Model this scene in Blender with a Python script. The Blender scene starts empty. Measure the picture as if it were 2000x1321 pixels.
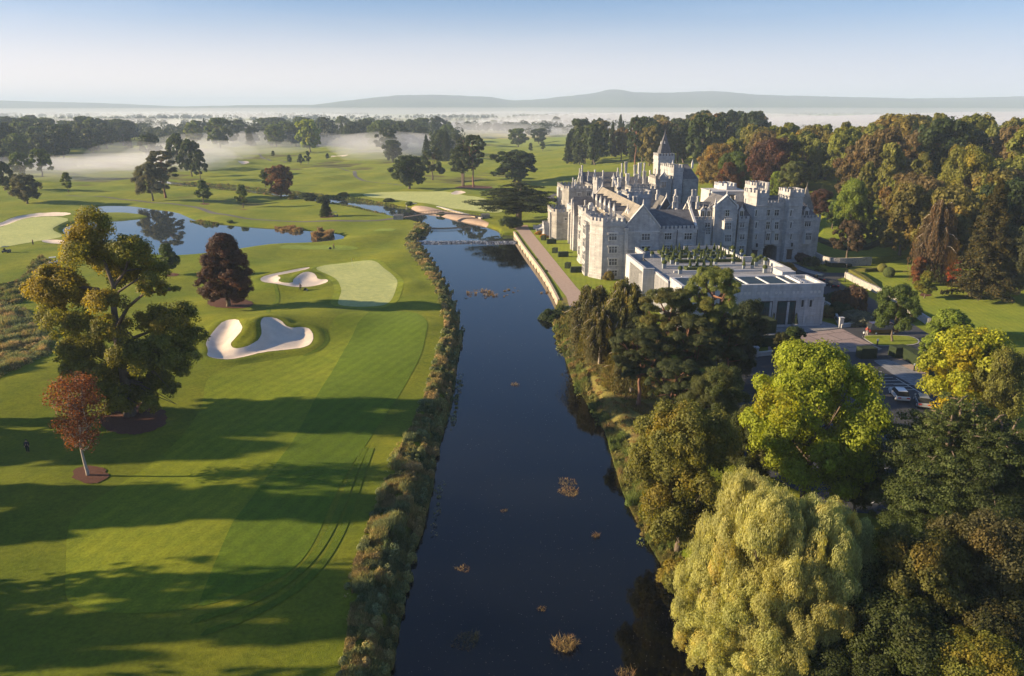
import bpy, math, random
import numpy as np
sc = bpy.context.scene
R = math.radians
# ------------------------------------------------------------ camera
F_PX = 1450.0; CAM_H = 42.0; PITCH = math.atan(448.0/F_PX)
cam_d = bpy.data.cameras.new('camera'); cam = bpy.data.objects.new('camera', cam_d)
sc.collection.objects.link(cam); sc.camera = cam
cam_d.sensor_width = 36.0; cam_d.lens = 36.0*F_PX/2000.0
cam_d.clip_start = 1.0; cam_d.clip_end = 40000
cam.location = (0, 0, CAM_H); cam.rotation_euler = (math.pi/2-PITCH, 0, 0)
# ------------------------------------------------------------ world, sun, exposure
SUN_EL = R(17.0); SUN_AZ = R(-92.0)          # azimuth clockwise from +Y
w = bpy.data.worlds.new('World'); sc.world = w; w.use_nodes = True
nt = w.node_tree; bg = nt.nodes['Background']
sky = nt.nodes.new('ShaderNodeTexSky'); sky.sky_type = 'NISHITA'; sky.sun_disc = False
sky.sun_elevation = SUN_EL; sky.sun_rotation = SUN_AZ
sky.altitude = 50; sky.air_density = 1.0; sky.dust_density = 0.4; sky.ozone_density = 5.0
tint = nt.nodes.new('ShaderNodeMix'); tint.data_type = 'RGBA'; tint.blend_type = 'MULTIPLY'; tint.inputs[0].default_value = 1
gm = nt.nodes.new('ShaderNodeGamma'); gm.inputs[1].default_value = .78; nt.links.new(sky.outputs[0], gm.inputs[0]); nt.links.new(gm.outputs[0], tint.inputs[6]); tint.inputs[7].default_value = (.66, .87, 1.12, 1); tcw = nt.nodes.new('ShaderNodeTexCoord'); mpw = nt.nodes.new('ShaderNodeMapping'); mpw.inputs['Scale'].default_value = (1.2, 1.2, 9); mpw.inputs['Rotation'].default_value = (.05, .08, 0)
nt.links.new(tcw.outputs['Generated'], mpw.inputs[0]); nzw = nt.nodes.new('ShaderNodeTexNoise'); nzw.inputs['Scale'].default_value = 2.2; nzw.inputs['Detail'].default_value = 6; nt.links.new(mpw.outputs[0], nzw.inputs[0])
mrw = nt.nodes.new('ShaderNodeMapRange'); mrw.inputs[1].default_value = .48; mrw.inputs[2].default_value = .78; mrw.inputs[4].default_value = .13; nt.links.new(nzw.outputs[0], mrw.inputs[0])
cir = nt.nodes.new('ShaderNodeMix'); cir.data_type = 'RGBA'; nt.links.new(mrw.outputs[0], cir.inputs[0]); nt.links.new(tint.outputs[2], cir.inputs[6]); cir.inputs[7].default_value = (4.6, 4.7, 5.0, 1)
spw = nt.nodes.new('ShaderNodeSeparateXYZ'); nt.links.new(tcw.outputs['Generated'], spw.inputs[0])
hzr = nt.nodes.new('ShaderNodeMapRange'); hzr.interpolation_type = 'SMOOTHERSTEP'; hzr.inputs[1].default_value = -.02; hzr.inputs[2].default_value = .17; hzr.inputs[3].default_value = .88; hzr.inputs[4].default_value = 0; nt.links.new(spw.outputs[2], hzr.inputs[0])
lr = nt.nodes.new('ShaderNodeMapRange'); lr.inputs[1].default_value = -.6; lr.inputs[2].default_value = .6; nt.links.new(spw.outputs[0], lr.inputs[0])
hc = nt.nodes.new('ShaderNodeMix'); hc.data_type = 'RGBA'; nt.links.new(lr.outputs[0], hc.inputs[0]); hc.inputs[6].default_value = (7.0, 5.9, 5.5, 1); hc.inputs[7].default_value = (4.3, 4.2, 4.8, 1)
hm_ = nt.nodes.new('ShaderNodeMix'); hm_.data_type = 'RGBA'; nt.links.new(hzr.outputs[0], hm_.inputs[0]); nt.links.new(cir.outputs[2], hm_.inputs[6]); nt.links.new(hc.outputs[2], hm_.inputs[7])
nt.links.new(hm_.outputs[2], bg.inputs[0]); bg.inputs[1].default_value = 0.078
sd_ = bpy.data.lights.new('sun', 'SUN'); sun = bpy.data.objects.new('sun', sd_); sc.collection.objects.link(sun)
sd_.energy = 5.0; sd_.angle = R(0.6); sd_.color = (1.0, 0.77, 0.48)
sdir = (math.sin(SUN_AZ)*math.cos(SUN_EL), math.cos(SUN_AZ)*math.cos(SUN_EL), math.sin(SUN_EL))
import mathutils
sun.rotation_euler = mathutils.Vector(sdir).to_track_quat('Z', 'Y').to_euler()
sc.view_settings.view_transform = 'Standard'; sc.view_settings.look = 'None'
sc.view_settings.exposure = 1.28; sc.view_settings.gamma = 1.0; sc.view_settings.use_curve_mapping = False
sc.cycles.volume_bounces = 1; sc.cycles.max_bounces = 6; sc.cycles.diffuse_bounces = 3
sc.cycles.transparent_max_bounces = 12; sc.cycles.use_denoising = True
# ------------------------------------------------------------ pixel -> world helpers (surveying the photo onto the ground)
cP, sP = math.cos(PITCH), math.sin(PITCH)
def ray(px, py):
    a = (px-1000.0)/F_PX; b = (660.5-py)/F_PX
    return np.array([a, cP+b*sP, -sP+b*cP])
def P(px, py, z=0.0):
    d = ray(px, py); t = (z-CAM_H)/d[2]
    return float(d[0]*t), float(d[1]*t)
def PL(pts, z=0.0): return np.array([P(x, y, z) for x, y in pts])
# castle frame: u to the right along the facades, v away from the camera
TH = R(5.0); UB = np.array([math.cos(TH), math.sin(TH)]); UA = np.array([-math.sin(TH), math.cos(TH)])
ORG = np.array(P(1177, 546))
def W(u, v): p = ORG+UB*u+UA*v; return float(p[0]), float(p[1])
def CV(px, py, v):      # castle coordinates of a pixel on the vertical plane v
    d = ray(px, py); t = (v+ORG@UA)/(d[:2]@UA)
    q = d[:2]*t-ORG
    return float(q@UB), float(CAM_H+d[2]*t)
def CZ(px, py, z=0.0):
    q = np.array(P(px, py, z))-ORG; return float(q@UB), float(q@UA)
# ------------------------------------------------------------ object helpers
COL = sc.collection
def tag(o, label=None, cat=None, group=None, kind=None):
    if label: o['label'] = label
    if cat: o['category'] = cat
    if group: o['group'] = group
    if kind: o['kind'] = kind
    return o
def empty(name, loc=(0, 0, 0), rz=0.0):
    o = bpy.data.objects.new(name, None); COL.objects.link(o); o.location = loc; o.rotation_euler = (0, 0, rz)
    o.empty_display_size = 0.5; return o
def link(name, me, mat=None, parent=None):
    o = bpy.data.objects.new(name, me); COL.objects.link(o)
    if mat and not me.materials: me.materials.append(mat)
    if parent: o.parent = parent
    return o
def np_mesh(name, V, Fc, smooth=False, attrs=None):
    """V (n,3); Fc (m,k) equal-size faces or list of arrays"""
    me = bpy.data.meshes.new(name)
    Fs = Fc if isinstance(Fc, list) else [Fc]
    Fs = [np.asarray(f, dtype=np.int32) for f in Fs if len(f)]
    V = np.asarray(V, dtype=np.float32)
    me.vertices.add(len(V)); me.vertices.foreach_set('co', V.ravel())
    li = np.concatenate([f.ravel() for f in Fs]) if Fs else np.zeros(0, np.int32)
    cnt = np.concatenate([np.full(len(f), f.shape[1], np.int32) for f in Fs])
    st = np.concatenate([[0], np.cumsum(cnt)[:-1]]).astype(np.int32)
    me.loops.add(len(li)); me.loops.foreach_set('vertex_index', li)
    me.polygons.add(len(cnt)); me.polygons.foreach_set('loop_start', st); me.polygons.foreach_set('loop_total', cnt)
    if smooth: me.polygons.foreach_set('use_smooth', np.ones(len(cnt), bool))
    for k, a in (attrs or {}).items():
        at = me.attributes.new(k, 'FLOAT', 'POINT'); at.data.foreach_set('value', np.asarray(a, np.float32))
    me.update(calc_edges=True); return me
class MB:
    """mesh builder collecting boxes, prisms and tubes into one mesh"""
    def __init__(s): s.v = []; s.f = []
    def add(s, vs, fs):
        n = len(s.v); s.v += [tuple(map(float, p)) for p in vs]; s.f += [tuple(n+i for i in f) for f in fs]; return s
    def box(s, x0, y0, z0, x1, y1, z1):
        vs = [(x0, y0, z0), (x1, y0, z0), (x1, y1, z0), (x0, y1, z0), (x0, y0, z1), (x1, y0, z1), (x1, y1, z1), (x0, y1, z1)]
        return s.add(vs, [(0, 3, 2, 1), (4, 5, 6, 7), (0, 1, 5, 4), (1, 2, 6, 5), (2, 3, 7, 6), (3, 0, 4, 7)])
    def prism(s, poly, z0, z1, top=1.0, cen=None):
        n = len(poly)
        cx = sum(p[0] for p in poly)/n; cy = sum(p[1] for p in poly)/n
        if cen: cx, cy = cen
        vs = [(p[0], p[1], z0) for p in poly]+[(cx+(p[0]-cx)*top, cy+(p[1]-cy)*top, z1) for p in poly]
        fs = [tuple(range(n-1, -1, -1)), tuple(range(n, 2*n))]+[(i, (i+1) % n, n+(i+1) % n, n+i) for i in range(n)]
        return s.add(vs, fs)
    def ngon(s, cx, cy, r, n, z0, z1, top=1.0, rot=0.0, sy=1.0):
        return s.prism([(cx+r*math.cos(rot+2*math.pi*i/n), cy+sy*r*math.sin(rot+2*math.pi*i/n)) for i in range(n)], z0, z1, top, (cx, cy))
    def tube(s, pts, rad, n=6):
        pts = [np.array(p, float) for p in pts]; rings = []
        base = len(s.v)
        for i, p in enumerate(pts):
            d = (pts[min(i+1, len(pts)-1)]-pts[max(i-1, 0)]); d /= (np.linalg.norm(d)+1e-9)
            a = np.cross(d, [0, 0, 1.0]) if abs(d[2]) < .9 else np.cross(d, [1.0, 0, 0]); a /= np.linalg.norm(a); b = np.cross(d, a)
            r = rad[i] if hasattr(rad, '__len__') else rad
            for k in range(n):
                t = 2*math.pi*k/n; s.v.append(tuple(p+r*(math.cos(t)*a+math.sin(t)*b)))
        for i in range(len(pts)-1):
            for k in range(n):
                s.f.append((base+i*n+k, base+i*n+(k+1) % n, base+(i+1)*n+(k+1) % n, base+(i+1)*n+k))
        s.f.append(tuple(base+k for k in range(n-1, -1, -1))); s.f.append(tuple(base+(len(pts)-1)*n+k for k in range(n)))
        return s
    def mesh(s, name, smooth=False):
        me = bpy.data.meshes.new(name); me.from_pydata(s.v, [], s.f)
        if smooth:
            for p in me.polygons: p.use_smooth = True
        me.update(); return me
    def build(s, name, mat, parent=None, smooth=False): return link(name, s.mesh(name, smooth), mat, parent)
# ------------------------------------------------------------ materials
def newmat(name):
    m = bpy.data.materials.new(name); m.use_nodes = True; n = m.node_tree
    return m, n, n.nodes['Principled BSDF']
def N(n, t, **k):
    x = n.nodes.new(t)
    for a, b in k.items(): setattr(x, a, b)
    return x
def coords(n, obj=False):
    if obj: return N(n, 'ShaderNodeTexCoord').outputs['Object']
    return N(n, 'ShaderNodeNewGeometry').outputs['Position']
def noise(n, co, scale, detail=4, rough=.6, vec=None):
    x = N(n, 'ShaderNodeTexNoise'); x.inputs['Scale'].default_value = scale; x.inputs['Detail'].default_value = detail
    x.inputs['Roughness'].default_value = rough
    if vec:
        mp = N(n, 'ShaderNodeMapping'); mp.inputs['Scale'].default_value = vec; n.links.new(co, mp.inputs[0]); co = mp.outputs[0]
    n.links.new(co, x.inputs['Vector']); return x.outputs['Fac']
def ramp(n, fac, stops):
    r = N(n, 'ShaderNodeValToRGB'); e = r.color_ramp.elements
    e[0].position = stops[0][0]; e[0].color = (*stops[0][1], 1); e[1].position = stops[-1][0]; e[1].color = (*stops[-1][1], 1)
    for p, c in stops[1:-1]:
        q = e.new(p); q.color = (*c, 1)
    n.links.new(fac, r.inputs[0]); return r.outputs[0]
def mixc(n, fac, a, b, mode='MIX'):
    m = N(n, 'ShaderNodeMix', data_type='RGBA', blend_type=mode)
    if isinstance(fac, (int, float)): m.inputs[0].default_value = fac
    else: n.links.new(fac, m.inputs[0])
    for i, x in ((6, a), (7, b)):
        if isinstance(x, tuple): m.inputs[i].default_value = (*x, 1)
        else: n.links.new(x, m.inputs[i])
    return m.outputs[2]
def bump(n, bs, h, strength=.5, dist=.1):
    b = N(n, 'ShaderNodeBump'); b.inputs['Strength'].default_value = strength; b.inputs['Distance'].default_value = dist
    n.links.new(h, b.inputs['Height']); n.links.new(b.outputs[0], bs.inputs['Normal'])
def mat_var(name, c1, c2, scale=1.0, rough=.85, c3=None, bscale=None, bstr=.4, bdist=.1, obj=False, stretch=None, spec=.3):
    m, n, bs = newmat(name); co = coords(n, obj)
    f = noise(n, co, scale, 5, .65, stretch)
    st = [(.3, c1), (.7, c2)] if c3 is None else [(.28, c1), (.5, c2), (.72, c3)]
    n.links.new(ramp(n, f, st), bs.inputs['Base Color']); bs.inputs['Roughness'].default_value = rough
    bs.inputs['Specular IOR Level'].default_value = spec
    if bscale: bump(n, bs, noise(n, co, bscale, 4), bstr, bdist)
    return m
def grass_mat(name, c1, c2, big=.05, fine=2.5, stripe=None, bstr=.5, patch=None):
    m, n, bs = newmat(name); co = coords(n)
    a = ramp(n, noise(n, co, big, 5, .6), [(.3, c1), (.7, c2)])
    f = ramp(n, noise(n, co, fine, 6, .75), [(.25, (.56, .58, .6)), (.75, (1.44, 1.40, 1.3))])
    col = mixc(n, 1.0, a, f, 'MULTIPLY')
    f2 = ramp(n, noise(n, co, fine*.16, 4, .6), [(.3, (.80, .84, .85)), (.7, (1.22, 1.15, 1.05))])
    col = mixc(n, 1.0, col, f2, 'MULTIPLY')
    if stripe:
        ang, width, amt = stripe
        mp = N(n, 'ShaderNodeMapping'); mp.inputs['Rotation'].default_value = (0, 0, ang); n.links.new(co, mp.inputs[0])
        wv = N(n, 'ShaderNodeTexWave'); wv.inputs['Scale'].default_value = math.pi/(10*width); wv.inputs['Distortion'].default_value = .6
        wv.inputs['Detail'].default_value = 1; n.links.new(mp.outputs[0], wv.inputs[0])
        s = ramp(n, wv.outputs['Fac'], [(.4, (1-amt,)*3), (.6, (1+amt,)*3)])
        col = mixc(n, 1.0, col, s, 'MULTIPLY')
    n.links.new(col, bs.inputs['Base Color']); bs.inputs['Roughness'].default_value = .9
    bs.inputs['Specular IOR Level'].default_value = .05
    bs.inputs['Sheen Weight'].default_value = .10; bs.inputs['Sheen Roughness'].default_value = .5
    bs.inputs['Sheen Tint'].default_value = (.75, .9, .2, 1)
    bump(n, bs, noise(n, co, 9, 5, .8), bstr, .12)
    return m
# ================================================================= TERRAIN
def smooth(pts, it=2, closed=True):
    p = np.asarray(pts, float)
    for _ in range(it):
        if closed:
            q = np.roll(p, -1, 0); p = np.stack([p*.75+q*.25, p*.25+q*.75], 1).reshape(-1, 2)
        else:
            a, b = p[:-1], p[1:]; m = np.stack([a*.75+b*.25, a*.25+b*.75], 1).reshape(-1, 2)
            p = np.vstack([p[:1], m, p[-1:]])
    return p
BIG = 60.0
def seg_d(X, Y, a, b):
    dx, dy = b-a; L = dx*dx+dy*dy+1e-12
    t = np.clip(((X-a[0])*dx+(Y-a[1])*dy)/L, 0, 1)
    return (X-a[0]-t*dx)**2+(Y-a[1]-t*dy)**2
def sd_poly(X, Y, poly, margin=25.0):
    X = np.asarray(X, float); Y = np.asarray(Y, float); out = np.full(X.shape, BIG)
    lo = poly.min(0)-margin; hi = poly.max(0)+margin
    k = (X > lo[0]) & (X < hi[0]) & (Y > lo[1]) & (Y < hi[1])
    if not k.any(): return out
    x, y = X[k], Y[k]; d = np.full(x.shape, 1e9); ins = np.zeros(x.shape, bool)
    for i in range(len(poly)):
        a, b = poly[i], poly[(i+1) % len(poly)]
        d = np.minimum(d, seg_d(x, y, a, b))
        if a[1] != b[1]:
            c = ((a[1] > y) != (b[1] > y)) & (x < (b[0]-a[0])*(y-a[1])/(b[1]-a[1])+a[0]); ins ^= c
    d = np.sqrt(d); out[k] = np.where(ins, -d, d); return out
def sd_line(X, Y, line, w=1.0, margin=20.0):
    X = np.asarray(X, float); Y = np.asarray(Y, float); out = np.full(X.shape, BIG)
    lo = line.min(0)-margin; hi = line.max(0)+margin
    k = (X > lo[0]) & (X < hi[0]) & (Y > lo[1]) & (Y < hi[1])
    if not k.any(): return out
    x, y = X[k], Y[k]; d = np.full(x.shape, 1e9)
    for i in range(len(line)-1): d = np.minimum(d, seg_d(x, y, line[i], line[i+1]))
    out[k] = np.sqrt(d)-w; return out
def sst(a, b, x):
    t = np.clip((x-a)/(b-a), 0, 1); return t*t*(3-2*t)
WL_DOWN, WL_UP, WL_POND = -1.5, -1.05, -0.75
# ---- outlines surveyed from the photograph
riv_left = [(745, 1500), (755, 1400), (770, 1321), (790, 1200), (806, 1100), (830, 1040), (848, 960), (853, 900), (868, 850), (884, 800), (892, 740), (896, 700), (902, 660), (890, 600), (874, 560), (857, 530), (836, 500), (818, 474)]
riv_right = [(1010, 474), (1020, 490), (1038, 515), (1056, 540), (1074, 570), (1088, 600), (1086, 635), (1096, 670), (1106, 700), (1120, 740), (1150, 790), (1185, 845), (1200, 900), (1218, 960), (1236, 1000), (1262, 1050), (1292, 1100), (1345, 1200), (1400, 1321), (1450, 1420), (1480, 1500)]
up_left = [(818, 470), (828, 461), (844, 453), (842, 444), (830, 437), (812, 432), (790, 428), (762, 422), (735, 417), (700, 408), (640, 398), (600, 391), (560, 386), (520, 382), (480, 377), (440, 373), (410, 369), (350, 364), (300, 358)]
up_right = [(300, 352), (350, 358), (410, 364), (450, 368), (500, 373), (545, 377), (590, 381), (636, 387), (670, 391), (700, 395), (740, 400), (770, 404), (795, 406), (806, 412), (830, 418), (852, 422), (881, 430), (905, 435), (935, 441), (975, 455), (1004, 466), (1010, 470)]
RIV_D = np.vstack([PL(riv_left, WL_DOWN), PL([(820, 464), (1004, 464)], WL_DOWN), PL(riv_right, WL_DOWN)])
RIV_U = np.vstack([PL(up_left, WL_UP), PL(up_right, WL_UP)])
POND = smooth(PL([(126, 447), (150, 437), (187, 432), (240, 431.5), (285, 428), (299, 423), (280, 418.5), (240, 416), (195, 417), (183, 411), (190, 402.5), (240, 402.5), (290, 409), (340, 416), (360, 424), (375, 431), (429, 440), (541, 448), (608, 452), (654, 458), (669, 464), (656, 471), (600, 474), (541, 476), (466, 487), (396, 497), (340, 500), (270, 492), (210, 480), (160, 468), (130, 457)], WL_POND), 1)
def z5(p): return [(x/3.302+350, y/3.302+300) for x, y in p]
def z1(p): return [(x/2.4014, y/2.4014+400) for x, y in p]
GREEN1 = smooth(PL(z5([(875, 755), (930, 735), (1000, 720), (1110, 700), (1220, 692), (1280, 705), (1320, 745), (1370, 780), (1405, 820), (1410, 850), (1395, 900), (1370, 960), (1330, 990), (1200, 1002), (1080, 1003), (1020, 990), (1030, 950), (1050, 905), (1040, 870), (1025, 830), (980, 795), (910, 775)])), 3)
BUNK1 = smooth(PL(z5([(860, 750), (800, 778), (700, 790), (625, 803), (662, 820), (636, 845), (668, 857), (735, 858), (738, 830), (780, 803), (830, 793), (882, 797), (895, 825), (958, 820), (962, 845), (900, 868), (800, 877), (700, 873), (600, 860), (540, 845), (520, 822), (545, 803), (620, 788), (720, 772), (800, 758)])), 1)
BUNK2 = smooth(PL(z1([(965, 680), (1010, 640), (1060, 607), (1125, 608), (1137, 640), (1150, 655), (1110, 672), (1082, 688), (1100, 706), (1160, 697), (1237, 667), (1228, 632), (1255, 610), (1320, 610), (1355, 632), (1440, 616), (1470, 630), (1472, 660), (1440, 685), (1350, 697), (1230, 712), (1150, 737), (1080, 757), (1010, 757), (972, 745), (982, 715)])), 1)
BUNK3 = smooth(PL([(80, 472), (100, 471), (135, 474), (138, 479), (110, 481), (86, 478)]), 2)
BUNK4 = smooth(PL([(-30, 446), (0, 436), (22, 424), (60, 416), (100, 414.5), (147, 419), (118, 424), (70, 423), (40, 430), (12, 441), (0, 444), (-30, 452)]), 1)
BUNK5 = smooth(PL([(879, 380.5), (895, 377), (908, 379), (911, 381.5), (895, 383), (883, 383)]), 1)
BUNK6 = smooth(PL([(465, 320), (478, 318), (490, 320), (478, 323), (466, 322)]), 1)
BUNK7 = smooth(PL([(645, 306), (662, 304.5), (684, 307), (668, 309.5), (648, 308.5)]), 1)
GREEN2 = smooth(PL([(-60, 452), (0, 447), (20, 437), (55, 427), (110, 424), (140, 430), (112, 441), (100, 450), (124, 460), (118, 468), (60, 476), (0, 486), (-60, 490)]), 1)
GREEN3 = smooth(PL([(704, 381.5), (740, 376.5), (800, 375), (860, 375.5), (877, 378), (905, 385), (935, 387), (965, 396), (985, 412), (975, 418), (930, 414), (884, 409), (840, 402), (800, 396), (760, 390), (720, 386.5)]), 2)
FAIR = smooth(PL([(832, 660), (838, 635), (815, 612), (740, 612), (670, 622), (640, 655), (640, 690), (560, 702), (470, 722), (415, 742), (400, 765), (399, 787), (391, 812), (350, 872), (245, 940), (157, 996), (133, 1021), (128, 1056), (127, 1105), (124, 1147), (135, 1178), (182, 1194), (280, 1199), (367, 1192), (455, 1171), (525, 1143), (577, 1112), (612, 1063), (647, 982), (672, 933), (696, 891), (708, 874), (740, 830), (779, 775), (821, 705)]), 2)
STRIPE_L = PL([(380, 1200), (455, 1020), (570, 870), (700, 640), (735, 600)])
TEE1 = smooth(PL([(540, 487), (560, 476.5), (650, 478), (705, 482), (690, 486), (640, 486), (590, 485)]), 1)
TEE2 = PL([(729, 456.5), (740, 448), (774, 448), (768, 456)])
MULCHES = [((450, 597.5), 46, 11.5), ((262, 826), 68, 31), ((178, 931), 36, 17), ((333, 537), 17, 3.2), ((400, 397), 10, 1.5), ((475, 408), 9, 1.3), ((637, 424.5), 15, 1.8), ((1742, 665), 20, 6.5),
           ((925, 365.5), 38, 5), ((1793, 560), 14, 3), ((1862, 563), 12, 3), ((1806, 584), 12, 3.4), ((1720, 530), 11, 2.6), ((1735, 538), 14, 3.4), ((1625, 448), 14, 2), ((1702, 476), 9, 2)]
MUL = [smooth(PL([(c[0]+rx*math.cos(t), c[1]+ry*math.sin(t)) for t in np.linspace(0, 2*math.pi, 15)[:-1]]), 1) for c, rx, ry in MULCHES]
PATH1 = smooth(PL([(120, 384), (200, 386), (300, 394), (341, 399.5), (375, 402.5), (400, 410), (429, 420), (471, 427), (532, 431), (583, 432), (640, 432.5), (692, 432.6), (735, 430.5), (768, 427)]), 2, False)
PATH2 = smooth(PL([(655, 329), (686, 334), (694, 338), (692, 345), (713, 354.5), (765, 359), (790, 362)]), 2, False)
PATH3 = smooth(PL([(506, 300), (513, 307), (528, 314), (560, 318)]), 2, False)
PATH4 = PL([(1200, 366), (1120, 372.5), (1072, 384), (1085, 393), (1104, 404), (1125, 416)])
TERR = PL([(998, 440), (1011, 452), (1106.5, 581), (1112, 600), (1165, 600), (1127, 563), (1036, 451), (1030, 440)])     # gravel walk by the wall
WALLTOP = PL([(990, 440), (1003, 458), (1022, 482), (1042, 511), (1061, 541), (1080, 572), (1095, 604)], 0.35)
SAND_BANK = smooth(PL([(795, 403), (840, 409), (884, 417), (905, 422), (940, 430), (960, 440), (935, 443), (905, 437), (881, 432), (850, 424), (820, 416)], -.5), 1)
ASPH = PL([(1478, 496), (1530, 501), (1546, 511), (1578, 525), (1612, 533), (1653, 533.5), (1700, 528), (1704, 534), (1655, 541), (1634, 546), (1650, 560), (1700, 582), (1740, 605), (1780, 632), (1812, 652), (1845, 672), (1850, 700), (1822, 712), (1900, 760), (1960, 900), (1800, 1010), (1640, 1000), (1440, 900), (1380, 800), (1400, 690), (1480, 690), (1590, 680), (1570, 640), (1640, 640), (1712, 627), (1690, 612), (1650, 592), (1606, 578), (1580, 560), (1500, 530)])
FORE = PL([(1500, 665), (1560, 652), (1645, 643), (1700, 672), (1728, 684), (1600, 692), (1500, 694)])
APRON = PL([(1410, 655), (1500, 640), (1606, 628), (1628, 634), (1645, 641), (1560, 651), (1490, 662), (1440, 664)])
ISLE = smooth(PL([(1683, 658), (1700, 656.5), (1770, 657), (1786, 661), (1795, 668), (1788, 674), (1750, 676.5), (1713, 677), (1698, 669)]), 1)
FOOTW = PL([(1704, 704), (1735, 703), (1800, 732), (1850, 765), (1830, 772), (1790, 757), (1740, 730)])
GRAV2 = PL([(1738, 706), (1760, 702), (1800, 722), (1845, 752), (1850, 765), (1800, 732)])
SIDEW = PL([(1532, 505), (1546, 514), (1580, 528), (1612, 536), (1600, 539), (1572, 532), (1540, 520)])
BEDP = smooth(PL([(1120, 640), (1160, 600), (1240, 640), (1340, 760), (1400, 900), (1330, 880), (1230, 800), (1170, 730), (1130, 690)]), 2)
RAISE1 = PL([(1563, 487), (1580, 497), (1592, 506), (1612, 517), (1640, 519), (1700, 517), (1760, 512), (2050, 505), (2200, 400), (1700, 370), (1600, 400), (1602, 470), (1590, 476)])
RAISE2 = PL([(1652, 541), (1720, 573), (1815, 633), (1850, 650), (2300, 700), (2200, 505), (1760, 512), (1700, 527)])
MOUNDS = [(430, 645, 9, 1.2), (520, 655, 6, 1.5), (490, 668, 3, 1.0), (615, 640, 8, .9), (560, 525, 8, .8), (600, 540, 3.5, .9), (650, 525, 6, .7), (650, 635, 9, .9), (800, 560, 5, 1.0), (760, 500, 9, .8), (500, 630, 10, 1.0), (700, 470, 9, .8), (540, 560, 6, .6),
          (60, 740, 16, 1.8), (340, 740, 10, .8), (850, 640, 5, .5), (760, 455, 8, .7), (330, 470, 3, 0), (420, 590, 7, .5), (480, 620, 5, -.7), (560, 590, 7, -.5)]
MND = [(*P(a, b), r, h) for a, b, r, h in MOUNDS]
def hz(x, y, full=False):
    """ground height"""
    x = np.asarray(x, float); y = np.asarray(y, float)
    golf = 1-sst(-12, 12, x-(y-230)*.0+ (y < 240)*(12))
    golf = np.where(y > 330, np.maximum(golf, sst(330, 380, y)*.9), golf)
    und = (.35*np.sin(x*.11+1.3*np.sin(y*.035))*np.sin(y*.075+.7)+.22*np.sin(x*.21+y*.13)*np.cos(y*.17-x*.05)+.5*np.sin(x*.031-.6)*np.sin(y*.027+1.1))
    amp = 1+sst(250, 600, y)*1.6
    h = und*golf*amp
    rise = 9.0*sst(60, 220, x+.35*(np.minimum(y, 450)-250))*sst(200, 340, y+.3*np.clip(x-60, 0, 300))*(1-.7*sst(600, 1300, y))
    h = h+rise
    for a, b, r, m in MND: h = h+m*np.exp(-((x-a)**2+((y-b)*.8)**2)/(r*r))
    r1 = sd_poly(x, y, RAISE1); r2 = sd_poly(x, y, RAISE2)
    h = h+1.8*sst(.5, -.4, r1)+.9*sst(.5, -.4, r2)*(r1 > 0)
    sb = {}
    for nm, pl, dep in (('b1', BUNK1, .38), ('b2', BUNK2, .55), ('b3', BUNK3, .4), ('b4', BUNK4, .5), ('b5', BUNK5, .5), ('b6', BUNK6, .4), ('b7', BUNK7, .4)):
        s = sd_poly(x, y, pl, 8); sb[nm] = s
        h = h-dep*sst(.1, -2.4, s)+.28*np.exp(-((s-1.0)/1.2)**2)
    for nm, pl in (('g1', GREEN1), ('g2', GREEN2), ('g3', GREEN3)):
        s = sd_poly(x, y, pl, 12); sb[nm] = s; k = sst(4, -3, s); h = h*(1-k*.7)+.25*k
    sdn = sd_poly(x, y, RIV_D); sup = sd_poly(x, y, RIV_U); sp = sd_poly(x, y, POND)
    sr = np.minimum(sdn, sup)
    wl = np.where(y < 250.5, WL_DOWN, WL_UP)
    near = 1-sst(0, 9, sr); h = h*(1-near*.85)
    bank = sst(-1.5, 3.4, sr); hb = (wl-1.2)*(1-bank)
    wall = sd_poly(x, y, WBAND) < 0
    hbw = np.where(sdn > .2, 0.0, -3.0)
    h = h+np.where(wall, hbw, hb)
    pn = 1-sst(0, 8, sp); h = h*(1-pn*.8)-(1-sst(-2.0, 4.0, sp))*1.5
    if full: sb.update(sr=sr, sdn=sdn, sup=sup, sp=sp); return h, sb
    return h
WBAND = np.vstack([WALLTOP, PL([(1190, 604), (1040, 430)])])
WBAND[:7, 0] -= 3.5
def gz(x, y): return float(hz(np.array([x]), np.array([y]))[0])
def PT(px, py, dz=0.0):
    z = 0.0
    for _ in range(7):
        x, y = P(px, py, z); z = .35*z+.65*(gz(x, y)+dz)
    x, y = P(px, py, z); return x, y, gz(x, y)
# ---- grid
rows = [-260, -180, -120, -80, -50, -30, -15, 0, 10, 20, 28]
yy = 34.0
while yy < 120: rows.append(yy); yy += .75
while yy < 300: rows.append(yy); yy += 1.0
while yy < 1500: rows.append(yy); yy *= 1.0085
while yy < 16000: rows.append(yy); yy *= 1.07
rows = np.array(rows); NC = 540
s_ = np.linspace(-1, 1, NC); s_ = np.sign(s_)*(.86*np.abs(s_)+.14*np.abs(s_)**4)
YY = np.repeat(rows, NC); WW = 70+.80*np.clip(YY, 30, None)
XX = np.tile(s_, len(rows))*WW
HH, SDF = hz(XX, YY, True)
nr = len(rows)
idx = np.arange(nr*NC).reshape(nr, NC)
a, b, c, d = idx[:-1, :-1].ravel(), idx[:-1, 1:].ravel(), idx[1:, 1:].ravel(), idx[1:, :-1].ravel()
TRI = np.vstack([np.stack([a, b, c], 1), np.stack([a, c, d], 1)])
GV = np.stack([XX, YY, HH], 1)
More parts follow.
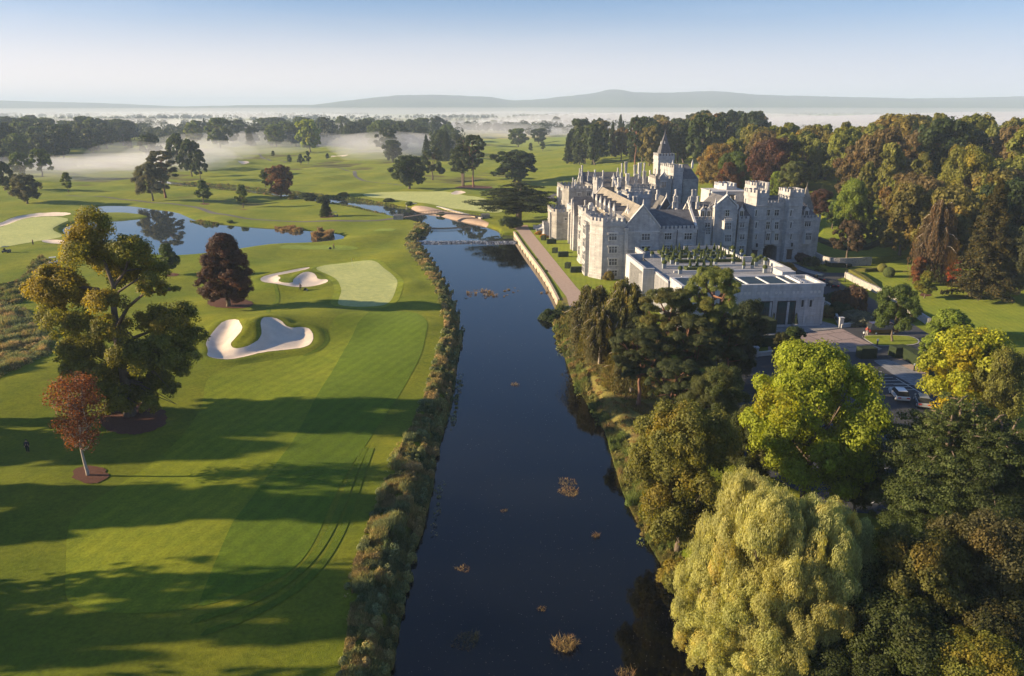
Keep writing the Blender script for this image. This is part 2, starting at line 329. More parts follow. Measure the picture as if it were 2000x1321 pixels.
def clip_zone(name, field, off=.03, mat=None, const=None, kind='structure'):
    f = field[TRI]; ins = f < 0; cnt = ins.sum(1)
    full = TRI[cnt == 3]; V = GV.copy()
    if const is not None: V[:, 2] = const
    else: V[:, 2] += off
    N0 = len(V); newk = []; faces3 = [full]; faces4 = []
    p1 = TRI[cnt == 1]; i1 = ins[cnt == 1]; r = np.argmax(i1, 1); ar = np.arange(len(p1))
    A_, B_, C_ = p1[ar, r], p1[ar, (r+1) % 3], p1[ar, (r+2) % 3]
    p2 = TRI[cnt == 2]; i2 = ins[cnt == 2]; r = np.argmin(i2, 1); ar = np.arange(len(p2))
    O_, D_, E_ = p2[ar, r], p2[ar, (r+1) % 3], p2[ar, (r+2) % 3]
    ea = np.concatenate([A_, A_, O_, O_]); eb = np.concatenate([B_, C_, D_, E_])
    lo, hi = np.minimum(ea, eb), np.maximum(ea, eb); key = lo.astype(np.int64)*N0+hi
    uk, inv = np.unique(key, return_inverse=True); ul, uh = uk//N0, uk % N0
    t = field[ul]/(field[ul]-field[uh]); NV = V[ul]*(1-t[:, None])+V[uh]*t[:, None]
    inv = inv+N0; n1, n2 = len(A_), len(O_)
    ab, ac = inv[:n1], inv[n1:2*n1]; od, oe = inv[2*n1:2*n1+n2], inv[2*n1+n2:]
    faces3.append(np.stack([A_, ab, ac], 1)); q = np.stack([od, D_, E_, oe], 1)
    F3 = np.vstack(faces3); allv = np.vstack([V, NV])
    used, inv2 = np.unique(np.concatenate([F3.ravel(), q.ravel()]), return_inverse=True)
    n3 = F3.size
    me = np_mesh(name, allv[used], [inv2[:n3].reshape(-1, 3), inv2[n3:].reshape(-1, 4)], smooth=True)
    o = link(name, me, mat); tag(o, kind=kind); return o
# ---- ground materials
M = {}
M['rough'] = grass_mat('rough_grass', (.066, .110, .010), (.178, .182, .016), .06, 2.2, None, .7)
M['fair'] = grass_mat('fairway_grass', (.115, .165, .013), (.190, .210, .018), .05, 3.5, (R(20), 1.9, .06), .35)
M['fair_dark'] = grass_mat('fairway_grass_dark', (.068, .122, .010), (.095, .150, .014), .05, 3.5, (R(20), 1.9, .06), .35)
M['tee'] = grass_mat('tee_grass', (.13, .19, .03), (.15, .20, .04), .1, 3.5, (R(20), 1.2, .04), .3)
M['green'] = grass_mat('green_grass', (.33, .36, .17), (.38, .40, .20), .08, 5, None, .10)
M['lawn'] = grass_mat('lawn_grass', (.10, .15, .014), (.165, .185, .02), .1, 3, (R(5), 1.3, .06), .4)
M['sand'] = mat_var('bunker_sand', (.60, .50, .40), (.70, .60, .49), .6, .95, None, 14, .35, .05)
M['mulch'] = mat_var('bark_mulch', (.085, .034, .020), (.15, .062, .036), 3, .95, None, 12, .8, .1)
M['asphalt'] = mat_var('asphalt', (.040, .043, .050), (.058, .060, .066), .5, .85, None, 30, .3, .02)
M['cartpath'] = mat_var('cart_path', (.10, .095, .095), (.14, .13, .13), .5, .9)
M['gravel'] = mat_var('gravel', (.34, .25, .20), (.42, .32, .26), 1.2, .95, None, 20, .4, .03)
M['bankearth'] = mat_var('bank_earth', (.17, .085, .040), (.22, .19, .045), .30, .95, (.13, .15, .03), 5, .9, .25)
M['silt'] = mat_var('river_silt', (.36, .26, .19), (.45, .34, .26), .6, .95, None, 4, .5, .1)
def slab_mat(name, c1, c2, bw, bh, mort, rough=.85, off=.5, rz=0.0):
    m, n, bs = newmat(name); co = coords(n)
    mp = N(n, 'ShaderNodeMapping'); mp.inputs['Rotation'].default_value = (0, 0, -rz); n.links.new(co, mp.inputs[0])
    br = N(n, 'ShaderNodeTexBrick'); br.inputs['Scale'].default_value = 1; br.inputs['Brick Width'].default_value = bw
    br.inputs['Row Height'].default_value = bh; br.inputs['Mortar Size'].default_value = mort; br.offset = off
    br.inputs['Color1'].default_value = (*c1, 1); br.inputs['Color2'].default_value = (*c2, 1)
    br.inputs['Mortar'].default_value = (c1[0]*.5, c1[1]*.5, c1[2]*.5, 1)
    n.links.new(mp.outputs[0], br.inputs[0])
    f = ramp(n, noise(n, co, 1.5, 5, .7), [(.3, (.8, .8, .8)), (.7, (1.2, 1.2, 1.2))])
    n.links.new(mixc(n, 1.0, br.outputs[0], f, 'MULTIPLY'), bs.inputs['Base Color']); bs.inputs['Roughness'].default_value = rough
    return m
M['paving'] = slab_mat('forecourt_paving', (.26, .20, .19), (.31, .24, .22), 4.2, 4.2, .12, rz=R(20))
M['flag'] = slab_mat('flagstone', (.20, .205, .22), (.27, .27, .28), 1.6, 1.0, .03, rz=TH)
M['kerb'] = mat_var('kerb_stone', (.42, .41, .40), (.52, .50, .48), 1, .85)
def water_mat(name, col, rough, bs1, bstr, ior=1.33):
    m, n, bs = newmat(name); co = coords(n)
    bs.inputs['Base Color'].default_value = (*col, 1); bs.inputs['Roughness'].default_value = rough
    bs.inputs['IOR'].default_value = ior
    f1 = noise(n, co, bs1, 3, .5); f2 = noise(n, co, bs1*.12, 2, .5)
    ad = N(n, 'ShaderNodeMath', operation='ADD'); n.links.new(f1, ad.inputs[0]); n.links.new(f2, ad.inputs[1])
    bump(n, bs, ad.outputs[0], bstr, .05)
    return m
M['river'] = water_mat('river_water', (.001, .0015, .003), .04, 1.6, .06, 1.42)
M['pondw'] = water_mat('pond_water', (.03, .04, .045), .02, .8, .004, 4.5)
# ---- ground sheet
def ground_mat():
    m = grass_mat('ground_grass', (.068, .112, .010), (.182, .186, .017), .045, 2.0, None, .7)
    n = m.node_tree; bs = n.nodes['Principled BSDF']; co = coords(n)
    col = bs.inputs['Base Color'].links[0].from_socket
    sep = N(n, 'ShaderNodeSeparateXYZ'); n.links.new(co, sep.inputs[0])
    # farmland beyond the course
    v = N(n, 'ShaderNodeTexVoronoi'); v.inputs['Scale'].default_value = .0045; n.links.new(co, v.inputs['Vector'])
    s2 = N(n, 'ShaderNodeSeparateColor'); n.links.new(v.outputs['Color'], s2.inputs[0])
    fc = ramp(n, s2.outputs[0], [(.0, (.10, .15, .03)), (.4, (.16, .20, .05)), (.7, (.30, .26, .10)), (1., (.12, .17, .04))])
    mr = N(n, 'ShaderNodeMapRange'); mr.inputs[1].default_value = 750; mr.inputs[2].default_value = 1000; n.links.new(sep.outputs[1], mr.inputs[0])
    c1 = mixc(n, mr.outputs[0], col, fc)
    # river bed and banks below grass level
    mz = N(n, 'ShaderNodeMapRange'); mz.inputs[1].default_value = -.7; mz.inputs[2].default_value = -1.2; n.links.new(sep.outputs[2], mz.inputs[0])
    c2 = mixc(n, mz.outputs[0], c1, (.05, .035, .022))
    n.links.new(c2, bs.inputs['Base Color']); return m
M['ground'] = ground_mat()
g = link('ground', np_mesh('ground', GV, TRI, smooth=True), M['ground']); tag(g, kind='structure')
def gs(poly, margin=6): return sd_poly(XX, YY, poly, margin)
fa = gs(FAIR, 10)
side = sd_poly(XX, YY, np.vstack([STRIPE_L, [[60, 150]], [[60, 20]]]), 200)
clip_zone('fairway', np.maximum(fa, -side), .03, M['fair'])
clip_zone('fairway_dark_cut', np.maximum(fa, side), .03, M['fair_dark']).name = 'fairway'  # darker mowing stripe on the right of the fairway
def zone(name, poly, off, mat): return clip_zone(name, gs(poly), off, mat)
clip_zone('putting_green', SDF['g1'], .05, M['green']); clip_zone('putting_green', SDF['g2'], .05, M['green']); clip_zone('putting_green', SDF['g3'], .05, M['green'])
clip_zone('green_fringe', np.where(SDF['g1'] < 20, SDF['g1']-1.6, 9), .035, M['fair'])
zone('tee_ground', TEE1, .05, M['tee']); zone('tee_ground', TEE2, .05, M['tee'])
for k in ('b1', 'b2', 'b3', 'b4', 'b5', 'b6', 'b7'): clip_zone('sand_bunker', SDF[k], .06, M['sand'])
WOB = .30*np.sin(XX*2.3+1.7*np.sin(YY*1.9))+.25*np.sin(YY*3.1+XX*1.1)+.18*np.sin(XX*5.3-YY*4.1)
for mp_ in MUL: clip_zone('mulch_bed', gs(mp_)+WOB*.45, .07, M['mulch'])
for ln, wd in ((PATH1, 1.3), (PATH2, 1.2), (PATH3, 1.3)): clip_zone('cart_path', sd_line(XX, YY, ln, wd), .05, M['cartpath'])
clip_zone('path', sd_line(XX, YY, PATH4, 1.8), .05, M['cartpath'])
zone('gravel_walk', TERR, .05, M['gravel'])
LAWN = np.vstack([PL([(1000, 440), (1112, 610), (1240, 600), (1240, 500), (1190, 440), (1090, 380)])])
clip_zone('lawn', np.maximum(np.maximum(gs(LAWN), -SDF['sdn']-0+.8-0), gs(LAWN)), .03, M['lawn'])
clip_zone('lawn', np.minimum(gs(RAISE1), gs(RAISE2))+1.2, .03, M['lawn'])
zone('sand_bank', SAND_BANK, .05, M['silt'])
clip_zone('bank_slope', np.maximum(gs(BEDP), -SDF['sr']+1.0), .04, M['bankearth'])
clip_zone('bank_slope', np.maximum.reduce([SDF['sdn']-8.5-WOB*3-2*np.sin(YY*.12), 1.0-SDF['sdn'], YY-168, 66-YY, -XX]), .045, M['bankearth'])
zone('road', ASPH, .035, M['asphalt'])
zone('forecourt', FORE, .05, M['paving']); zone('pavement', APRON, .06, M['flag'])
zone('pavement', FOOTW, .06, M['flag']); zone('gravel_strip', GRAV2, .055, M['gravel']); zone('pavement', SIDEW, .06, M['flag'])
isl = gs(ISLE)
clip_zone('kerb', isl-.25, .14, M['kerb']); clip_zone('traffic_island_grass', isl, .17, M['lawn'])
clip_zone('river', np.where(YY < 251.2, SDF['sdn']-2.2, 9), 0, M['river'], const=WL_DOWN)
clip_zone('river', np.where(YY >= 249.5, SDF['sup']-2.0, 9), 0, M['pondw'], const=WL_UP)
clip_zone('pond', SDF['sp']-3.0, 0, M['pondw'], const=WL_POND)
M['track'] = grass_mat('worn_grass_track', (.070, .115, .010), (.10, .14, .013), .3, 3, None, .5)
for tr_, w_ in (([(712, 872), (690, 925), (668, 985), (640, 1045), (600, 1105), (548, 1150), (470, 1186), (380, 1212)], .42), ([(724, 874), (706, 925), (688, 985), (664, 1045), (628, 1105), (580, 1155), (500, 1200), (400, 1235)], .40), ([(628, 655), (640, 664), (637, 678), (618, 690), (596, 698)], .42), ([(536, 560), (543, 575), (541, 592), (527, 606), (524, 622), (528, 632)], .45)):
    clip_zone('mower_track', sd_line(XX, YY, smooth(PL(tr_), 2, False), w_), .055, M['track'])
# ---- hills on the horizon
HL = [(-900, 204), (-300, 200), (0, 197), (60, 198.5), (200, 202), (280, 206), (350, 209), (410, 208), (500, 206.5), (640, 205.5), (700, 196), (780, 187), (850, 185.5), (960, 190), (1000, 197), (1050, 194.5), (1110, 188), (1150, 184), (1180, 177), (1200, 175), (1230, 181), (1300, 181.5), (1390, 178.5), (1440, 184), (1500, 187), (1600, 189.5), (1750, 193), (1860, 192), (2000, 188.5), (2300, 184), (3000, 190)]
HX = np.array([p[0] for p in HL]); HY = np.array([p[1] for p in HL])
def hills():
    Y0, Y1 = 6200.0, 9400.0; nx, ny = 420, 26
    xs = np.linspace(-9500, 9500, nx); ys = np.linspace(Y0, Y1, ny); rng = np.random.RandomState(3)
    X, Y = np.meshgrid(xs, ys)
    px = 1000+X/(7800*cP+42*sP)*F_PX
    hy = np.interp(px, HX, HY)
    ang = -PITCH+np.arctan((660.5-hy)/F_PX)
    top = CAM_H+7800*np.tan(ang)
    t = (Y-Y0)/(Y1-Y0); prof = np.sin(np.pi*np.clip(t*1.0, 0, 1))**.8
    nz = sum(np.sin(X*f*.0011+p)*np.sin(Y*f*.0013+q)/f for f, p, q in ((1, 1, 2), (2.3, 4, 1), (5.1, 2, 5), (9.7, 1, 1)))
    Z = top*prof+nz*30*prof*(1-prof)*2-2+rng.rand(*X.shape)*6*prof
    V = np.stack([X.ravel(), Y.ravel(), Z.ravel()], 1); I = np.arange(nx*ny).reshape(ny, nx)
    F = np.stack([I[:-1, :-1].ravel(), I[:-1, 1:].ravel(), I[1:, 1:].ravel(), I[1:, :-1].ravel()], 1)
    m, n, bs = newmat('hill_land'); co = coords(n)
    v = N(n, 'ShaderNodeTexVoronoi'); v.inputs['Scale'].default_value = .004; n.links.new(co, v.inputs['Vector'])
    s2 = N(n, 'ShaderNodeSeparateColor'); n.links.new(v.outputs['Color'], s2.inputs[0])
    fc = ramp(n, s2.outputs[0], [(.0, (.03, .055, .03)), (.5, (.07, .10, .045)), (1., (.045, .065, .035))])
    sep = N(n, 'ShaderNodeSeparateXYZ'); n.links.new(co, sep.inputs[0])
    mz = N(n, 'ShaderNodeMapRange'); mz.inputs[1].default_value = 90; mz.inputs[2].default_value = 150; n.links.new(sep.outputs[2], mz.inputs[0])
    n.links.new(mixc(n, mz.outputs[0], fc, (.035, .05, .04)), bs.inputs['Base Color']); bs.inputs['Roughness'].default_value = .95
    o = link('hills', np_mesh('hills', V, F, smooth=True), m); tag(o, kind='structure')
hills()
# ---- haze
hb = MB(); hb.box(-15000, -400, -6, 15000, 15500, 225)
hm = bpy.data.materials.new('haze_air'); hm.use_nodes = True; hn = hm.node_tree; hn.nodes.remove(hn.nodes['Principled BSDF'])
pv = hn.nodes.new('ShaderNodeVolumePrincipled'); pv.inputs['Color'].default_value = (.62, .78, 1.0, 1)
pv.inputs['Density'].default_value = 0.00015; pv.inputs['Anisotropy'].default_value = .0
hn.links.new(pv.outputs[0], hn.nodes['Material Output'].inputs['Volume'])
HAZE = hb.build('haze', hm); tag(HAZE, kind='stuff')
# ================================================================= TREES
def leaf_material(name='foliage'):
    m, n, bs = newmat(name)
    oi = N(n, 'ShaderNodeObjectInfo'); co = coords(n, True)
    tn = N(n, 'ShaderNodeAttribute'); tn.attribute_name = 'tone'
    wm = N(n, 'ShaderNodeAttribute'); wm.attribute_name = 'warm'
    # autumn clumps: leaf clusters whose 'warm' value lies under the object's alpha turn to orange-yellow
    lt = N(n, 'ShaderNodeMath', operation='SUBTRACT'); n.links.new(oi.outputs['Alpha'], lt.inputs[0]); n.links.new(wm.outputs['Fac'], lt.inputs[1])
    mr = N(n, 'ShaderNodeMapRange'); mr.inputs[1].default_value = -.12; mr.inputs[2].default_value = .12; n.links.new(lt.outputs[0], mr.inputs[0])
    gain = N(n, 'ShaderNodeMix', data_type='RGBA', blend_type='MULTIPLY'); gain.inputs[0].default_value = 1
    n.links.new(oi.outputs['Color'], gain.inputs[6]); gain.inputs[7].default_value = (1.4, 1.1, .8, 1)
    c = mixc(n, mr.outputs[0], oi.outputs['Color'], gain.outputs[2])
    nz = ramp(n, noise(n, co, .35, 4, .6), [(.25, (.75, .78, .8)), (.75, (1.25, 1.2, 1.1))])
    c = mixc(n, 1.0, c, nz, 'MULTIPLY')
    cb = N(n, 'ShaderNodeCombineColor')
    for i in range(3): n.links.new(tn.outputs['Fac'], cb.inputs[i])
    c = mixc(n, 1.0, c, cb.outputs[0], 'MULTIPLY')
    n.links.new(c, bs.inputs['Base Color']); bs.inputs['Roughness'].default_value = .62; bs.inputs['Specular IOR Level'].default_value = .3
    tr = N(n, 'ShaderNodeBsdfTranslucent'); tc = mixc(n, 1.0, c, (1.7, 1.6, .6), 'MULTIPLY'); n.links.new(tc, tr.inputs[0])
    mx = N(n, 'ShaderNodeMixShader'); mx.inputs[0].default_value = .42
    n.links.new(bs.outputs[0], mx.inputs[1]); n.links.new(tr.outputs[0], mx.inputs[2])
    n.links.new(mx.outputs[0], n.nodes['Material Output'].inputs['Surface']); return m
M['leaf'] = leaf_material()
M['bark'] = mat_var('bark', (.10, .075, .055), (.20, .16, .12), 2.5, .95, None, 8, .8, .1, obj=True, stretch=(1, 1, .3))
M['bark_red'] = mat_var('bark_red', (.26, .12, .07), (.16, .10, .08), 1.2, .95, None, 8, .8, .1, obj=True)
M['bark_pale'] = mat_var('bark_pale', (.34, .29, .24), (.46, .41, .35), 2.5, .95, None, 8, .6, .1, obj=True)
def unit(rng, n):
    v = rng.normal(size=(n, 3)); return v/np.linalg.norm(v, axis=1)[:, None]
def leaf_mesh(name, rng, c, nrm, size, aspect, tone, warm, axis=None):
    n = len(c)
    nrm = nrm/(np.linalg.norm(nrm, axis=1)[:, None]+1e-9)
    t = unit(rng, n) if axis is None else axis+.35*unit(rng, n)
    t = t-nrm*(t*nrm).sum(1)[:, None]; t /= (np.linalg.norm(t, axis=1)[:, None]+1e-9)
    b = np.cross(nrm, t); s = size[:, None] if hasattr(size, '__len__') else size
    a = aspect
    V = np.stack([c+t*s*a, c+b*s*.62+t*s*.15, c-t*s*a*.8, c-b*s*.62+t*s*.15], 1).reshape(-1, 3)
    F = np.arange(4*n).reshape(n, 4)
    return np_mesh(name, V, F, attrs={'tone': np.repeat(tone, 4), 'warm': np.repeat(warm, 4)})
def puff_leaves(rng, puffs, n, leaf, sub=9, aspect=1.0, flat=1.0, subr=.42, out=.8, low=-.35, up=0.0):
    pf = np.array([[*p[0], p[1]] for p in puffs]); w = pf[:, 3]**2; w /= w.sum()
    k = rng.choice(len(pf), n, p=w)
    sd = unit(rng, len(pf)*sub*3).reshape(len(pf), sub*3, 3); 
    # favour outer/upper directions
    z = np.where(sd[..., 2] < low, -sd[..., 2], sd[..., 2]); sd[..., 2] = z; sd = sd[:, :sub]
    si = rng.randint(0, sub, n); ptone = rng.uniform(.8, 1.2, (len(pf), sub)); pw = np.clip(rng.uniform(0, 1, (len(pf), 1))*.8+rng.uniform(0, 1, (len(pf), sub))*.2, 0, 1)
    d = unit(rng, n); r = pf[k, 3]
    sr = subr*(.7+.6*rng.rand(len(pf), sub))[k, si]
    c = sd[k, si]*.78+d*(sr*rng.rand(n)**.4)[:, None]
    nrm = c*out+d*.5+unit(rng, n)*.75; nrm[:, 2] += up
    c = c*r[:, None]; c[:, 2] *= flat; c = c+pf[k, :3]
    size = leaf*rng.uniform(.65, 1.35, n)
    return c, nrm, size, ptone[k, si]*rng.uniform(.72, 1.28, n), pw[k, si]
def profile_puffs(rng, n, H, z0, Rmax, prof, pr, inner=.25, lean=(0, 0)):
    out = []; 
    for i in range(n):
        t = (i+.5)/n; t = min(1, max(0, t+rng.uniform(-.04, .04))); a = i*2.39996+rng.uniform(-.5, .5)
        Rr = Rmax*prof(t); k = rng.uniform(.55, .95) if rng.rand() > inner else rng.uniform(0, .5)
        r = pr*rng.uniform(.7, 1.3); z = z0+(H-z0)*t
        z = min(z, H-r*.8)
        out.append(((math.cos(a)*max(0, Rr-r*.6)*k/.85+lean[0]*t, math.sin(a)*max(0, Rr-r*.6)*k/.85+lean[1]*t, z), r))
    return out
def round_prof(t): return max(.12, (1-(abs(t-.42)/.6)**2.3 if t > .42 else 1-.35*((.42-t)/.42)**2)**.6) if abs(t-.42) < .6 else .12
def egg_prof(t): return max(.15, (1-t)**.55*(.75+.9*min(t, .28)))
def limbs(rng, H, trunk_r, puffs, k=12, base=.25, flare=1.5, top=.62, n=7, thin=.5, wob=.03):
    mb = MB(); tp = [(0, 0, -.4), (0, 0, .15*H*.3)]
    for i in range(1, 6): tp.append((rng.normal()*wob*H*.5, rng.normal()*wob*H*.5, H*top*i/5))
    rad = [trunk_r*flare, trunk_r*1.1]+[trunk_r*(1-.15*i) for i in range(1, 6)]
    mb.tube(tp, rad, n)
    ids = rng.permutation(len(puffs))[:k]
    for i in ids:
        c = np.array(puffs[i][0]); z0 = min(c[2]-.05*H, H*rng.uniform(base, top)); z0 = max(z0, H*base*.8)
        s = np.array([np.interp(z0, [p[2] for p in tp[1:]], [p[0] for p in tp[1:]]), np.interp(z0, [p[2] for p in tp[1:]], [p[1] for p in tp[1:]]), z0])
        m1 = s*.6+c*.4+np.array([0, 0, (c[2]-s[2])*-.12])+rng.normal(size=3)*.02*H; m2 = s*.25+c*.75+rng.normal(size=3)*.02*H
        mb.tube([s, m1, m2, c], [trunk_r*thin, trunk_r*thin*.7, trunk_r*thin*.42, trunk_r*.08], 5)
        for _ in range(2):
            e = c+unit(rng, 1)[0]*puffs[i][1]*.8; e[2] = max(e[2], c[2]*.9)
            mb.tube([m2, (m2+e)/2+rng.normal(size=3)*.01*H, e], [trunk_r*thin*.3, trunk_r*thin*.18, .02], 4)
    return mb.mesh('trunk', True)
PROTO = {}
LV = {'near': (130000, .135), 'midn': (44000, .225), 'mid': (15000, .37), 'far': (3600, .78)}
def proto(kind, lv, seed=0):
    key = (kind, lv, seed)
    if key in PROTO: return PROTO[key]
    rng = np.random.RandomState(hash_(kind)+seed*101); n, lf = LV[lv]; H = 15.0
    pk = {'near': 60, 'midn': 46, 'mid': 34, 'far': 22}[lv]; sub = {'near': 16, 'midn': 12, 'mid': 8, 'far': 6}[lv]
    tr = .38; bark = 'bark'
    if kind == 'round':
        pf = profile_puffs(rng, pk, H, 2.2, 6.4, round_prof, 1.85 if lv == 'near' else 2.15); L = puff_leaves(rng, pf, n, lf, sub)
        tm = limbs(rng, H, tr, pf, 14)
    elif kind == 'tall':
        pf = profile_puffs(rng, pk, H, 3.0, 4.1, round_prof, 1.35, .2); L = puff_leaves(rng, pf, n, lf*.9, sub); tm = limbs(rng, H, tr*.8, pf, 12, top=.8)
    elif kind == 'loose':
        pf = profile_puffs(rng, int(pk*.8), H, 3.6, 6.2, round_prof, 1.6, .15); L = puff_leaves(rng, pf, int(n*.8), lf, sub, subr=.48); tm = limbs(rng, H, tr*.9, pf, 20, thin=.42)
    elif kind == 'egg':
        pf = profile_puffs(rng, int(pk*1.2), H, 2.2, 4.9, egg_prof, 1.35, .15); L = puff_leaves(rng, pf, n, lf*1.05, sub); tm = limbs(rng, H, tr*.9, pf, 8, top=.8)
    elif kind == 'young':
        pf = profile_puffs(rng, int(pk*.5), H, 3.6, 4.6, lambda t: max(.15, (1-t)**.7*(.6+1.6*min(t, .3))), 1.5, .2); L = puff_leaves(rng, pf, int(n*.5), lf*1.3, sub, subr=.5); tm = limbs(rng, H, .26, pf, 14, top=.85, flare=1.1)
    elif kind == 'sparse':
        pf = profile_puffs(rng, int(pk*.9), H, 5.0, 3.9, lambda t: .45+.9*t*(1.25-t), 1.15, .15); L = puff_leaves(rng, pf, int(n*.055), lf*1.15, sub, subr=.75); tm = limbs(rng, H, .22, pf, 46, base=.3, top=.8, flare=1.15, thin=.42); bark = 'bark_pale'
    elif kind in ('fir', 'spruce'):
        Rm = 3.6 if kind == 'fir' else 4.4; C = []; Nn = []; To = []; nb = 110 if lv != 'far' else 60; per = n//nb; mb = MB()
        mb.tube([(0, 0, -.3), (0, 0, H*.5), (0, 0, H*.98)], [.36, .24, .03], 6)
        for i in range(nb):
            t = (i+.5)/nb; z = H*(.07+.92*t); Lb = Rm*(1-t)**.75*rng.uniform(.75, 1.15)+.15; a = i*2.4+rng.uniform(-.4, .4)
            s = rng.uniform(.12, 1, per)**.7; lat = rng.normal(size=per)*.16*Lb*(1.1-s*.6); dz = -.22*Lb*s**1.6+.08*Lb*s+rng.normal(size=per)*.12
            C.append(np.stack([np.cos(a)*Lb*s-np.sin(a)*lat, np.sin(a)*Lb*s+np.cos(a)*lat, z+dz-np.abs(lat)*.25], 1))
            To.append(np.full(per, rng.uniform(.8, 1.2)))
            if i % 4 == 0: mb.tube([(0, 0, z), (math.cos(a)*Lb*.8, math.sin(a)*Lb*.8, z-.1*Lb)], [.07, .02], 4)
        C = np.vstack(C); To = np.concatenate(To); nr_ = unit(rng, len(C))*.7+np.array([0, 0, .9]); nr_[:, :2] += C[:, :2]*.08
        L = (C, nr_, lf*.8*rng.uniform(.7, 1.3, len(C)), To*rng.uniform(.75, 1.25, len(C)), rng.rand(len(C))); tm = mb.mesh('trunk', True)
    elif kind == 'cedar':
        pf = []; mb = MB()
        stems = [(0, 0), (1.0, .4), (-.9, .3)]
        for q, (sx, sy) in enumerate(stems): mb.tube([(sx*.3, sy*.3, -.4), (sx*.6, sy*.6, 3), (sx*1.4, sy*1.4, 8), (sx*1.7, sy*1.7, 13.6)], [.62, .5, .32, .06], 7)
        nbr = {'near': 62, 'midn': 52, 'mid': 38, 'far': 24}[lv]
        for i in range(nbr):
            t = (i+.5)/nbr; z = 4.4+10.2*t; Rr = 8.6*(1-max(0, t-.35)/.65)**.6*(.75+.5*min(t/.35, 1)*.5)*rng.uniform(.7, 1.1); a = i*2.4+rng.uniform(-.4, .4)
            st = stems[i % 3]; e = np.array([math.cos(a)*Rr, math.sin(a)*Rr, z+rng.uniform(-.3, .3)]); s0 = np.array([st[0]*1.2, st[1]*1.2, z-.8])
            mb.tube([s0, (s0+e)/2+np.array([0, 0, .3]), e], [.16, .10, .03], 4)
            for f in (.3, .52, .75, .95): pf.append((tuple(s0*(1-f)+e*f+np.array([0, 0, .3-(.5*(f > .9))])), Rr*.28*rng.uniform(.75, 1.25)))
        L = puff_leaves(rng, pf, int(n*1.3), lf*.78, sub, flat=.22, low=-1, up=1.0); tm = mb.mesh('trunk', True)
    elif kind == 'pine':
        pf = profile_puffs(rng, int(pk*.8), H, 6.2, 4.8, lambda t: .75+.3*math.sin(3*t) if t < .8 else .6, 1.25, .2); L = puff_leaves(rng, pf, int(n*.9), lf*.75, sub, flat=.62, up=.5); tm = limbs(rng, H, .34, pf, 20, base=.35, top=.8, flare=1.2, thin=.5); bark = 'bark_red'
    elif kind == 'weeping':
        C = []; To = []; mb = MB(); Wv = []
        mb.tube([(0, 0, -.3), (.2, 0, 4), (0, .2, 9), (0, 0, 11)], [.5, .42, .3, .1], 7)
        nbr = 34; per = n//nbr
        for i in range(nbr):
            t = (i+.5)/nbr; a = i*2.4+rng.uniform(-.3, .3); Rr = 6.6*(.45+.75*(1-t))*rng.uniform(.6, 1.05); zt = 6.5+8.3*t; s0 = np.array([0, 0, min(zt-1.5, 10.8)])
            pts = [s0]+[np.array([math.cos(a)*Rr*f, math.sin(a)*Rr*f, s0[2]+(zt-s0[2])*math.sin(f*1.9)/math.sin(1.57)-(f**3)*1.2]) for f in (.25, .5, .75, 1)]
            mb.tube(pts, [.13, .1, .08, .06, .03], 5)
            P_ = np.array(pts); f = rng.uniform(.35, 1.0, per)*4; i0 = np.minimum(f.astype(int), 3); fr = (f-i0)[:, None]
            q = P_[i0]*(1-fr)+P_[i0+1]*fr; ns = 16; sid = rng.randint(0, ns, per); off = rng.normal(size=(ns, 2))*.55*(1+Rr*.08)
            ln = rng.uniform(1.5, 7.5, ns)*(1.1-.45*t); hang = rng.rand(per)**.8*ln[sid]
            q[:, :2] += off[sid]*(.5+.7*(hang/6))[:, None]; q[:, 2] = np.maximum(q[:, 2]-hang, .25+rng.rand(per)*.5)
            C.append(q+rng.normal(size=(per, 3))*.10); To.append(rng.uniform(.75, 1.2, ns)[sid]); Wv.append(rng.rand(ns)[sid])
        C = np.vstack(C); To = np.concatenate(To); nr_ = unit(rng, len(C))*.6; nr_[:, :2] += C[:, :2]/5
        tm = mb.mesh('trunk', True); bark = 'bark_pale'
        cm = leaf_mesh('crown', rng, C, nr_, lf*.75*rng.uniform(.7, 1.3, len(C)), 1.5, To*rng.uniform(.75, 1.25, len(C)), np.concatenate(Wv), axis=np.tile([0, 0, -1.0], (len(C), 1)))
        PROTO[key] = (tm, cm, H, bark); return PROTO[key]
    elif kind == 'willow':
        pf = profile_puffs(rng, int(pk*2.4), H, 2.0, 7.6, round_prof, 1.35, .15); c, nr_, sz, to, wa = puff_leaves(rng, pf, int(n*1.7), lf*.52, sub-4, subr=.5)
        ax = c-np.array([0, 0, 4.5]); ax /= np.linalg.norm(ax, axis=1)[:, None]; ax[:, 2] += .9
        cm = leaf_mesh('crown', rng, c, nr_, sz, 2.3, to, wa, axis=ax*.8)
        PROTO[key] = (limbs(rng, H, .55, pf, 26, thin=.4), cm, H, 'bark'); return PROTO[key]
    elif kind == 'bush':
        pf = [((math.cos(a)*rr, math.sin(a)*rr, 5+rng.uniform(-2, 3)-rr*.4), 4.6*rng.uniform(.7, 1.15)) for a, rr in [(i*2.4, 4.6*math.sqrt((i+.5)/9)) for i in range(9)]]
        L = puff_leaves(rng, pf, int(n*.5), lf*1.9, sub); tm = limbs(rng, H*.5, .3, pf, 5, top=.6)
    cm = leaf_mesh('crown', rng, L[0], L[1], L[2], 1.0, L[3], L[4])
    PROTO[key] = (tm, cm, H, bark); return PROTO[key]
def hash_(s): return sum(ord(c)*(i+3) for i, c in enumerate(s)) % 9973
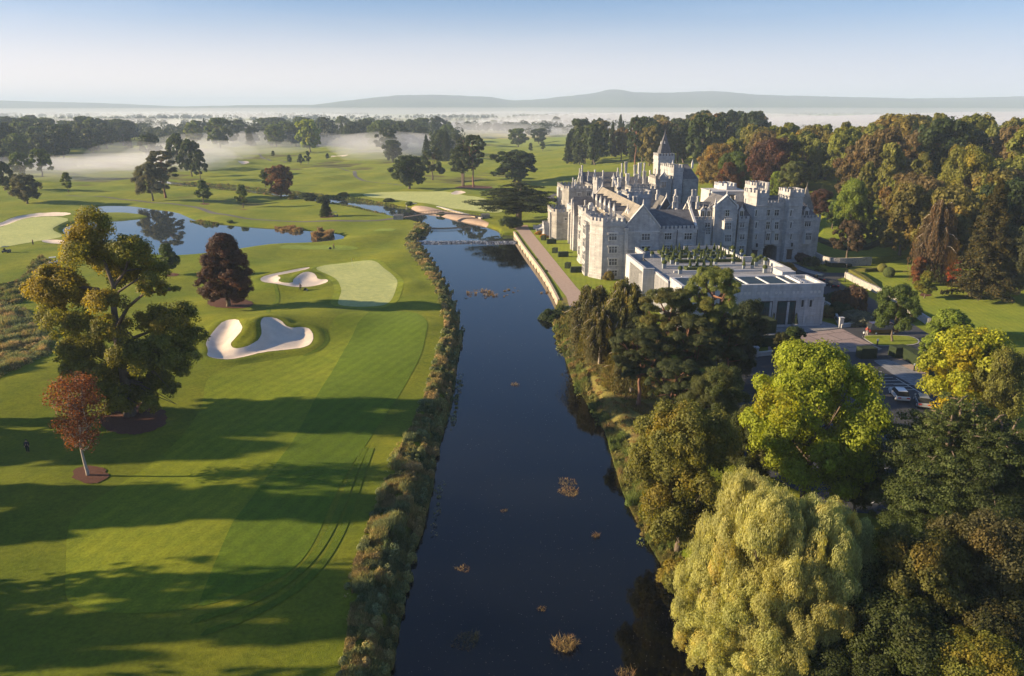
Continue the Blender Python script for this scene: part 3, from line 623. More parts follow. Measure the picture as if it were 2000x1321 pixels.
COLR = {'dark': (.042, .066, .018), 'green': (.080, .120, .022), 'mid': (.11, .15, .028), 'yg': (.27, .32, .025), 'lime': (.18, .24, .03), 'olive': (.15, .155, .032),
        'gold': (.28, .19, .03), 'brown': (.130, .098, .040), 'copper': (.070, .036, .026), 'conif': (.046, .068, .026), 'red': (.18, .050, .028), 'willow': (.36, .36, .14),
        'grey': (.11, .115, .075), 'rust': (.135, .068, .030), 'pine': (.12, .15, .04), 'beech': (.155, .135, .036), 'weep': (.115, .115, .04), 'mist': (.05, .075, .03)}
WIDTH = {'round': 12.6, 'tall': 8.2, 'loose': 12.2, 'egg': 8.6, 'young': 8.2, 'sparse': 8.6, 'fir': 7.4, 'spruce': 8.8, 'cedar': 17, 'pine': 10, 'weeping': 13.5, 'willow': 16, 'bush': 16}
KIND_NAME = {'round': 'broadleaf_tree', 'tall': 'broadleaf_tree', 'loose': 'broadleaf_tree', 'egg': 'maple_tree', 'young': 'young_tree', 'sparse': 'red_leaved_tree', 'fir': 'fir_tree', 'spruce': 'spruce_tree', 'cedar': 'cedar_tree', 'pine': 'pine_tree', 'weeping': 'weeping_tree', 'willow': 'willow_tree', 'bush': 'shrub'}
prng = np.random.RandomState(11)
TREES = []
def put_tree(kind, lv, x, y, z, H, wid, col, label, group=None, autumn=0.0, cat='tree', seed=None, rz=None):
    seed = prng.randint(0, 3) if seed is None else seed
    if lv == 'near': seed = seed % 3
    tm, cm, h0, bark = proto(kind, lv, seed)
    nm_ = KIND_NAME[kind]
    if nm_ == 'broadleaf_tree' and any(w in (label or '') for w in ('copper', 'golden-brown', 'dull brown', 'dull olive')): nm_ = 'beech_tree'
    e = empty(nm_, (x, y, z-.05), prng.uniform(0, 6.28) if rz is None else rz)
    sw = wid/WIDTH[kind]; e.scale = (sw, sw, H/h0)
    tag(e, label, cat, group)
    c = COLR[col] if isinstance(col, str) else col
    k = prng.uniform(.88, 1.14)
    for nm, me, mt in (('trunk', tm, M[bark]), ('crown', cm, M['leaf'])):
        if not me.materials: me.materials.append(mt)
        o = bpy.data.objects.new(nm, me); COL.objects.link(o); o.parent = e
        if nm == 'crown': o.color = (c[0]*k, c[1]*k, c[2]*k, autumn)
    TREES.append((x, y)); return e
def lvl(x, y):
    d = math.hypot(x, y); return 'near' if d < 95 else 'midn' if d < 210 else 'mid' if d < 420 else 'far'
def tb(px, pyb, pyt, wpx, kind, col, label, autumn=0.0, group=None, lv=None, cat='tree', seed=None, rz=None):
    """tree whose base stands at pixel (px,pyb), top at pyt, crown wpx pixels wide"""
    x, y, z = PT(px, pyb); d = ray(px, pyt); top = CAM_H+d[2]*(y/d[1]); zc = y*cP+(CAM_H-z)*sP
    return put_tree(kind, lv or lvl(x, y), x, y, z, top-z, wpx*zc/F_PX, col, label, group, autumn, cat, seed, rz)
def tt(px, pyt, H, wpx, kind, col, label, autumn=0.0, group=None, lv=None, cat='tree', seed=None, rz=None):
    """tree of height H whose top shows at pixel (px,pyt)"""
    z = 0.0
    for _ in range(6):
        x, y = P(px, pyt, H+z); z = gz(x, y)
    zc = y*cP+(CAM_H-z-H*.5)*sP
    return put_tree(kind, lv or lvl(x, y), x, y, z, H, wpx*zc/F_PX, col, label, group, autumn, cat, seed, rz)
# ---- left side of the picture
tb(172, 929, 738, 118, 'sparse', (.20, .075, .035), 'slender red-leaved tree in a round mulch bed, front left', .1, lv='near', cat='red tree', seed=1)
tb(447, 599, 460, 104, 'egg', 'copper', 'dense dark copper-leaved maple on an oval mulch bed between the two bunkers', .25, lv='near', cat='maple', seed=0)
tb(331, 538, 477, 44, 'young', 'green', 'small green tree behind the gold oak, by the pond edge', .1, lv='midn')
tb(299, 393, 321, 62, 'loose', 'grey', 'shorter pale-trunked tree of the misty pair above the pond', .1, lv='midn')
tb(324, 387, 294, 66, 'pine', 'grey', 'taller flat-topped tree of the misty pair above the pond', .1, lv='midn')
tb(398, 397, 353, 33, 'young', 'green', 'small green tree left of the twin saplings on the bank between pond and stream', .1)
tb(475, 407, 362, 28, 'young', 'mid', 'small slender tree standing alone between the pond and the stream', 0)
tb(637, 424, 389, 29, 'fir', 'conif', 'small spiky conifer beside the parked buggies near the bridge')
tb(549, 386, 325, 54, 'round', 'rust', 'russet-brown round tree on the stream bank', .4)
tb(519, 366, 333, 24, 'young', 'mid', 'small grey-green tree just left of the russet tree by the stream')
tb(134, 376, 338, 25, 'young', 'mid', 'lone small round-headed tree in the misty left meadow')
tb(54, 398, 342, 60, 'round', 'grey', 'wide grey-green tree at the left edge of the misty meadow', .1)
tb(83, 345, 293, 44, 'loose', 'green', 'tall tree in the mist above the lone small tree', 0)
tb(42, 346, 299, 40, 'round', 'green', 'shadowy round tree in the mist at far left', 0)
tb(10, 372, 318, 44, 'round', 'dark', 'dark tree cut by the left edge of the misty meadow', 0)
tb(565, 320, 303, 13, 'young', 'green', 'small sapling left of the misty thicket on the far fairway')
tb(534, 307, 295, 9, 'young', 'dark', 'tiny sapling beside the far cart path')
for q, (a, b, c, w_) in enumerate(((588, 322, 302, 16), (602, 321, 296, 14), (640, 312, 300, 10))):
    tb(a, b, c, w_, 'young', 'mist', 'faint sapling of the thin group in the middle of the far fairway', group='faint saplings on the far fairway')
tb(606, 296, 236, 50, 'round', 'lime', 'tall pale green tree with a rounded crown standing before the far wood', .15)
tb(430, 292, 232, 50, 'round', 'green', 'large round tree rising from the mist bank left of centre', 0)
tb(380, 285, 241, 36, 'round', 'mid', 'small round green tree left of the large one in the mist bank', .2)
tb(489, 285, 246, 20, 'fir', 'conif', 'lone pointed conifer in the mist of the far course')
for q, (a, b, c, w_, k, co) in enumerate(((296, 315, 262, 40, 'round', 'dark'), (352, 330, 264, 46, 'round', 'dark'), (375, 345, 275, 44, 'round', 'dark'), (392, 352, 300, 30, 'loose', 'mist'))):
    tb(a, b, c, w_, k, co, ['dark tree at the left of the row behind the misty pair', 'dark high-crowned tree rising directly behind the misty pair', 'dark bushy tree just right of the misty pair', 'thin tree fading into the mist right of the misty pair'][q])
tb(800, 369, 306, 74, 'round', 'dark', 'low dark spreading tree on the fairway edge above the far green', .1)
tb(845, 352, 292, 52, 'loose', 'mist', 'hazy brownish tree behind the low dark spreading one', .3)
tb(905, 364, 264, 58, 'cedar', 'dark', 'tall dark cedar with bare forked trunk on a mulch bed above the far green', lv='mid')
tb(925, 366, 262, 52, 'pine', 'dark', 'tall dark pine close beside the forked cedar above the far green', lv='mid')
tb(1004, 356, 297, 92, 'round', 'dark', 'broad dark dome-shaped tree behind the spreading cedar')
tb(1012, 434, 351, 165, 'cedar', (.040, .055, .020), 'spreading layered cedar on the river bank at the end of the stone wall', lv='midn', cat='cedar')
tb(1000, 458, 414, 44, 'bush', 'dark', 'dark bush overhanging the weir beneath the layered cedar', lv='midn', cat='bush')
tb(800, 405, 388, 14, 'bush', 'green', 'small bush at the end of the pale stone river wall', cat='bush')
tb(1012, 287, 252, 42, 'round', 'green', 'round tree at the far end of the right fairway', .1)
tb(1036, 298, 280, 11, 'young', 'dark', 'left one of two tiny round trees on the far right fairway')
tb(1060, 295, 277, 13, 'young', 'dark', 'right one of two tiny round trees on the far right fairway')
tb(1052, 280, 252, 34, 'round', 'mist', 'hazy round tree beyond the two tiny ones', 0)
# ---- the big gold oak: own skeleton
def big_oak():
    x, y, z = PT(256, 812); rng = np.random.RandomState(5); e = empty('oak_tree', (x, y, z)); zc = y*cP+42*sP; s = zc/F_PX
    tag(e, 'huge golden-green oak with a forked grey trunk on a mulch bed, left foreground', 'oak')
    top = CAM_H+ray(256, 435)[2]*(y/ray(256, 435)[1]); 
    def q(px, py, dy=0):
        d = ray(px, py); t = (y+dy)/d[1]; return np.array([d[0]*t-x, dy, CAM_H+d[2]*t-z])
    lobes = [(180, 462, 46, 0), (205, 500, 52, 2), (150, 500, 40, -2), (250, 500, 44, -3), (285, 530, 34, 2), (230, 540, 50, 4), (120, 560, 48, 0), (80, 580, 34, -2), (160, 590, 50, 3), (95, 615, 34, 1), (140, 640, 40, -3), (60, 560, 18, 1), (200, 600, 38, -4),
             (290, 560, 26, -3), (320, 570, 16, -3), (345, 566, 8, -3), (235, 640, 36, 5), (300, 640, 50, 3), (350, 640, 46, 0), (380, 650, 26, 2), (330, 690, 50, -2), (370, 690, 30, 1), (280, 700, 48, -3), (235, 720, 44, 3), (190, 690, 42, 2), (150, 680, 36, 0), (145, 730, 34, -2), (180, 740, 34, -4), (215, 770, 40, -4), (265, 765, 38, 1), (310, 745, 38, 2), (335, 760, 18, -1), (240, 795, 26, -3), (215, 805, 22, 2), (285, 790, 24, -3), (160, 765, 24, -2), (305, 700, 40, 4), (255, 690, 36, -5), (200, 650, 36, -5), (130, 700, 24, 1), (345, 790, 0.1, 0), (190, 780, 26, 1), (350, 720, 26, -2), (175, 720, 30, 4)]
    pf = []
    for (a, b, r, dy) in lobes:
        c = q(a, b, dy); R_ = r*s
        for _ in range(3): pf.append((tuple(c+unit(rng, 1)[0]*R_*.45*np.array([1, 1, .8])), R_*rng.uniform(.55, .82)))
    L = puff_leaves(rng, pf, 230000, .15, 14, subr=.44)
    cr = link('crown', leaf_mesh('crown', rng, L[0], L[1], L[2], 1.0, L[3], np.clip(L[4]+np.where(L[0][:, 2] > 13, -.12, .28), 0, 1)), M['leaf'], e); cr.color = (.175, .180, .030, .36)
    mb = MB(); A_ = lambda *p: [q(*k) if not isinstance(k, np.ndarray) else k for k in p]
    mb.tube(A_((256, 822, 0), (250, 780, 0), (240, 715, 0), (228, 650, 0)), [.95, .72, .62, .55], 9)
    for pts, r0 in (([(228, 650, 0), (222, 600, 0), (222, 560, 0), (200, 500, 0), (185, 462, 0)], .5), ([(222, 590, 0), (190, 565, 1), (155, 560, 1), (120, 560, 0), (80, 575, -1)], .33), ([(228, 640, 0), (250, 600, -1), (280, 575, -2), (320, 568, -3), (345, 566, -3)], .28),
                    ([(240, 690, 0), (262, 660, 1), (300, 645, 2), (350, 640, 0)], .36), ([(246, 740, 0), (280, 705, -1), (330, 690, -2)], .3), ([(222, 560, 0), (245, 530, 1), (250, 500, -2)], .26), ([(228, 640, 0), (190, 620, 1), (140, 635, -2), (98, 615, 1)], .26), ([(246, 740, 0), (215, 710, 2), (175, 715, 3), (145, 730, -2)], .24), ([(250, 770, 0), (225, 765, -2), (212, 770, -3)], .2), ([(222, 600, 0), (232, 570, -2), (270, 545, -1), (288, 528, 1)], .22)):
        mb.tube(A_(*pts), list(np.linspace(r0, .06, len(pts))), 7)
    nodes = np.array([q(*k) for k in ((228, 650, 0), (222, 600, 0), (222, 560, 0), (200, 500, 0), (190, 565, 1), (155, 560, 1), (120, 560, 0), (250, 600, -1), (280, 575, -2), (320, 568, -3), (262, 660, 1), (300, 645, 2), (350, 640, 0), (280, 705, -1), (330, 690, -2), (245, 530, 1), (190, 620, 1), (140, 635, -2), (215, 710, 2), (175, 715, 3), (225, 765, -2), (246, 740, 0), (232, 570, -2))])
    for p_ in pf[::2]:
        c = np.array(p_[0]); base = nodes[np.argmin(((nodes-c)**2).sum(1))]
        mb.tube([base, (base+c)/2+rng.normal(size=3)*.25, c], [.13, .08, .03], 4)
    mb.build('trunk', M['bark'], e, True)
big_oak()
# ---- right bank, near trees
tt(1608, 688, 18.5, 240, 'loose', 'yg', 'bright yellow-green maple in the middle of the right foreground', .14, lv='near', cat='maple', seed=1, rz=2.4)
tt(1345, 800, 15.5, 215, 'round', 'olive', 'dense olive-brown tree overhanging the river, right of the water', .25, lv='near', seed=1, rz=1)
def willows():
    tt(1512, 975, 16.0, 215, 'willow', 'willow', 'tall silvery yellow willow in the middle of the bottom right group', .04, lv='near', cat='willow', seed=0, rz=0)
    tt(1612, 992, 15.0, 190, 'willow', (.33, .34, .135), 'rounded silvery willow right of the tall one in the bottom right group', .1, lv='near', cat='willow', seed=1, rz=1)
    tt(1425, 1052, 12.5, 190, 'willow', (.34, .345, .13), 'willow clump leaning over the river left of the tall silvery one', .1, lv='near', cat='willow', seed=1, rz=5)
    tt(1560, 1090, 12.0, 230, 'willow', (.35, .34, .12), 'yellowish willow clump in front of the tall silvery one', .05, lv='near', cat='willow', seed=0, rz=2.2)
    tt(1465, 935, 15.5, 165, 'willow', (.34, .34, .14), 'smaller silvery willow clump rising behind the silvery willows', .05, lv='near', cat='willow', seed=1, rz=2)
    tt(1640, 1010, 13, 200, 'willow', (.27, .29, .13), 'greyer willow clump to the right of the silvery willows', .05, lv='near', cat='willow', seed=1, rz=4)
    tt(1500, 1130, 10.5, 260, 'willow', (.32, .33, .11), 'low willow clump at the bottom edge over the river', .1, lv='near', cat='willow', seed=0, rz=3)
willows()
tt(1885, 760, 17, 300, 'cedar', (.075, .10, .026), 'wide layered cedar at the right edge, lit on its upper plates', lv='near', cat='cedar', seed=0)
tt(1965, 800, 16, 260, 'cedar', (.060, .082, .022), 'second layered cedar cut by the right edge of the picture', lv='near', cat='cedar', seed=1)
tt(1830, 880, 12, 200, 'cedar', (.065, .09, .024), 'lower layered cedar in front of the lit one', lv='near', cat='cedar', seed=0)
tt(1905, 648, 13.5, 150, 'round', (.26, .28, .02), 'yellow maple with orange patches beside the right lawn', .35, lv='midn', cat='maple')
tt(1968, 690, 12, 95, 'round', 'olive', 'dull green tree behind the yellow maple at the right edge', .2, lv='midn')
tt(1858, 608, 10.5, 84, 'tall', 'lime', 'light green tree at the end of the drive beside the yellow maple', 0, lv='midn')
tb(1742, 668, 560, 74, 'loose', 'green', 'dark green tree in a mulch circle on the traffic island', 0, lv='midn', seed=1)
tt(1405, 722, 10.5, 130, 'round', (.08, .10, .028), 'dim green tree between the pines and the yellow-green maple', .25, lv='near')
tt(1385, 740, 9.5, 110, 'willow', (.10, .115, .04), 'soft feathery green shrub tree behind the olive tree', .1, lv='near', seed=1)
tt(1480, 800, 9.5, 110, 'round', (.06, .075, .02), 'shaded tree left of the yellow-green maple trunk', .2, lv='near')
tt(1552, 640, 6.5, 52, 'tall', (.05, .08, .02), 'small dark tree beside the low parking wall', .1, lv='midn')
tt(1530, 650, 5.5, 40, 'tall', (.06, .07, .02), 'small brownish tree next to the dark one by the parking wall', .4, lv='midn')
tt(1800, 1060, 13, 230, 'loose', (.12, .12, .028), 'thin golden-green tree in shade below the cedars', .35, lv='near')
tt(1930, 1020, 13.5, 220, 'loose', (.085, .08, .03), 'brownish tree at the right edge below the cedars', .25, lv='near')
tt(1760, 1180, 10, 260, 'round', (.05, .065, .016), 'dark green tree in the shade at the bottom right', .15, lv='near')
tt(1650, 1250, 7, 240, 'round', (.045, .06, .015), 'low dark tree behind the willow at the bottom edge', .1, lv='near')
tt(1930, 1180, 10, 240, 'round', (.055, .06, .018), 'shaded dark tree at the right edge near the bottom', .3, lv='near')
tt(1925, 1262, 9.5, 240, 'round', (.15, .16, .025), 'yellow-green tree top at the bottom right corner', .3, lv='near')
tt(1690, 860, 8.5, 90, 'round', (.045, .06, .016), 'low dark tree right of the yellow-green maple', .1, lv='near')
# ---- weeping beeches and pines in front of the terrace garden
tt(1160, 545, 13.5, 120, 'weeping', 'weep', 'brown-green weeping beech nearest the gravel walk', .25, lv='midn', cat='weeping beech', seed=0)
tt(1225, 533, 15.5, 130, 'weeping', (.13, .13, .04), 'tallest weeping beech, pale branches arching against the white building', .2, lv='midn', cat='weeping beech', seed=1)
tt(1240, 640, 10.5, 110, 'weeping', (.105, .105, .036), 'lower weeping beech hanging over the bare bank', .3, lv='midn', cat='weeping beech', seed=2)
tt(1175, 590, 11, 90, 'weeping', (.11, .105, .036), 'narrow weeping beech at the river end of the lawn', .2, lv='midn', cat='weeping beech', seed=1)
tt(1310, 562, 16, 130, 'pine', (.10, .115, .036), 'dusty olive pine behind the tallest weeping beech', .2, lv='near', seed=1)
tt(1398, 521, 19, 105, 'pine', (.15, .18, .045), 'tall sunlit scots pine with red limbs in front of the white pavilion', .15, lv='near', seed=0)
tt(1255, 640, 12, 120, 'pine', (.065, .08, .028), 'dark pine in the middle of the bank grove', .05, lv='near', seed=2)
tt(1350, 620, 13, 120, 'pine', (.08, .095, .032), 'brownish pine under the tall scots pine', .2, lv='near', seed=2)
tt(1430, 615, 12, 90, 'pine', (.075, .095, .028), 'small bright-tipped pine right of the tall scots pine', .2, lv='near', seed=1)
tt(1325, 705, 10.5, 110, 'pine', (.058, .074, .026), 'front dark pine at the foot of the bank grove', 0, lv='near', seed=0)
tt(1245, 590, 12, 80, 'spruce', (.034, .045, .02), 'dark spruce hidden between the weeping beeches', 0, lv='midn')
tt(1465, 590, 9, 70, 'round', (.035, .05, .018), 'dark evergreen beside the pavilion doors', .05, lv='midn')
tt(1440, 650, 8, 80, 'round', (.04, .052, .018), 'dark evergreen in front of the clipped hedge', .1, lv='near')
# ---- lawn trees right of the manor
tb(1625, 448, 394, 38, 'young', 'green', 'small round green tree on the sunlit lawn right of the manor')
tb(1653, 508, 432, 62, 'loose', (.075, .055, .028), 'brown-leaved tree standing on the raised lawn above the stone wall', .3)
tb(1702, 477, 430, 26, 'tall', 'mid', 'slim tree with a pale leaning trunk on the lawn', .1)
tb(1732, 470, 425, 26, 'fir', 'conif', 'small blue-green conifer right of the slim pale-trunked tree')
tb(1790, 557, 503, 28, 'tall', 'rust', 'left of the two small red trees below the wood', .7, cat='red tree')
tb(1861, 560, 508, 30, 'tall', (.24, .07, .03), 'right one of the two small red trees below the wood', .5, cat='red tree')
tb(1805, 583, 530, 40, 'young', (.13, .15, .02), 'small yellow-green tree in front of the two red ones', .4)
# ---- woods
WL_R = ['copper-brown', 'golden-brown', 'olive green', 'dark green', 'yellow-green', 'dark conifer']
def wood(poly_px, n, Hr, opts, seed, where, group, spacing=7.5, wr=(.65, .85), lv=None, maxtry=40):
    """opts: (weight, kind, colour, autumn, word)"""
    rng = np.random.RandomState(seed); pts = []
    pw = np.array([PT(a, b)[:2] for a, b in poly_px]); lo, hi = pw.min(0), pw.max(0)
    ws = np.array([o[0] for o in opts], float); ws /= ws.sum(); k = 0
    for _ in range(n*maxtry):
        q = lo+(hi-lo)*rng.rand(2)
        if sd_poly(q[:1], q[1:], pw, 1)[0] > 0: continue
        if any((q[0]-a)**2+(q[1]-b)**2 < spacing**2 for a, b in pts): continue
        pts.append(tuple(q)); o = opts[rng.choice(len(opts), p=ws)]; H = rng.uniform(*Hr); z = gz(*q)
        wd = H*rng.uniform(*wr)*(.5 if o[1] in ('fir', 'spruce', 'tall') else 1)
        put_tree(o[1], lv or lvl(*q), q[0], q[1], z, H, wd, o[2], f'{o[4]} {where}', f'{o[4]}s {group}', o[3]); k += 1
        if k >= n: break
    return k
AUT = [(2.2, 'round', 'brown', .2, 'copper-brown tree'), (4, 'round', (.165, .150, .038), .25, 'golden-brown tree'), (3.5, 'tall', 'olive', .25, 'olive-green tree'), (1.6, 'round', 'dark', .05, 'dark green tree'), (1.6, 'loose', (.17, .19, .035), .15, 'yellow-green tree'), (1.3, 'spruce', 'conif', 0, 'dark conifer')]
DRK = [(4, 'round', 'dark', .12, 'dark green tree'), (2.5, 'round', 'beech', .1, 'dull olive tree'), (3.4, 'spruce', 'conif', 0, 'dark conifer'), (1.4, 'cedar', 'conif', 0, 'flat-topped cedar'), (1.2, 'round', 'brown', .2, 'dull brown tree')]
# wood behind the manor
wood([(1092, 322), (1160, 326), (1260, 325), (1400, 335), (1500, 340), (1500, 285), (1300, 276), (1140, 285), (1100, 295)], 78, (22, 30), DRK, 2, 'in the dark wood behind the manor', 'in the wood behind the manor', 7.4, (.65, .85))
tb(1240, 322, 228, 40, 'pine', 'dark', 'tallest dark pine standing over the wood behind the manor', lv='mid')
tb(1448, 318, 221, 30, 'fir', 'conif', 'tall pointed fir sticking out above the wood right of the spire', lv='mid')
tb(1395, 318, 237, 28, 'fir', 'conif', 'second pointed fir in the wood right of the spire', lv='mid')
tb(1322, 320, 243, 50, 'cedar', 'conif', 'flat-topped cedar on the skyline above the spire', lv='mid')
# autumn wood to the right
wood([(1400, 362), (1480, 372), (1600, 392), (1660, 440), (1740, 455), (1790, 440), (1990, 430), (2150, 400), (2150, 330), (1750, 325), (1480, 335)], 98, (20, 28), AUT, 4, 'in the autumn wood right of the manor', 'in the autumn wood', 7.6, (.65, .9))
wood([(1700, 460), (1760, 515), (1990, 560), (2200, 560), (2200, 470), (1990, 440), (1740, 440)], 30, (16, 22), AUT, 8, 'at the front of the autumn wood', 'at the front of the autumn wood', 7.0, (.65, .85))
tb(1395, 372, 284, 78, 'round', (.20, .155, .04), 'orange-gold tree just right of the main tower', .3, lv='midn')
tb(1430, 380, 300, 70, 'round', 'green', 'green tree overlapping the orange-gold one', .15, lv='midn')
tb(1420, 385, 320, 50, 'round', 'rust', 'rusty-topped small tree behind the flat tower', .2, lv='midn')
tb(1500, 392, 275, 92, 'round', 'copper', 'big dark copper beech above the gate towers', .35, lv='midn')
tb(1512, 400, 336, 30, 'tall', 'lime', 'small bright green tree just right of the gate tower', .1, lv='midn')
tb(1545, 402, 316, 52, 'tall', (.10, .12, .03), 'olive tree behind the right gate turret', .2, lv='midn')
tb(1600, 425, 372, 50, 'round', 'copper', 'low dark copper tree beside the pyramid roof', .2, lv='midn')
tb(1655, 470, 355, 60, 'round', 'lime', 'yellow-green bushy tree at the wood edge above the lawn', .15, lv='midn')
tb(1815, 552, 378, 82, 'weeping', (.105, .080, .045), 'huge brown weeping tree standing at the lawn edge', .35, lv='midn')
tb(1845, 545, 420, 56, 'tall', (.10, .105, .03), 'tall green-gold tree next to the huge brown weeping one', .35, lv='midn')
tb(1912, 585, 350, 120, 'spruce', (.085, .082, .030), 'tall brownish conifer with pale trunk at the right lawn edge', .3, lv='midn')
tb(1868, 470, 293, 100, 'loose', (.16, .165, .028), 'tall yellow-green tree with a leaning crown high in the wood', .2, lv='midn')
tb(1955, 585, 452, 90, 'round', (.075, .08, .028), 'dense olive tree at the right end of the lawn', .25, lv='midn')
tb(1990, 575, 445, 70, 'round', (.13, .16, .03), 'light green tree cut by the right edge above the lawn', .1, lv='midn')
tb(1680, 470, 390, 40, 'tall', (.11, .13, .03), 'slim green-gold tree left of the brown weeping tree', .2, lv='midn')
# woods on the left and in the distance
FAR = [(4, 'round', 'dark', .05, 'dark tree'), (2, 'round', 'green', .1, 'green tree'), (1.5, 'spruce', 'conif', 0, 'pointed conifer'), (1, 'loose', 'mist', .1, 'thin tree')]
wood([(-60, 300), (100, 292), (250, 284), (280, 268), (60, 262), (-60, 266)], 48, (22, 31), FAR, 12, 'in the long wood on the far left', 'in the far left wood', 12, (.8, 1.1), lv='far')
wood([(-80, 322), (60, 314), (190, 304), (262, 294), (255, 276), (60, 280), (-80, 286)], 46, (22, 31), FAR, 31, 'in the darker front row of the far left wood', 'in the front row of the far left wood', 12, (.8, 1.05), lv='far')
wood([(380, 281), (520, 279), (700, 277), (900, 276), (900, 266), (640, 264), (380, 268)], 34, (20, 30), FAR, 32, 'in the dark belt across the middle distance', 'in the middle distance belt', 15, (.85, 1.15), lv='far')
wood([(-60, 345), (40, 322), (70, 305), (-60, 305)], 12, (15, 22), FAR, 13, 'in the near corner of the left wood', 'in the near corner of the left wood', 11, (.8, 1.1), lv='mid')
wood([(660, 284), (740, 300), (880, 322), (900, 300), (860, 278), (760, 266), (670, 268)], 36, (20, 29), FAR, 14, 'in the clump of woodland on the middle fairway', 'in the middle clump', 13, (.75, 1.0), lv='mid')
wood([(450, 292), (560, 290), (640, 286), (640, 268), (470, 268)], 26, (19, 27), FAR, 15, 'in the hazy belt beyond the far fairways', 'in the hazy belt', 16, (.8, 1.1), lv='far')
wood([(740, 318), (790, 318), (800, 300), (750, 296)], 5, (13, 17), [(1, 'round', 'mist', .1, 'faint grey tree')], 16, 'in the mist before the middle clump', 'in the mist', 9, (.9, 1.1))
wood([(960, 262), (1100, 262), (1100, 250), (960, 250)], 10, (15, 22), FAR, 17, 'in the misty row at the far end of the right fairway', 'in the misty row', 20, (.8, 1.1), lv='far')
# distant hedgerow woods: one mass that nobody could count
def far_woods():
    rng = np.random.RandomState(21); C = []; Nn = []; S = []; T = []
    rowsF = []
    for i in range(210):
        y = math.exp(rng.uniform(math.log(900), math.log(5200))); px = rng.uniform(-700, 2700); x = (px-1000)/F_PX*y; ln = rng.uniform(60, 420)*(y/2500)**.5; a = rng.normal()*.25
        if px > 950 and y < 1100: continue
        rowsF.append((x, y, ln, a))
    for x, y, ln, a in rowsF:
        nt_ = int(ln/13)+1
        for j in range(nt_):
            t = rng.uniform(-.5, .5)*ln; cx = x+t*math.cos(a)+rng.normal()*6; cy = y+t*math.sin(a)+rng.normal()*14; h = rng.uniform(9, 19); r = h*.5
            m = 90 if y < 2500 else 45; d = unit(rng, m); zb = float(0)
            C.append(np.stack([cx+d[:, 0]*r*rng.uniform(.75, 1, m), cy+d[:, 1]*r, h*.55+d[:, 2]*h*.45+3], 1)); Nn.append(d+.4*unit(rng, m)); S.append(rng.uniform(1.2, 2.2, m)*(1 if y < 2500 else 1.5)); T.append(np.full(m, rng.uniform(.7, 1.2)))
    C = np.vstack(C); me = leaf_mesh('far_woods', rng, C, np.vstack(Nn), np.concatenate(S), 1.0, np.concatenate(T), rng.rand(len(C)))
    o = link('far_woods', me, M['leaf']); o.color = (.03, .045, .022, .05); tag(o, 'distant hedgerows and copses fading into the misty plain', kind='stuff')
far_woods()
# tall trees standing out of the picture on the left: they throw the long shadows over the near fairway
def casters():
    lst = [(-92, 92, 21), (-80, 74, 19), (-96, 70, 26), (-74, 58, 18), (-90, 52, 25), (-66, 44, 17), (-84, 36, 24), (-62, 28, 18), (-100, 26, 27), (-66, 14, 20), (-120, 84, 27), (-56, 5, 16)]
    for i, (x, y, H) in enumerate(lst):
        put_tree(('loose', 'sparse', 'young', 'sparse')[i % 4], 'mid', x, y, gz(x, y), H, H*.46, 'green', 'tall tree standing beyond the left edge of the picture', 'trees beyond the left edge', .2)
casters()
# ================================================================= THE MANOR
def stone_mat(name, c1, c2, bw=.9, bh=.38, mort=.018, dirt=(.72, 1.18), rough=.9):
    m, n, bs = newmat(name); co = coords(n, True)
    sx = N(n, 'ShaderNodeSeparateXYZ'); n.links.new(co, sx.inputs[0])
    ad = N(n, 'ShaderNodeMath', operation='ADD'); n.links.new(sx.outputs[0], ad.inputs[0]); n.links.new(sx.outputs[1], ad.inputs[1])
    cb = N(n, 'ShaderNodeCombineXYZ'); n.links.new(ad.outputs[0], cb.inputs[0]); n.links.new(sx.outputs[2], cb.inputs[1])
    br = N(n, 'ShaderNodeTexBrick'); br.inputs['Scale'].default_value = 1; br.inputs['Brick Width'].default_value = bw; br.inputs['Row Height'].default_value = bh
    br.inputs['Mortar Size'].default_value = mort; br.inputs['Bias'].default_value = -.1
    br.inputs['Color1'].default_value = (*c1, 1); br.inputs['Color2'].default_value = (*c2, 1); br.inputs['Mortar'].default_value = tuple(x*.72 for x in c1)+(1,)
    n.links.new(cb.outputs[0], br.inputs[0])
    f = ramp(n, noise(n, co, .45, 6, .7), [(.28, (dirt[0],)*3), (.7, (dirt[1], dirt[1]*.99, dirt[1]*.96))])
    c = mixc(n, 1.0, br.outputs[0], f, 'MULTIPLY')
    st = ramp(n, noise(n, co, 1.1, 4, .6, (1, 1, .12)), [(.35, (.78, .77, .76)), (.55, (1.04, 1.04, 1.04))])
    c = mixc(n, .7, c, st, 'MULTIPLY')
    n.links.new(c, bs.inputs['Base Color']); bs.inputs['Roughness'].default_value = rough; bs.inputs['Specular IOR Level'].default_value = .2
    bump(n, bs, noise(n, co, 3, 5, .7), .35, .06); return m
M['stone'] = stone_mat('limestone', (.38, .38, .39), (.48, .475, .47))
M['stone_dark'] = stone_mat('weathered_limestone', (.32, .31, .30), (.42, .405, .385))
M['stone_white'] = stone_mat('pale_limestone', (.42, .43, .455), (.50, .51, .53), 1.2, .5, .012, (.86, 1.08))
M['trim'] = mat_var('dressed_stone', (.50, .49, .475), (.60, .585, .56), 1.2, .85, obj=True)
M['slate'] = stone_mat('roof_slate', (.105, .105, .115), (.15, .15, .16), .5, .28, .02, (.7, 1.3), .75)
M['slate_worn'] = stone_mat('worn_roof_slate', (.24, .22, .19), (.31, .28, .24), .5, .28, .02, (.7, 1.2), .85)
M['lead'] = mat_var('lead_roof', (.20, .21, .22), (.30, .31, .32), .4, .6, obj=True)
M['white'] = mat_var('white_metal', (.62, .62, .63), (.72, .72, .72), 1, .5, obj=True)
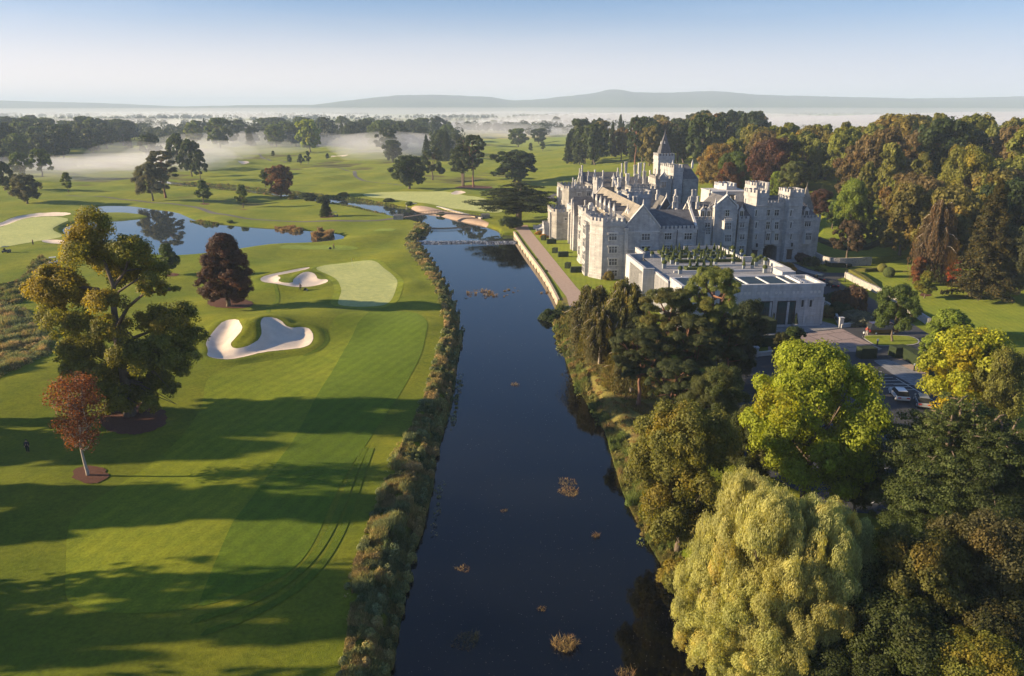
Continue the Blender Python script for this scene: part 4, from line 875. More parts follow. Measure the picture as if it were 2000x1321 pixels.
M['glass'], n_, b_ = newmat('window_glass'); b_.inputs['Base Color'].default_value = (.025, .03, .035, 1); b_.inputs['Roughness'].default_value = .08
M['curtain'] = mat_var('curtained_glass', (.05, .05, .055), (.20, .195, .19), 2.6, .25, obj=True)
M['teal'] = mat_var('teal_glass', (.015, .045, .05), (.04, .09, .09), .8, .12, obj=True)
M['panel'] = mat_var('roof_panel', (.012, .024, .028), (.02, .034, .038), .8, .45, obj=True)
M['iron'] = mat_var('black_iron', (.02, .02, .022), (.035, .035, .038), 2, .5)
M['dark'] = mat_var('passage_shade', (.012, .012, .013), (.02, .02, .02), 2, .9)  # near-black colour standing in for the shade inside the gate arch
M['oak'] = mat_var('dark_oak', (.04, .028, .02), (.06, .04, .03), 3, .6, obj=True)
def castle_root(name, label, cat, u, v, z=0):
    x, y = W(u, v); e = empty(name, (x, y, z), TH); tag(e, label, cat); return e
manor = castle_root('manor_house', 'manor', 'manor', 0, 0)
manor['label'] = 'huge grey limestone manor with battlements, many chimneys and a spired tower'
def merlons(mb, x0, y0, x1, y1, z, h=.75, w=.75, gap=.62, t=.35):
    L = math.hypot(x1-x0, y1-y0); n = max(2, int(round((L+gap)/(w+gap)))); 
    w = (L-gap*(n-1))/n
    dx, dy = (x1-x0)/L, (y1-y0)/L; nx, ny = -dy, dx
    for i in range(n):
        a = i*(w+gap); b = a+w
        p = [(x0+dx*a, y0+dy*a), (x0+dx*b, y0+dy*b)]
        mb.prism([p[0], p[1], (p[1][0]+nx*t, p[1][1]+ny*t), (p[0][0]+nx*t, p[0][1]+ny*t)], z, z+h)
        mb.prism([(p[0][0]-nx*.06-dx*.05, p[0][1]-ny*.06-dy*.05), (p[1][0]-nx*.06+dx*.05, p[1][1]-ny*.06+dy*.05), (p[1][0]+nx*(t+.06)+dx*.05, p[1][1]+ny*(t+.06)+dy*.05), (p[0][0]+nx*(t+.06)-dx*.05, p[0][1]+ny*(t+.06)-dy*.05)], z+h+.002, z+h+.12)
def tower(poly, z1, name='tower', mat=None, z0=-.5, bands=(), cren=True, root=None, corb=True, mw=.75):
    """battlemented block with plan poly (counter-clockwise, castle u,v); top of merlons at z1"""
    mb = MB(); n = len(poly); cx = sum(p[0] for p in poly)/n; cy = sum(p[1] for p in poly)/n
    def grow(d): 
        out = []
        for i in range(n):
            a, b, c = np.array(poly[i-1]), np.array(poly[i]), np.array(poly[(i+1) % n])
            e1 = (b-a)/np.linalg.norm(b-a); e2 = (c-b)/np.linalg.norm(c-b); n1 = np.array([e1[1], -e1[0]]); n2 = np.array([e2[1], -e2[0]])
            k = (n1+n2)/(1+n1@n2); out.append(tuple(b+k*d))
        return out
    zt = z1-(.87 if cren else .1)
    mb.prism(poly, z0, zt-.75)
    P_ = grow(.14 if corb else .05); I_ = grow(-.3)
    for i in range(n):      # parapet wall ring
        a, b, c, d = P_[i], P_[(i+1) % n], I_[(i+1) % n], I_[i]; mb.prism([a, b, c, d], zt-1.0, zt)
    if cren:
        for i in range(n): a, b = P_[i], P_[(i+1) % n]; merlons(mb, a[0], a[1], b[0], b[1], zt+.002, w=mw, gap=mw*.8)
    for zb in list(bands)+[zt-1.25]:
        Q = grow(.2)
        mb.prism(Q, zb, zb+.22)
    # plinth
    mb.prism(grow(.18), z0-.01, z0+1.4)
    o = mb.build(name, mat or M['stone'], root or manor)
    r = MB(); r.prism(grow(-.28), zt-.80, zt-.70); r.build('roof_leads', M['lead'], o)
    return o
def rect(u0, v0, u1, v1): return [(u0, v0), (u1, v0), (u1, v1), (u0, v1)]
def octo(u, v, r, n=8): return [(u+r*math.cos(math.pi/n+2*math.pi*i/n), v+r*math.sin(math.pi/n+2*math.pi*i/n)) for i in range(n)]
def roof(u0, v0, u1, v1, ze, zr, along='u', mat=None, cope=True, hip0=0, hip1=0, root=None, walls=False, name='roof'):
    """gabled roof between eaves ze and ridge zr; hips shorten the ridge"""
    mb = MB(); r = root or manor
    if along == 'u':
        vm = (v0+v1)/2; V = [(u0, v0, ze), (u1, v0, ze), (u1, v1, ze), (u0, v1, ze), (u0+hip0, vm, zr), (u1-hip1, vm, zr)]
    else:
        um = (u0+u1)/2; V = [(u1, v0, ze), (u1, v1, ze), (u0, v1, ze), (u0, v0, ze), (um, v0+hip0, zr), (um, v1-hip1, zr)]
    mb.add(V, [(0, 1, 5, 4), (2, 3, 4, 5), (3, 0, 4), (1, 2, 5), (3, 2, 1, 0)])
    o = mb.build(name, mat or M['slate'], r)
    if cope:
        st = MB()
        ends = []
        if along == 'u':
            vm = (v0+v1)/2
            if hip0 == 0: ends.append([(u0, v0, ze), (u0, vm, zr), (u0, v1, ze)])
            if hip1 == 0: ends.append([(u1, v0, ze), (u1, vm, zr), (u1, v1, ze)])
            ax = np.array([1, 0, 0])
        else:
            um = (u0+u1)/2
            if hip0 == 0: ends.append([(u0, v0, ze), (um, v0, zr), (u1, v0, ze)])
            if hip1 == 0: ends.append([(u0, v1, ze), (um, v1, zr), (u1, v1, ze)])
            ax = np.array([0, 1, 0])
        for e_ in ends:
            p = [np.array(q, float) for q in e_]
            for a, b in ((p[0], p[1]), (p[1], p[2])):
                up = np.array([0, 0, .42]); dn = np.array([0, 0, -.12]); t = ax*.3
                vs = [a-t+dn, a+t+dn, b+t+dn, b-t+dn, a-t+up, a+t+up, b+t+up, b-t+up]
                st.add(vs, [(0, 3, 2, 1), (4, 5, 6, 7), (0, 1, 5, 4), (1, 2, 6, 5), (2, 3, 7, 6), (3, 0, 4, 7)])
            a = p[1]; st.ngon(a[0], a[1], .22, 6, a[2]+.35, a[2]+1.5, .25); st.ngon(a[0], a[1], .3, 6, a[2]+.3, a[2]+.6)
        if ends: st.build('gable_coping', M['trim'], o)
    return o
def gable_wall(u0, u1, v, z0, ze, zp, th=.6, mat=None, name='gable_wall'):
    mb = MB(); um = (u0+u1)/2
    a = [(u0, v, z0), (u1, v, z0), (u1, v, ze), (um, v, zp), (u0, v, ze)]; b = [(p[0], p[1]+th, p[2]) for p in a]
    mb.add(a+b, [(0, 1, 2, 3, 4), (9, 8, 7, 6, 5)]+[(i, 5+i, 5+(i+1) % 5, (i+1) % 5) for i in range(5)])
    o = mb.build(name, mat or M['stone'], manor)
    c = MB()
    for s_, (ua, za, ub, zb) in enumerate(((u0-.25, ze, um, zp+.25), (um, zp+.25, u1+.25, ze))):
        vs = [(ua, v-.12, za), (ub, v-.12, zb), (ub, v+th+.1, zb), (ua, v+th+.1, za), (ua, v-.12, za+.38), (ub, v-.12, zb+.38), (ub, v+th+.1, zb+.38), (ua, v+th+.1, za+.38)]
        c.add(vs, [(0, 3, 2, 1), (4, 5, 6, 7), (0, 1, 5, 4), (1, 2, 6, 5), (2, 3, 7, 6), (3, 0, 4, 7)])
    c.ngon(um, v+th/2, .25, 6, zp+.5, zp+1.9, .2); c.build('gable_coping', M['trim'], o)
    return o
WIN = {}
def window(u, v, z, w, h, n=2, face='front', tr=True, cur=False, root=None, hood=True, fm=None):
    """mullioned window centred at (u,v,z); its own frame with a pane under it"""
    key = (round(w, 1), round(h, 1), n, tr, cur, hood, fm)
    w, h = key[0], key[1]
    if key not in WIN:
        f = MB(); t = .16
        f.box(-w/2-t, -.14, -h/2-t, -w/2, .1, h/2+t); f.box(w/2, -.14, -h/2-t, w/2+t, .1, h/2+t)
        f.box(-w/2, -.18, -h/2-t, w/2, .1, -h/2); f.box(-w/2, -.14, h/2, w/2, .1, h/2+t)
        for i in range(1, n): x = -w/2+w*i/n; f.box(x-.055, -.12, -h/2, x+.055, .08, h/2)
        if tr: f.box(-w/2, -.10, h*.12-.05, w/2, .07, h*.12+.05)
        if hood: f.box(-w/2-.4, -.24, h/2+t+.02, w/2+.4, .05, h/2+t+.18); f.box(-w/2-.4, -.24, h/2-.15, -w/2-.25, .05, h/2+t+.02); f.box(w/2+.25, -.24, h/2-.15, w/2+.4, .05, h/2+t+.02)
        p = MB(); p.box(-w/2, -.03, -h/2, w/2, .05, h/2)
        fme = f.mesh('window'); fme.materials.append(M[fm or 'trim']); pme = p.mesh('pane'); pme.materials.append(M['curtain'] if cur else M['glass'])
        WIN[key] = (fme, pme)
    fme, pme = WIN[key]; a = bpy.data.objects.new('window', fme); COL.objects.link(a); a.parent = root or manor
    a.location = (u, v, z); a.rotation_euler = (0, 0, 0 if face == 'front' else -math.pi/2)
    b = bpy.data.objects.new('pane', pme); COL.objects.link(b); b.parent = a; return a
def wpx(px, py, v, wp, hp, n=2, **k):
    """front window from its place in the photograph on the facade plane v"""
    u, z = CV(px, py, v); s = (ORG+UB*u+UA*v)[1]*cP/F_PX*1.0+.001*(42-z)*sP/1.45
    return window(u, v-.02, z, wp*s, hp*s/.94, n, **k)
def uz(px, py, v): return CV(px, py, v)
CHM = {}
def chimney(px, pyt, pyb, v, w=.8, kind=1, mat='stone'):
    w *= .74; u, zt = CV(px, pyt, v); _, zb = CV(px, pyb, v); H_ = zt-zb
    mb = MB(); b = min(H_*.35, 1.3); mb.box(-w*.62, -w*.62, -.8, w*.62, w*.62, b); mb.box(-w*.7, -w*.7, b, w*.7, w*.7, b+.15)
    for k in range(kind):
        x = (k-(kind-1)/2)*w*1.05
        mb.ngon(x, 0, w*.47, 8, b+.15, H_-.35, .95, math.pi/8); mb.ngon(x, 0, w*.62, 8, H_-.45, H_-.2, 1.05, math.pi/8); mb.ngon(x, 0, w*.52, 8, H_-.2, H_, .9, math.pi/8)
    o = mb.build('chimney', M[mat], manor); o.location = (u, v, zb); return o
def parapet(u0, u1, v, z1, root=None, t=.4, band=True, name='parapet', mat=None, mw=.6):
    mb = MB(); zt = z1-.8; mb.box(u0, v-.16, zt-.9, u1, v+t, zt); merlons(mb, u0, v-.16, u1, v-.16, zt+.002, .65, mw, mw*.8)
    if band: mb.box(u0, v-.26, zt-1.1, u1, v+t-.02, zt-.9)
    return mb.build(name, mat or M['stone'], root or manor)
def pinnacle(mb, u, v, z, h=2.2, r=.22): mb.ngon(u, v, r, 4, z, z+h*.45, 1, math.pi/4); mb.ngon(u, v, r*1.3, 4, z+h*.45, z+h*.52, 1, math.pi/4); mb.ngon(u, v, r*1.05, 4, z+h*.52, z+h, .05, math.pi/4)
def dormer(px, pyt, v, w=1.5, face='front', u=None, z=None, pn=False):
    if u is None: u, z = CV(px, pyt, v)
    mb = MB(); h = 2.0; zb = z-h-w*.65
    mb.box(-w/2, 0, 0, w/2, 2.6, h); mb.add([(-w/2-.12, -.1, h), (w/2+.12, -.1, h), (0, -.1, h+w*.75), (-w/2-.12, .3, h), (w/2+.12, .3, h), (0, .3, h+w*.75)], [(0, 1, 2), (5, 4, 3), (0, 3, 4, 1), (1, 4, 5, 2), (2, 5, 3, 0)])
    mb.ngon(0, .1, .14, 6, h+w*.7, h+w*.7+.9, .1)
    if pn: pinnacle(mb, -w/2, .1, h*.6, 2.6, .16); pinnacle(mb, w/2, .1, h*.6, 2.6, .16)
    o = mb.build('dormer', M['trim'], manor); o.location = (u, v, zb)
    r = MB(); r.add([(-w/2-.1, .25, h-.05), (0, .25, h+w*.68), (w/2+.1, .25, h-.05), (-w/2-.1, 3.4, h-.05), (0, 3.4, h+w*.68), (w/2+.1, 3.4, h-.05)], [(0, 1, 4, 3), (1, 2, 5, 4), (0, 2, 1), (3, 4, 5), (0, 3, 5, 2)]); r.build('dormer_roof', M['slate'], o)
    p = MB(); p.box(-w*.32, -.03, h*.2, w*.32, .1, h*.92); pp = p.build('pane', M['glass'], o)
    f = MB(); f.box(-.04, -.08, h*.2, .04, .05, h*.92); f.build('mullion', M['trim'], o)
    if face == 'left': o.rotation_euler = (0, 0, -math.pi/2)
    return o
# ---- river tower at the near corner
uF1, zF = uz(1221, 428, 0); TOP = 15.7
tower([(-2.9, 3.2), (-.4, 0), (5.2, 0), (5.2, 9.5), (-2.9, 9.5)], TOP, bands=(TOP-4.4,), name='corner_tower')
for py in (463, 487.8, 512, 534.5): wpx(1197, py, 0, 15, 11.5, 3, cur=True)
for k, z in enumerate((12.1, 8.7, 5.3, 1.9)):
    window(-2.92, 6.2, z, 2.6, 1.9, 3, 'left', cur=(k % 2 == 0))
mb = MB(); mb.box(5.2, -.35, -.5, 6.1, 1.0, 12.6); mb.box(5.1, -.5, 12.6, 6.2, 1.0, 13.3)
mb.build('buttress', M['stone'], manor)
mb = MB(); mb.box(-3.9, 4.4, -.5, -2.9, 7.9, 13.4); merlons(mb, -3.9, 7.9, -3.9, 4.4, 13.4, .6, .5, .4); mb.build('bay', M['stone'], manor)
for z in (12.0, 8.6, 5.2, 1.9): window(-3.95, 6.2, z, 2.4, 2.1, 3, 'left')
# ---- gabled river wing running back from the near corner
uG0, uG1 = 5.2, uz(1289, 440, .8)[0]; zG, zE = uz(1261, 404, .8)[1], 13.6; um = (uG0+uG1)/2+.6
gable_wall(uG0+.3, uG1, .8, -.5, zE-.6, zG)
wpx(1261, 463, .8, 16, 11.5, 3, cur=True); wpx(1261, 487.5, .8, 16, 11.5, 3)
mb = MB(); mb.box(uG0+.3, .62, 11.9, uG1, .8, 12.15); mb.box(uG0+.3, .6, 7.4, uG1, .8, 7.6); mb.build('string_course', M['trim'], manor)
mb = MB(); mb.box(0.4, 9.5, -.5, uG1, 63, 12.0); mb.build('wall', M['stone'], manor)
mb = MB(); mb.box(uG0+.4, 1.4, -.5, uG1-.05, 9.6, zE-.7); mb.build('wall', M['stone'], manor)
roof(uG0+.2, 1.35, uG1+.1, 52, zE-.6, zG-.1, 'v', M['slate_worn'], hip1=0)
mb = MB(); mb.box(.4, 9.5, 11.9, .8, 50, 13.1); merlons(mb, .4, 50, .4, 9.5, 13.1, .6, .7, .5, .35)
mb.box(.8, 9.6, 11.95, 5.3, 50, 12.25); mb.build('parapet', M['stone'], manor)
for i in range(6): dormer(0, 0, 13.5+i*6.0, 1.7, 'left', u=5.2, z=17.0, pn=True)
# river front windows, buttresses and bays
for v_ in np.arange(14, 62, 6.0):
    if 18 < v_ < 25 or 40 < v_ < 46: continue
    for z in (9.6, 5.8, 2.1): window(.38, v_, z, 1.9, 2.2, 2, 'left', cur=(int(v_) % 4 == 0))
for v_ in (11.5, 17, 29, 35, 47, 53):
    mb = MB(); mb.box(-.5, v_-.4, -.5, .4, v_+.4, 9.5); mb.add([(-.5, v_-.4, 9.5), (.4, v_-.4, 9.5), (.4, v_+.4, 9.5), (-.5, v_+.4, 9.5), (.4, v_-.4, 11), (.4, v_+.4, 11)], [(0, 1, 4), (2, 3, 5), (0, 4, 5, 3), (0, 3, 2, 1), (1, 2, 5, 4)]); mb.build('buttress', M['stone'], manor)
tower([(-2.2, 20.5), (-1.2, 19.3), (1.6, 19.3), (1.6, 25), (-2.2, 25)], uz(1155, 404, 22)[1], name='turret', bands=(10, 6))
for z in (11.8, 7.9, 3.4): window(-2.22, 22.7, z, 2.0, 2.4, 2, 'left')
# chimneyed gable on the river side
mb = MB(); a = [(-1.0, 40, -.5), (-1.0, 46, -.5), (-1.0, 46, 11.0), (-1.0, 43, 16.0), (-1.0, 40, 11.0)]; b = [(6.5, p[1], p[2]) for p in a]
mb.add(a+b, [(4, 3, 2, 1, 0), (5, 6, 7, 8, 9)]+[(i, (i+1) % 5, 5+(i+1) % 5, 5+i) for i in range(5)]); mb.box(-1.35, 42.2, -.5, -1.0, 43.8, 15.5)
gb = mb.build('gable_wall', M['stone'], manor); 
mb = MB(); mb.add([(-.8, 39.7, 10.8), (-.8, 43, 16.3), (-.8, 46.3, 10.8), (7, 39.7, 10.8), (7, 43, 16.3), (7, 46.3, 10.8)], [(0, 3, 4, 1), (1, 4, 5, 2), (0, 1, 2), (3, 5, 4)]); mb.build('roof', M['slate'], manor)
chimney(1128, 394, 418, 42.5, .75)
# low battlemented block at the far end of the lawn
u0, z0_ = uz(1080, 411, 60); u1, _ = uz(1115, 411, 60)
tower([(u0, 61.5), (u0+1.3, 60), (u1+1, 60), (u1+1, 72), (u0, 72)], z0_+.3, name='block', mat=M['stone_dark'], bands=(5.5,))
for z in (7.6, 2.6): window(u0-.02, 64.5, z, 4.2, 2.8, 4, 'left'); 
wpx(1105, 428, 60, 5, 4, 1)
mb = MB(); mb.box(u0-.7, 62.3, -.5, u0, 63, 9); mb.build('buttress', M['stone'], manor)
# tall block behind it with the lit two-storey bay
u0b, zb_ = uz(1102, 364, 88); u1b, _ = uz(1160, 364, 88)
tower([(u0b, 90), (u0b+1.8, 88), (u1b, 88), (u1b, 104), (u0b, 104)], zb_, name='block', mat=M['stone_dark'], bands=(8,))
for z in (11.2, 5.6): window(u0b-.02, 93.5, z, 2.6, 3.6, 2, 'left')
wpx(1150, 378, 88, 7, 9, 2); wpx(1131, 380, 88, 6, 5, 2)
mb = MB(); mb.box(u0b-1.0, 95.5, -.5, u0b, 99.5, 13.8); mb.build('bay', M['stone'], manor)
# octagonal stair turret
ut, zt_ = uz(1168.5, 346, 74)
tower(octo(ut, 74, 1.75), zt_, name='stair_turret', bands=(12, 8), mw=.5)
window(ut-1.72, 74, 12.5, .5, 3.4, 1, 'left', False, hood=False); wpx(1171, 374, 72.3, 2, 16, 1, tr=False, hood=False)
# rear ranges and their roofs
def mass(px0, px1, v0, v1, z1, mat=None, z0=-.5, name='wall'):
    a = uz(px0, 400, v0)[0]; b = uz(px1, 400, v0)[0]; mb = MB(); mb.box(a, v0, z0, b, v1, z1); return mb.build(name, mat or M['stone_dark'], manor), a, b
_, a, b = mass(1178, 1290, 66, 100, 10.5); parapet(a, b, 66, 12.3, mat=M['stone_dark'])
for px in (1192, 1210, 1232, 1252, 1270): wpx(px, 382, 66, 6, 8, 2)
_, a, b = mass(1138, 1210, 104, 116, 13.0); roof(a-.2, 103.5, b+.2, 116.5, 12.9, uz(1170, 336, 110)[1], 'u')
_, a, b = mass(1205, 1275, 98, 112, 13.0); roof(a-.2, 97.5, b+.2, 112.5, 12.9, uz(1240, 340, 105)[1]-1, 'u')
_, a, b = mass(1180, 1292, 24, 66, 10.6, M['stone']); 
mb = MB(); mb.box(a+.5, 24.2, 10.6, b-.3, 65, 10.75); mb.build('roof_leads', M['lead'], manor)
a_ = uz(1225, 378, 40)[0]; tower(rect(a_, 40, a_+7.5, 47), uz(1235, 374, 40)[1], name='tower', mat=M['stone'], z0=8)
_, a2, b2 = mass(1262, 1372, 24, 56, 11.0, M['stone']); mb = MB(); mb.box(a2, 24.3, 11.0, b2, 56, 11.2); mb.build('roof_leads', M['lead'], manor)
tower(rect(uz(1232, 390, 56)[0], 56, uz(1283, 390, 56)[0], 64), uz(1240, 364, 56)[1], name='block', mat=M['stone_dark'], z0=5)
roof(uz(1312, 390, 44)[0], 36, uz(1375, 390, 44)[0], 48, 11.2, 14.0, 'u'); roof(uz(1285, 380, 50)[0], 48, uz(1311, 380, 50)[0]+.2, 56, 11.2, 15.2, 'v')
# rooftop plant
for px, py, v, w_, d_, h_, mt in ((1262, 398, 24, 5.5, 2.5, 1.6, 'oak'), (1290, 401, 17, 9, 1.0, .5, 'white'), (1305, 396, 21, 10, 1.0, .5, 'white'), (1318, 392, 28, 6, 3, 1.6, 'white'), (1330, 389, 32, 3, 2, 1.2, 'white'), (1278, 392, 30, 3, 2, 1.0, 'white'), (1352, 393, 28, 3, 2, 1.3, 'white'), (1378, 396, 26, 4, 2, .9, 'white'), (1250, 402, 18, 2.5, 2, 1.2, 'white')):
    u, z = uz(px, py, v); mb = MB(); mb.box(-w_/2, 0, 0, w_/2, d_, h_); mb.box(-w_/2-.1, -.1, h_, w_/2+.1, d_+.1, h_+.12); o = mb.build('rooftop_unit', M[mt], manor); o.location = (u, v, 11.0 if v > 23 else 11.6)
# ---- cross wing with slate roof and battlements
uC0, uC1 = uG1, uz(1363, 440, 2)[0]
zp = uz(1330, 441, 2)[1]
mb = MB(); mb.box(uC0-.02, 2, -.5, uC1, 16, zp-1.2); mb.box(uC0, 1.85, 7.5, uC1, 2, 7.75); mb.build('wall', M['stone'], manor)
parapet(uC0, uC1, 2, zp); roof(uC0-6.5, 2.5, uC1, 15.5, zp-1.0, uz(1330, 409, 9)[1], 'u', M['slate'], cope=True)
for px in (1304.5, 1343.5): wpx(px, 462, 2, 14, 11.5, 3); wpx(px, 486, 2, 15, 12, 3, cur=True)
mb = MB()
for px in (1322, 1361): u, _ = uz(px, 460, 2); mb.box(u-.07, 1.72, 0, u+.07, 1.86, 12.2)
mb.build('downpipe', M['iron'], manor)
# ---- entrance range
VR = 17.0
def sect(px0, px1, v, zt, d=12, par=True, mat=None):
    a = uz(px0, 440, v)[0]; b = uz(px1, 440, v)[0]; mb = MB(); mb.box(a, v, -1.0, b, v+d, zt-1.2 if par else zt)
    for zb in (4.3, 8.1): mb.box(a, v-.1, zb, b, v, zb+.2)
    o = mb.build('wall', mat or M['stone'], manor)
    if par: parapet(a, b, v, zt)
    return a, b
zR = uz(1380, 423, VR)[1]
a, b = sect(1355, 1397.5, VR, zR); roof(a, VR+.5, b+6, VR+11.5, zR-1.0, uz(1380, 395, VR+5)[1], 'u')
dormer(1373.5, 405.5, VR+1.2, 1.35); dormer(1385.5, 405.5, VR+1.2, 1.35)
def oriel(px, pyt, pyb, v, wp, n=3, cren=True):
    u, zt = uz(px, pyt, v); _, zb = uz(px, pyb, v); s = .145; w_ = wp*s
    mb = MB(); P_ = [(u-w_/2, v), (u-w_/2+.45, v-.75), (u+w_/2-.45, v-.75), (u+w_/2, v)]; mb.prism(P_, zb, zt)
    mb.prism([(u-w_/2-.1, v), (u-w_/2+.4, v-.87), (u+w_/2-.4, v-.87), (u+w_/2+.1, v)], zt, zt+.18)
    mb.prism(P_[::1], zb-.9, zb, 1.0); 
    if cren: merlons(mb, u-w_/2+.45, v-.75, u+w_/2-.45, v-.75, zt+.182, .4, .35, .3, .2)
    mb.build('oriel', M['trim'], manor)
    return u, v-.75, w_
u, vv, w_ = oriel(1381, 453, 475, VR, 17); window(u, vv-.02, uz(381, 464, VR)[1], w_-1.3, 1.8, 3, hood=False)
wpx(1381.6, 440.5, VR, 10, 10, 2); wpx(1380, 488, VR, 12, 10, 2)
# gabled bay
a = uz(1397, 405, VR-.8)[0]; b = uz(1441.5, 405, VR-.8)[0]; ze = uz(1420, 405, VR-.8)[1]; zg = uz(1421, 385, VR-.8)[1]
gable_wall(a, b, VR-.8, -1, ze-.2, zg, 1.0); mb = MB(); mb.box(a, VR+.1, -1, b, VR+12, ze-.5); 
for zb in (4.3, 8.1): mb.box(a, VR-.92, zb, b, VR-.8, zb+.2)
mb.build('wall', M['stone'], manor)
roof(a, VR+.1, b, VR+11, ze-.4, zg-.1, 'v', cope=False)
wpx(1420.5, 416.6, VR-.8, 8, 10.5, 2); 
for pyt, pyb, pyw in ((432, 448, 441), (455.5, 473, 464.5)):
    u, vv, w_ = oriel(1420.5, pyt, pyb, VR-.8, 21); window(u, vv-.02, uz(1420, pyw, VR-.8)[1], w_-1.3, 1.8, 4, hood=False, cur=True)
mb = MB(); pinnacle(mb, a+.1, VR-.7, ze-.6, 3.4, .3); pinnacle(mb, b-.1, VR-.7, ze-.6, 1.6, .3); mb.build('pinnacle', M['trim'], manor)
a, b = sect(1441.5, 1462, VR, zR); roof(a-2, VR+.5, b+1, VR+11.5, zR-1.0, uz(1450, 395, VR+5)[1], 'u', cope=False)
dormer(1449.5, 405.5, VR+1.2, 1.35); wpx(1449.5, 439, VR, 9, 10, 2, cur=True); wpx(1449.5, 462.5, VR, 9, 10, 2, cur=True); wpx(1448, 486, VR, 9, 9, 2)
# gatehouse
VG = 19.0; tz = uz(1475, 371.5, VG-1.8)[1]; tz2 = uz(1542, 370, VG-1.8)[1]
ugl, ugr = uz(1489.5, 440, VG)[0], uz(1530, 440, VG)[0]; tl = uz(1459.5, 440, VG)[0]; tr_ = uz(1557.5, 440, VG)[0]
tower([(tl, VG+1.0), (tl+1.3, VG-1.8), (ugl+.1, VG-1.8), (ugl+.1, VG+4), (tl, VG+4)], tz, name='gate_turret', bands=(4.3, 8.1, 12.2, 16.0))
tower([(ugr-.4, VG+1.0), (ugr+.2, VG-1.8), (tr_, VG-1.8), (tr_, VG+4), (ugr-.4, VG+4)], tz2, name='gate_turret', bands=(4.3, 8.1, 12.2, 16.0))
zgp = uz(1510, 390.5, VG)[1]
def arch_wall(u0, u1, v, z0, z1, uc, hw, zs, za, th=7.0):
    mb = MB(); k = 9; arc = [(uc-hw, z0)]+[(uc+hw*math.cos(math.pi-t), zs+(za-zs)*math.sin(t)**.75) for t in np.linspace(0, math.pi, k)]+[(uc+hw, z0)]
    out = [(u0, z0)]+[(u0+(u1-u0)*i/(k+0.0) if 0 < i < k else (u0 if i == 0 else u1), z1) for i in range(k+1)][:k]+[(u1, z0)]
    out = [(u0, z0)]+[(u0 if i == 0 else u1 if i == k-1 else arc[1+i][0], z1) for i in range(k)]+[(u1, z0)]
    n_ = len(arc); V = [(p[0], v, p[1]) for p in out]+[(p[0], v, p[1]) for p in arc]+[(p[0], v+th, p[1]) for p in arc]
    F = [(i, n_+i, n_+i+1, i+1) for i in range(n_-1)]+[(n_+i, 2*n_+i, 2*n_+i+1, n_+i+1) for i in range(n_-1)]
    mb.add(V, [f[::-1] for f in F]); return mb
uc, hw = uz(1503.5, 490, VG)[0], 2.15
za = uz(1503, 478.5, VG)[1]
arch_wall(ugl-.2, ugr+.2, VG, -1.0, 5.6, uc, hw, za-1.3, za).build('gate_arch', M['stone'], manor)
mb = MB(); mb.box(ugl-.1, VG, 5.6, ugr+.1, VG+10, zgp-1.2); mb.box(ugl, VG-.12, 8.1, ugr, VG, 8.3); mb.box(ugl, VG-.12, 12.2, ugr, VG, 12.4); mb.box(ugl-.1, VG+7.05, -1, ugr+.1, VG+10, 5.6)
mb.box(uc-1.4, VG-.1, zgp-2.6, uc+1.4, VG, zgp-1.6); mb.build('wall', M['stone'], manor)
mb = MB(); mb.box(ugl, VG+6.9, -1, ugr, VG+7.03, 5.6); mb.build('gate_shade_panel', M['dark'], manor)  # thin panel closing the arch, painted as dark as the passage's shade
parapet(ugl+.15, ugr-.45, VG, zgp)
for px in (1499.3, 1516.8): wpx(px, 415.8, VG, 8, 10.5, 2)
for pyt, pyb, pyw in ((430.5, 445, 439.8), (453.5, 470, 462)):
    for px in (1498.3, 1515.3):
        u, vv, w_ = oriel(px, pyt, pyb, VG, 15.5); window(u, vv-.02, uz(px, pyw, VG)[1], w_-1.2, 1.9, 2, hood=False)
for px in (1476.5, 1544.5):
    for py in (416.5, 440, 462.5): wpx(px, py, VG-1.8, 3, 10.5, 1, tr=False)
    u, z = uz(px-3, 495, VG-1.8); mb = MB(); mb.box(u-.75, VG-1.93, -.5, u+.75, VG-1.8, 3.6); mb.box(u-.95, VG-1.9, 3.6, u+.95, VG-1.8, 3.8); mb.build('door', M['oak'], manor)
    mb = MB(); mb.box(u+.1, VG-2.5, 4.7, u+.5, VG-2.1, 5.7); mb.box(u+.2, VG-2.3, 5.5, u+.4, VG-1.8, 5.6); mb.build('wall_lantern', M['iron'], manor)
# right wing
ur = uz(1601, 440, VG)[0]; zw = uz(1580, 420, VG)[1]
mb = MB(); mb.box(tr_-.3, VG, -1, ur, VG+15, zw-1.2)
for zb in (4.3, 8.1): mb.box(tr_, VG-.1, zb, ur, VG, zb+.2)
mb.build('wall', M['stone'], manor); parapet(tr_, ur, VG, zw)
roof(tr_-1, VG+.6, ur-.2, VG+12, zw-1.0, uz(1560, 388, VG+5)[1], 'u', hip1=3.5)
dormer(1577, 405, VG+1.2, 1.35); wpx(1577.5, 437, VG, 12, 10.5, 3)
u, vv, w_ = oriel(1577.5, 452, 470, VG, 20); window(u, vv-.02, uz(1577, 461, VG)[1], w_-1.3, 1.9, 4, hood=False)
up_, _ = uz(1573, 392, VG+9); zap = uz(1574, 364, VG+9)[1]
mb = MB(); mb.box(up_-1.9, VG+7.1, 8, up_+1.9, VG+10.9, zw+.6); mb.build('turret', M['stone'], manor)
mb = MB(); mb.ngon(up_, VG+9, 2.8, 4, zw+.6, zap, .03, math.pi/4); mb.ngon(up_, VG+9, .1, 4, zap-.2, zap+1.2, .2); mb.build('pyramid_roof', M['slate_worn'], manor)
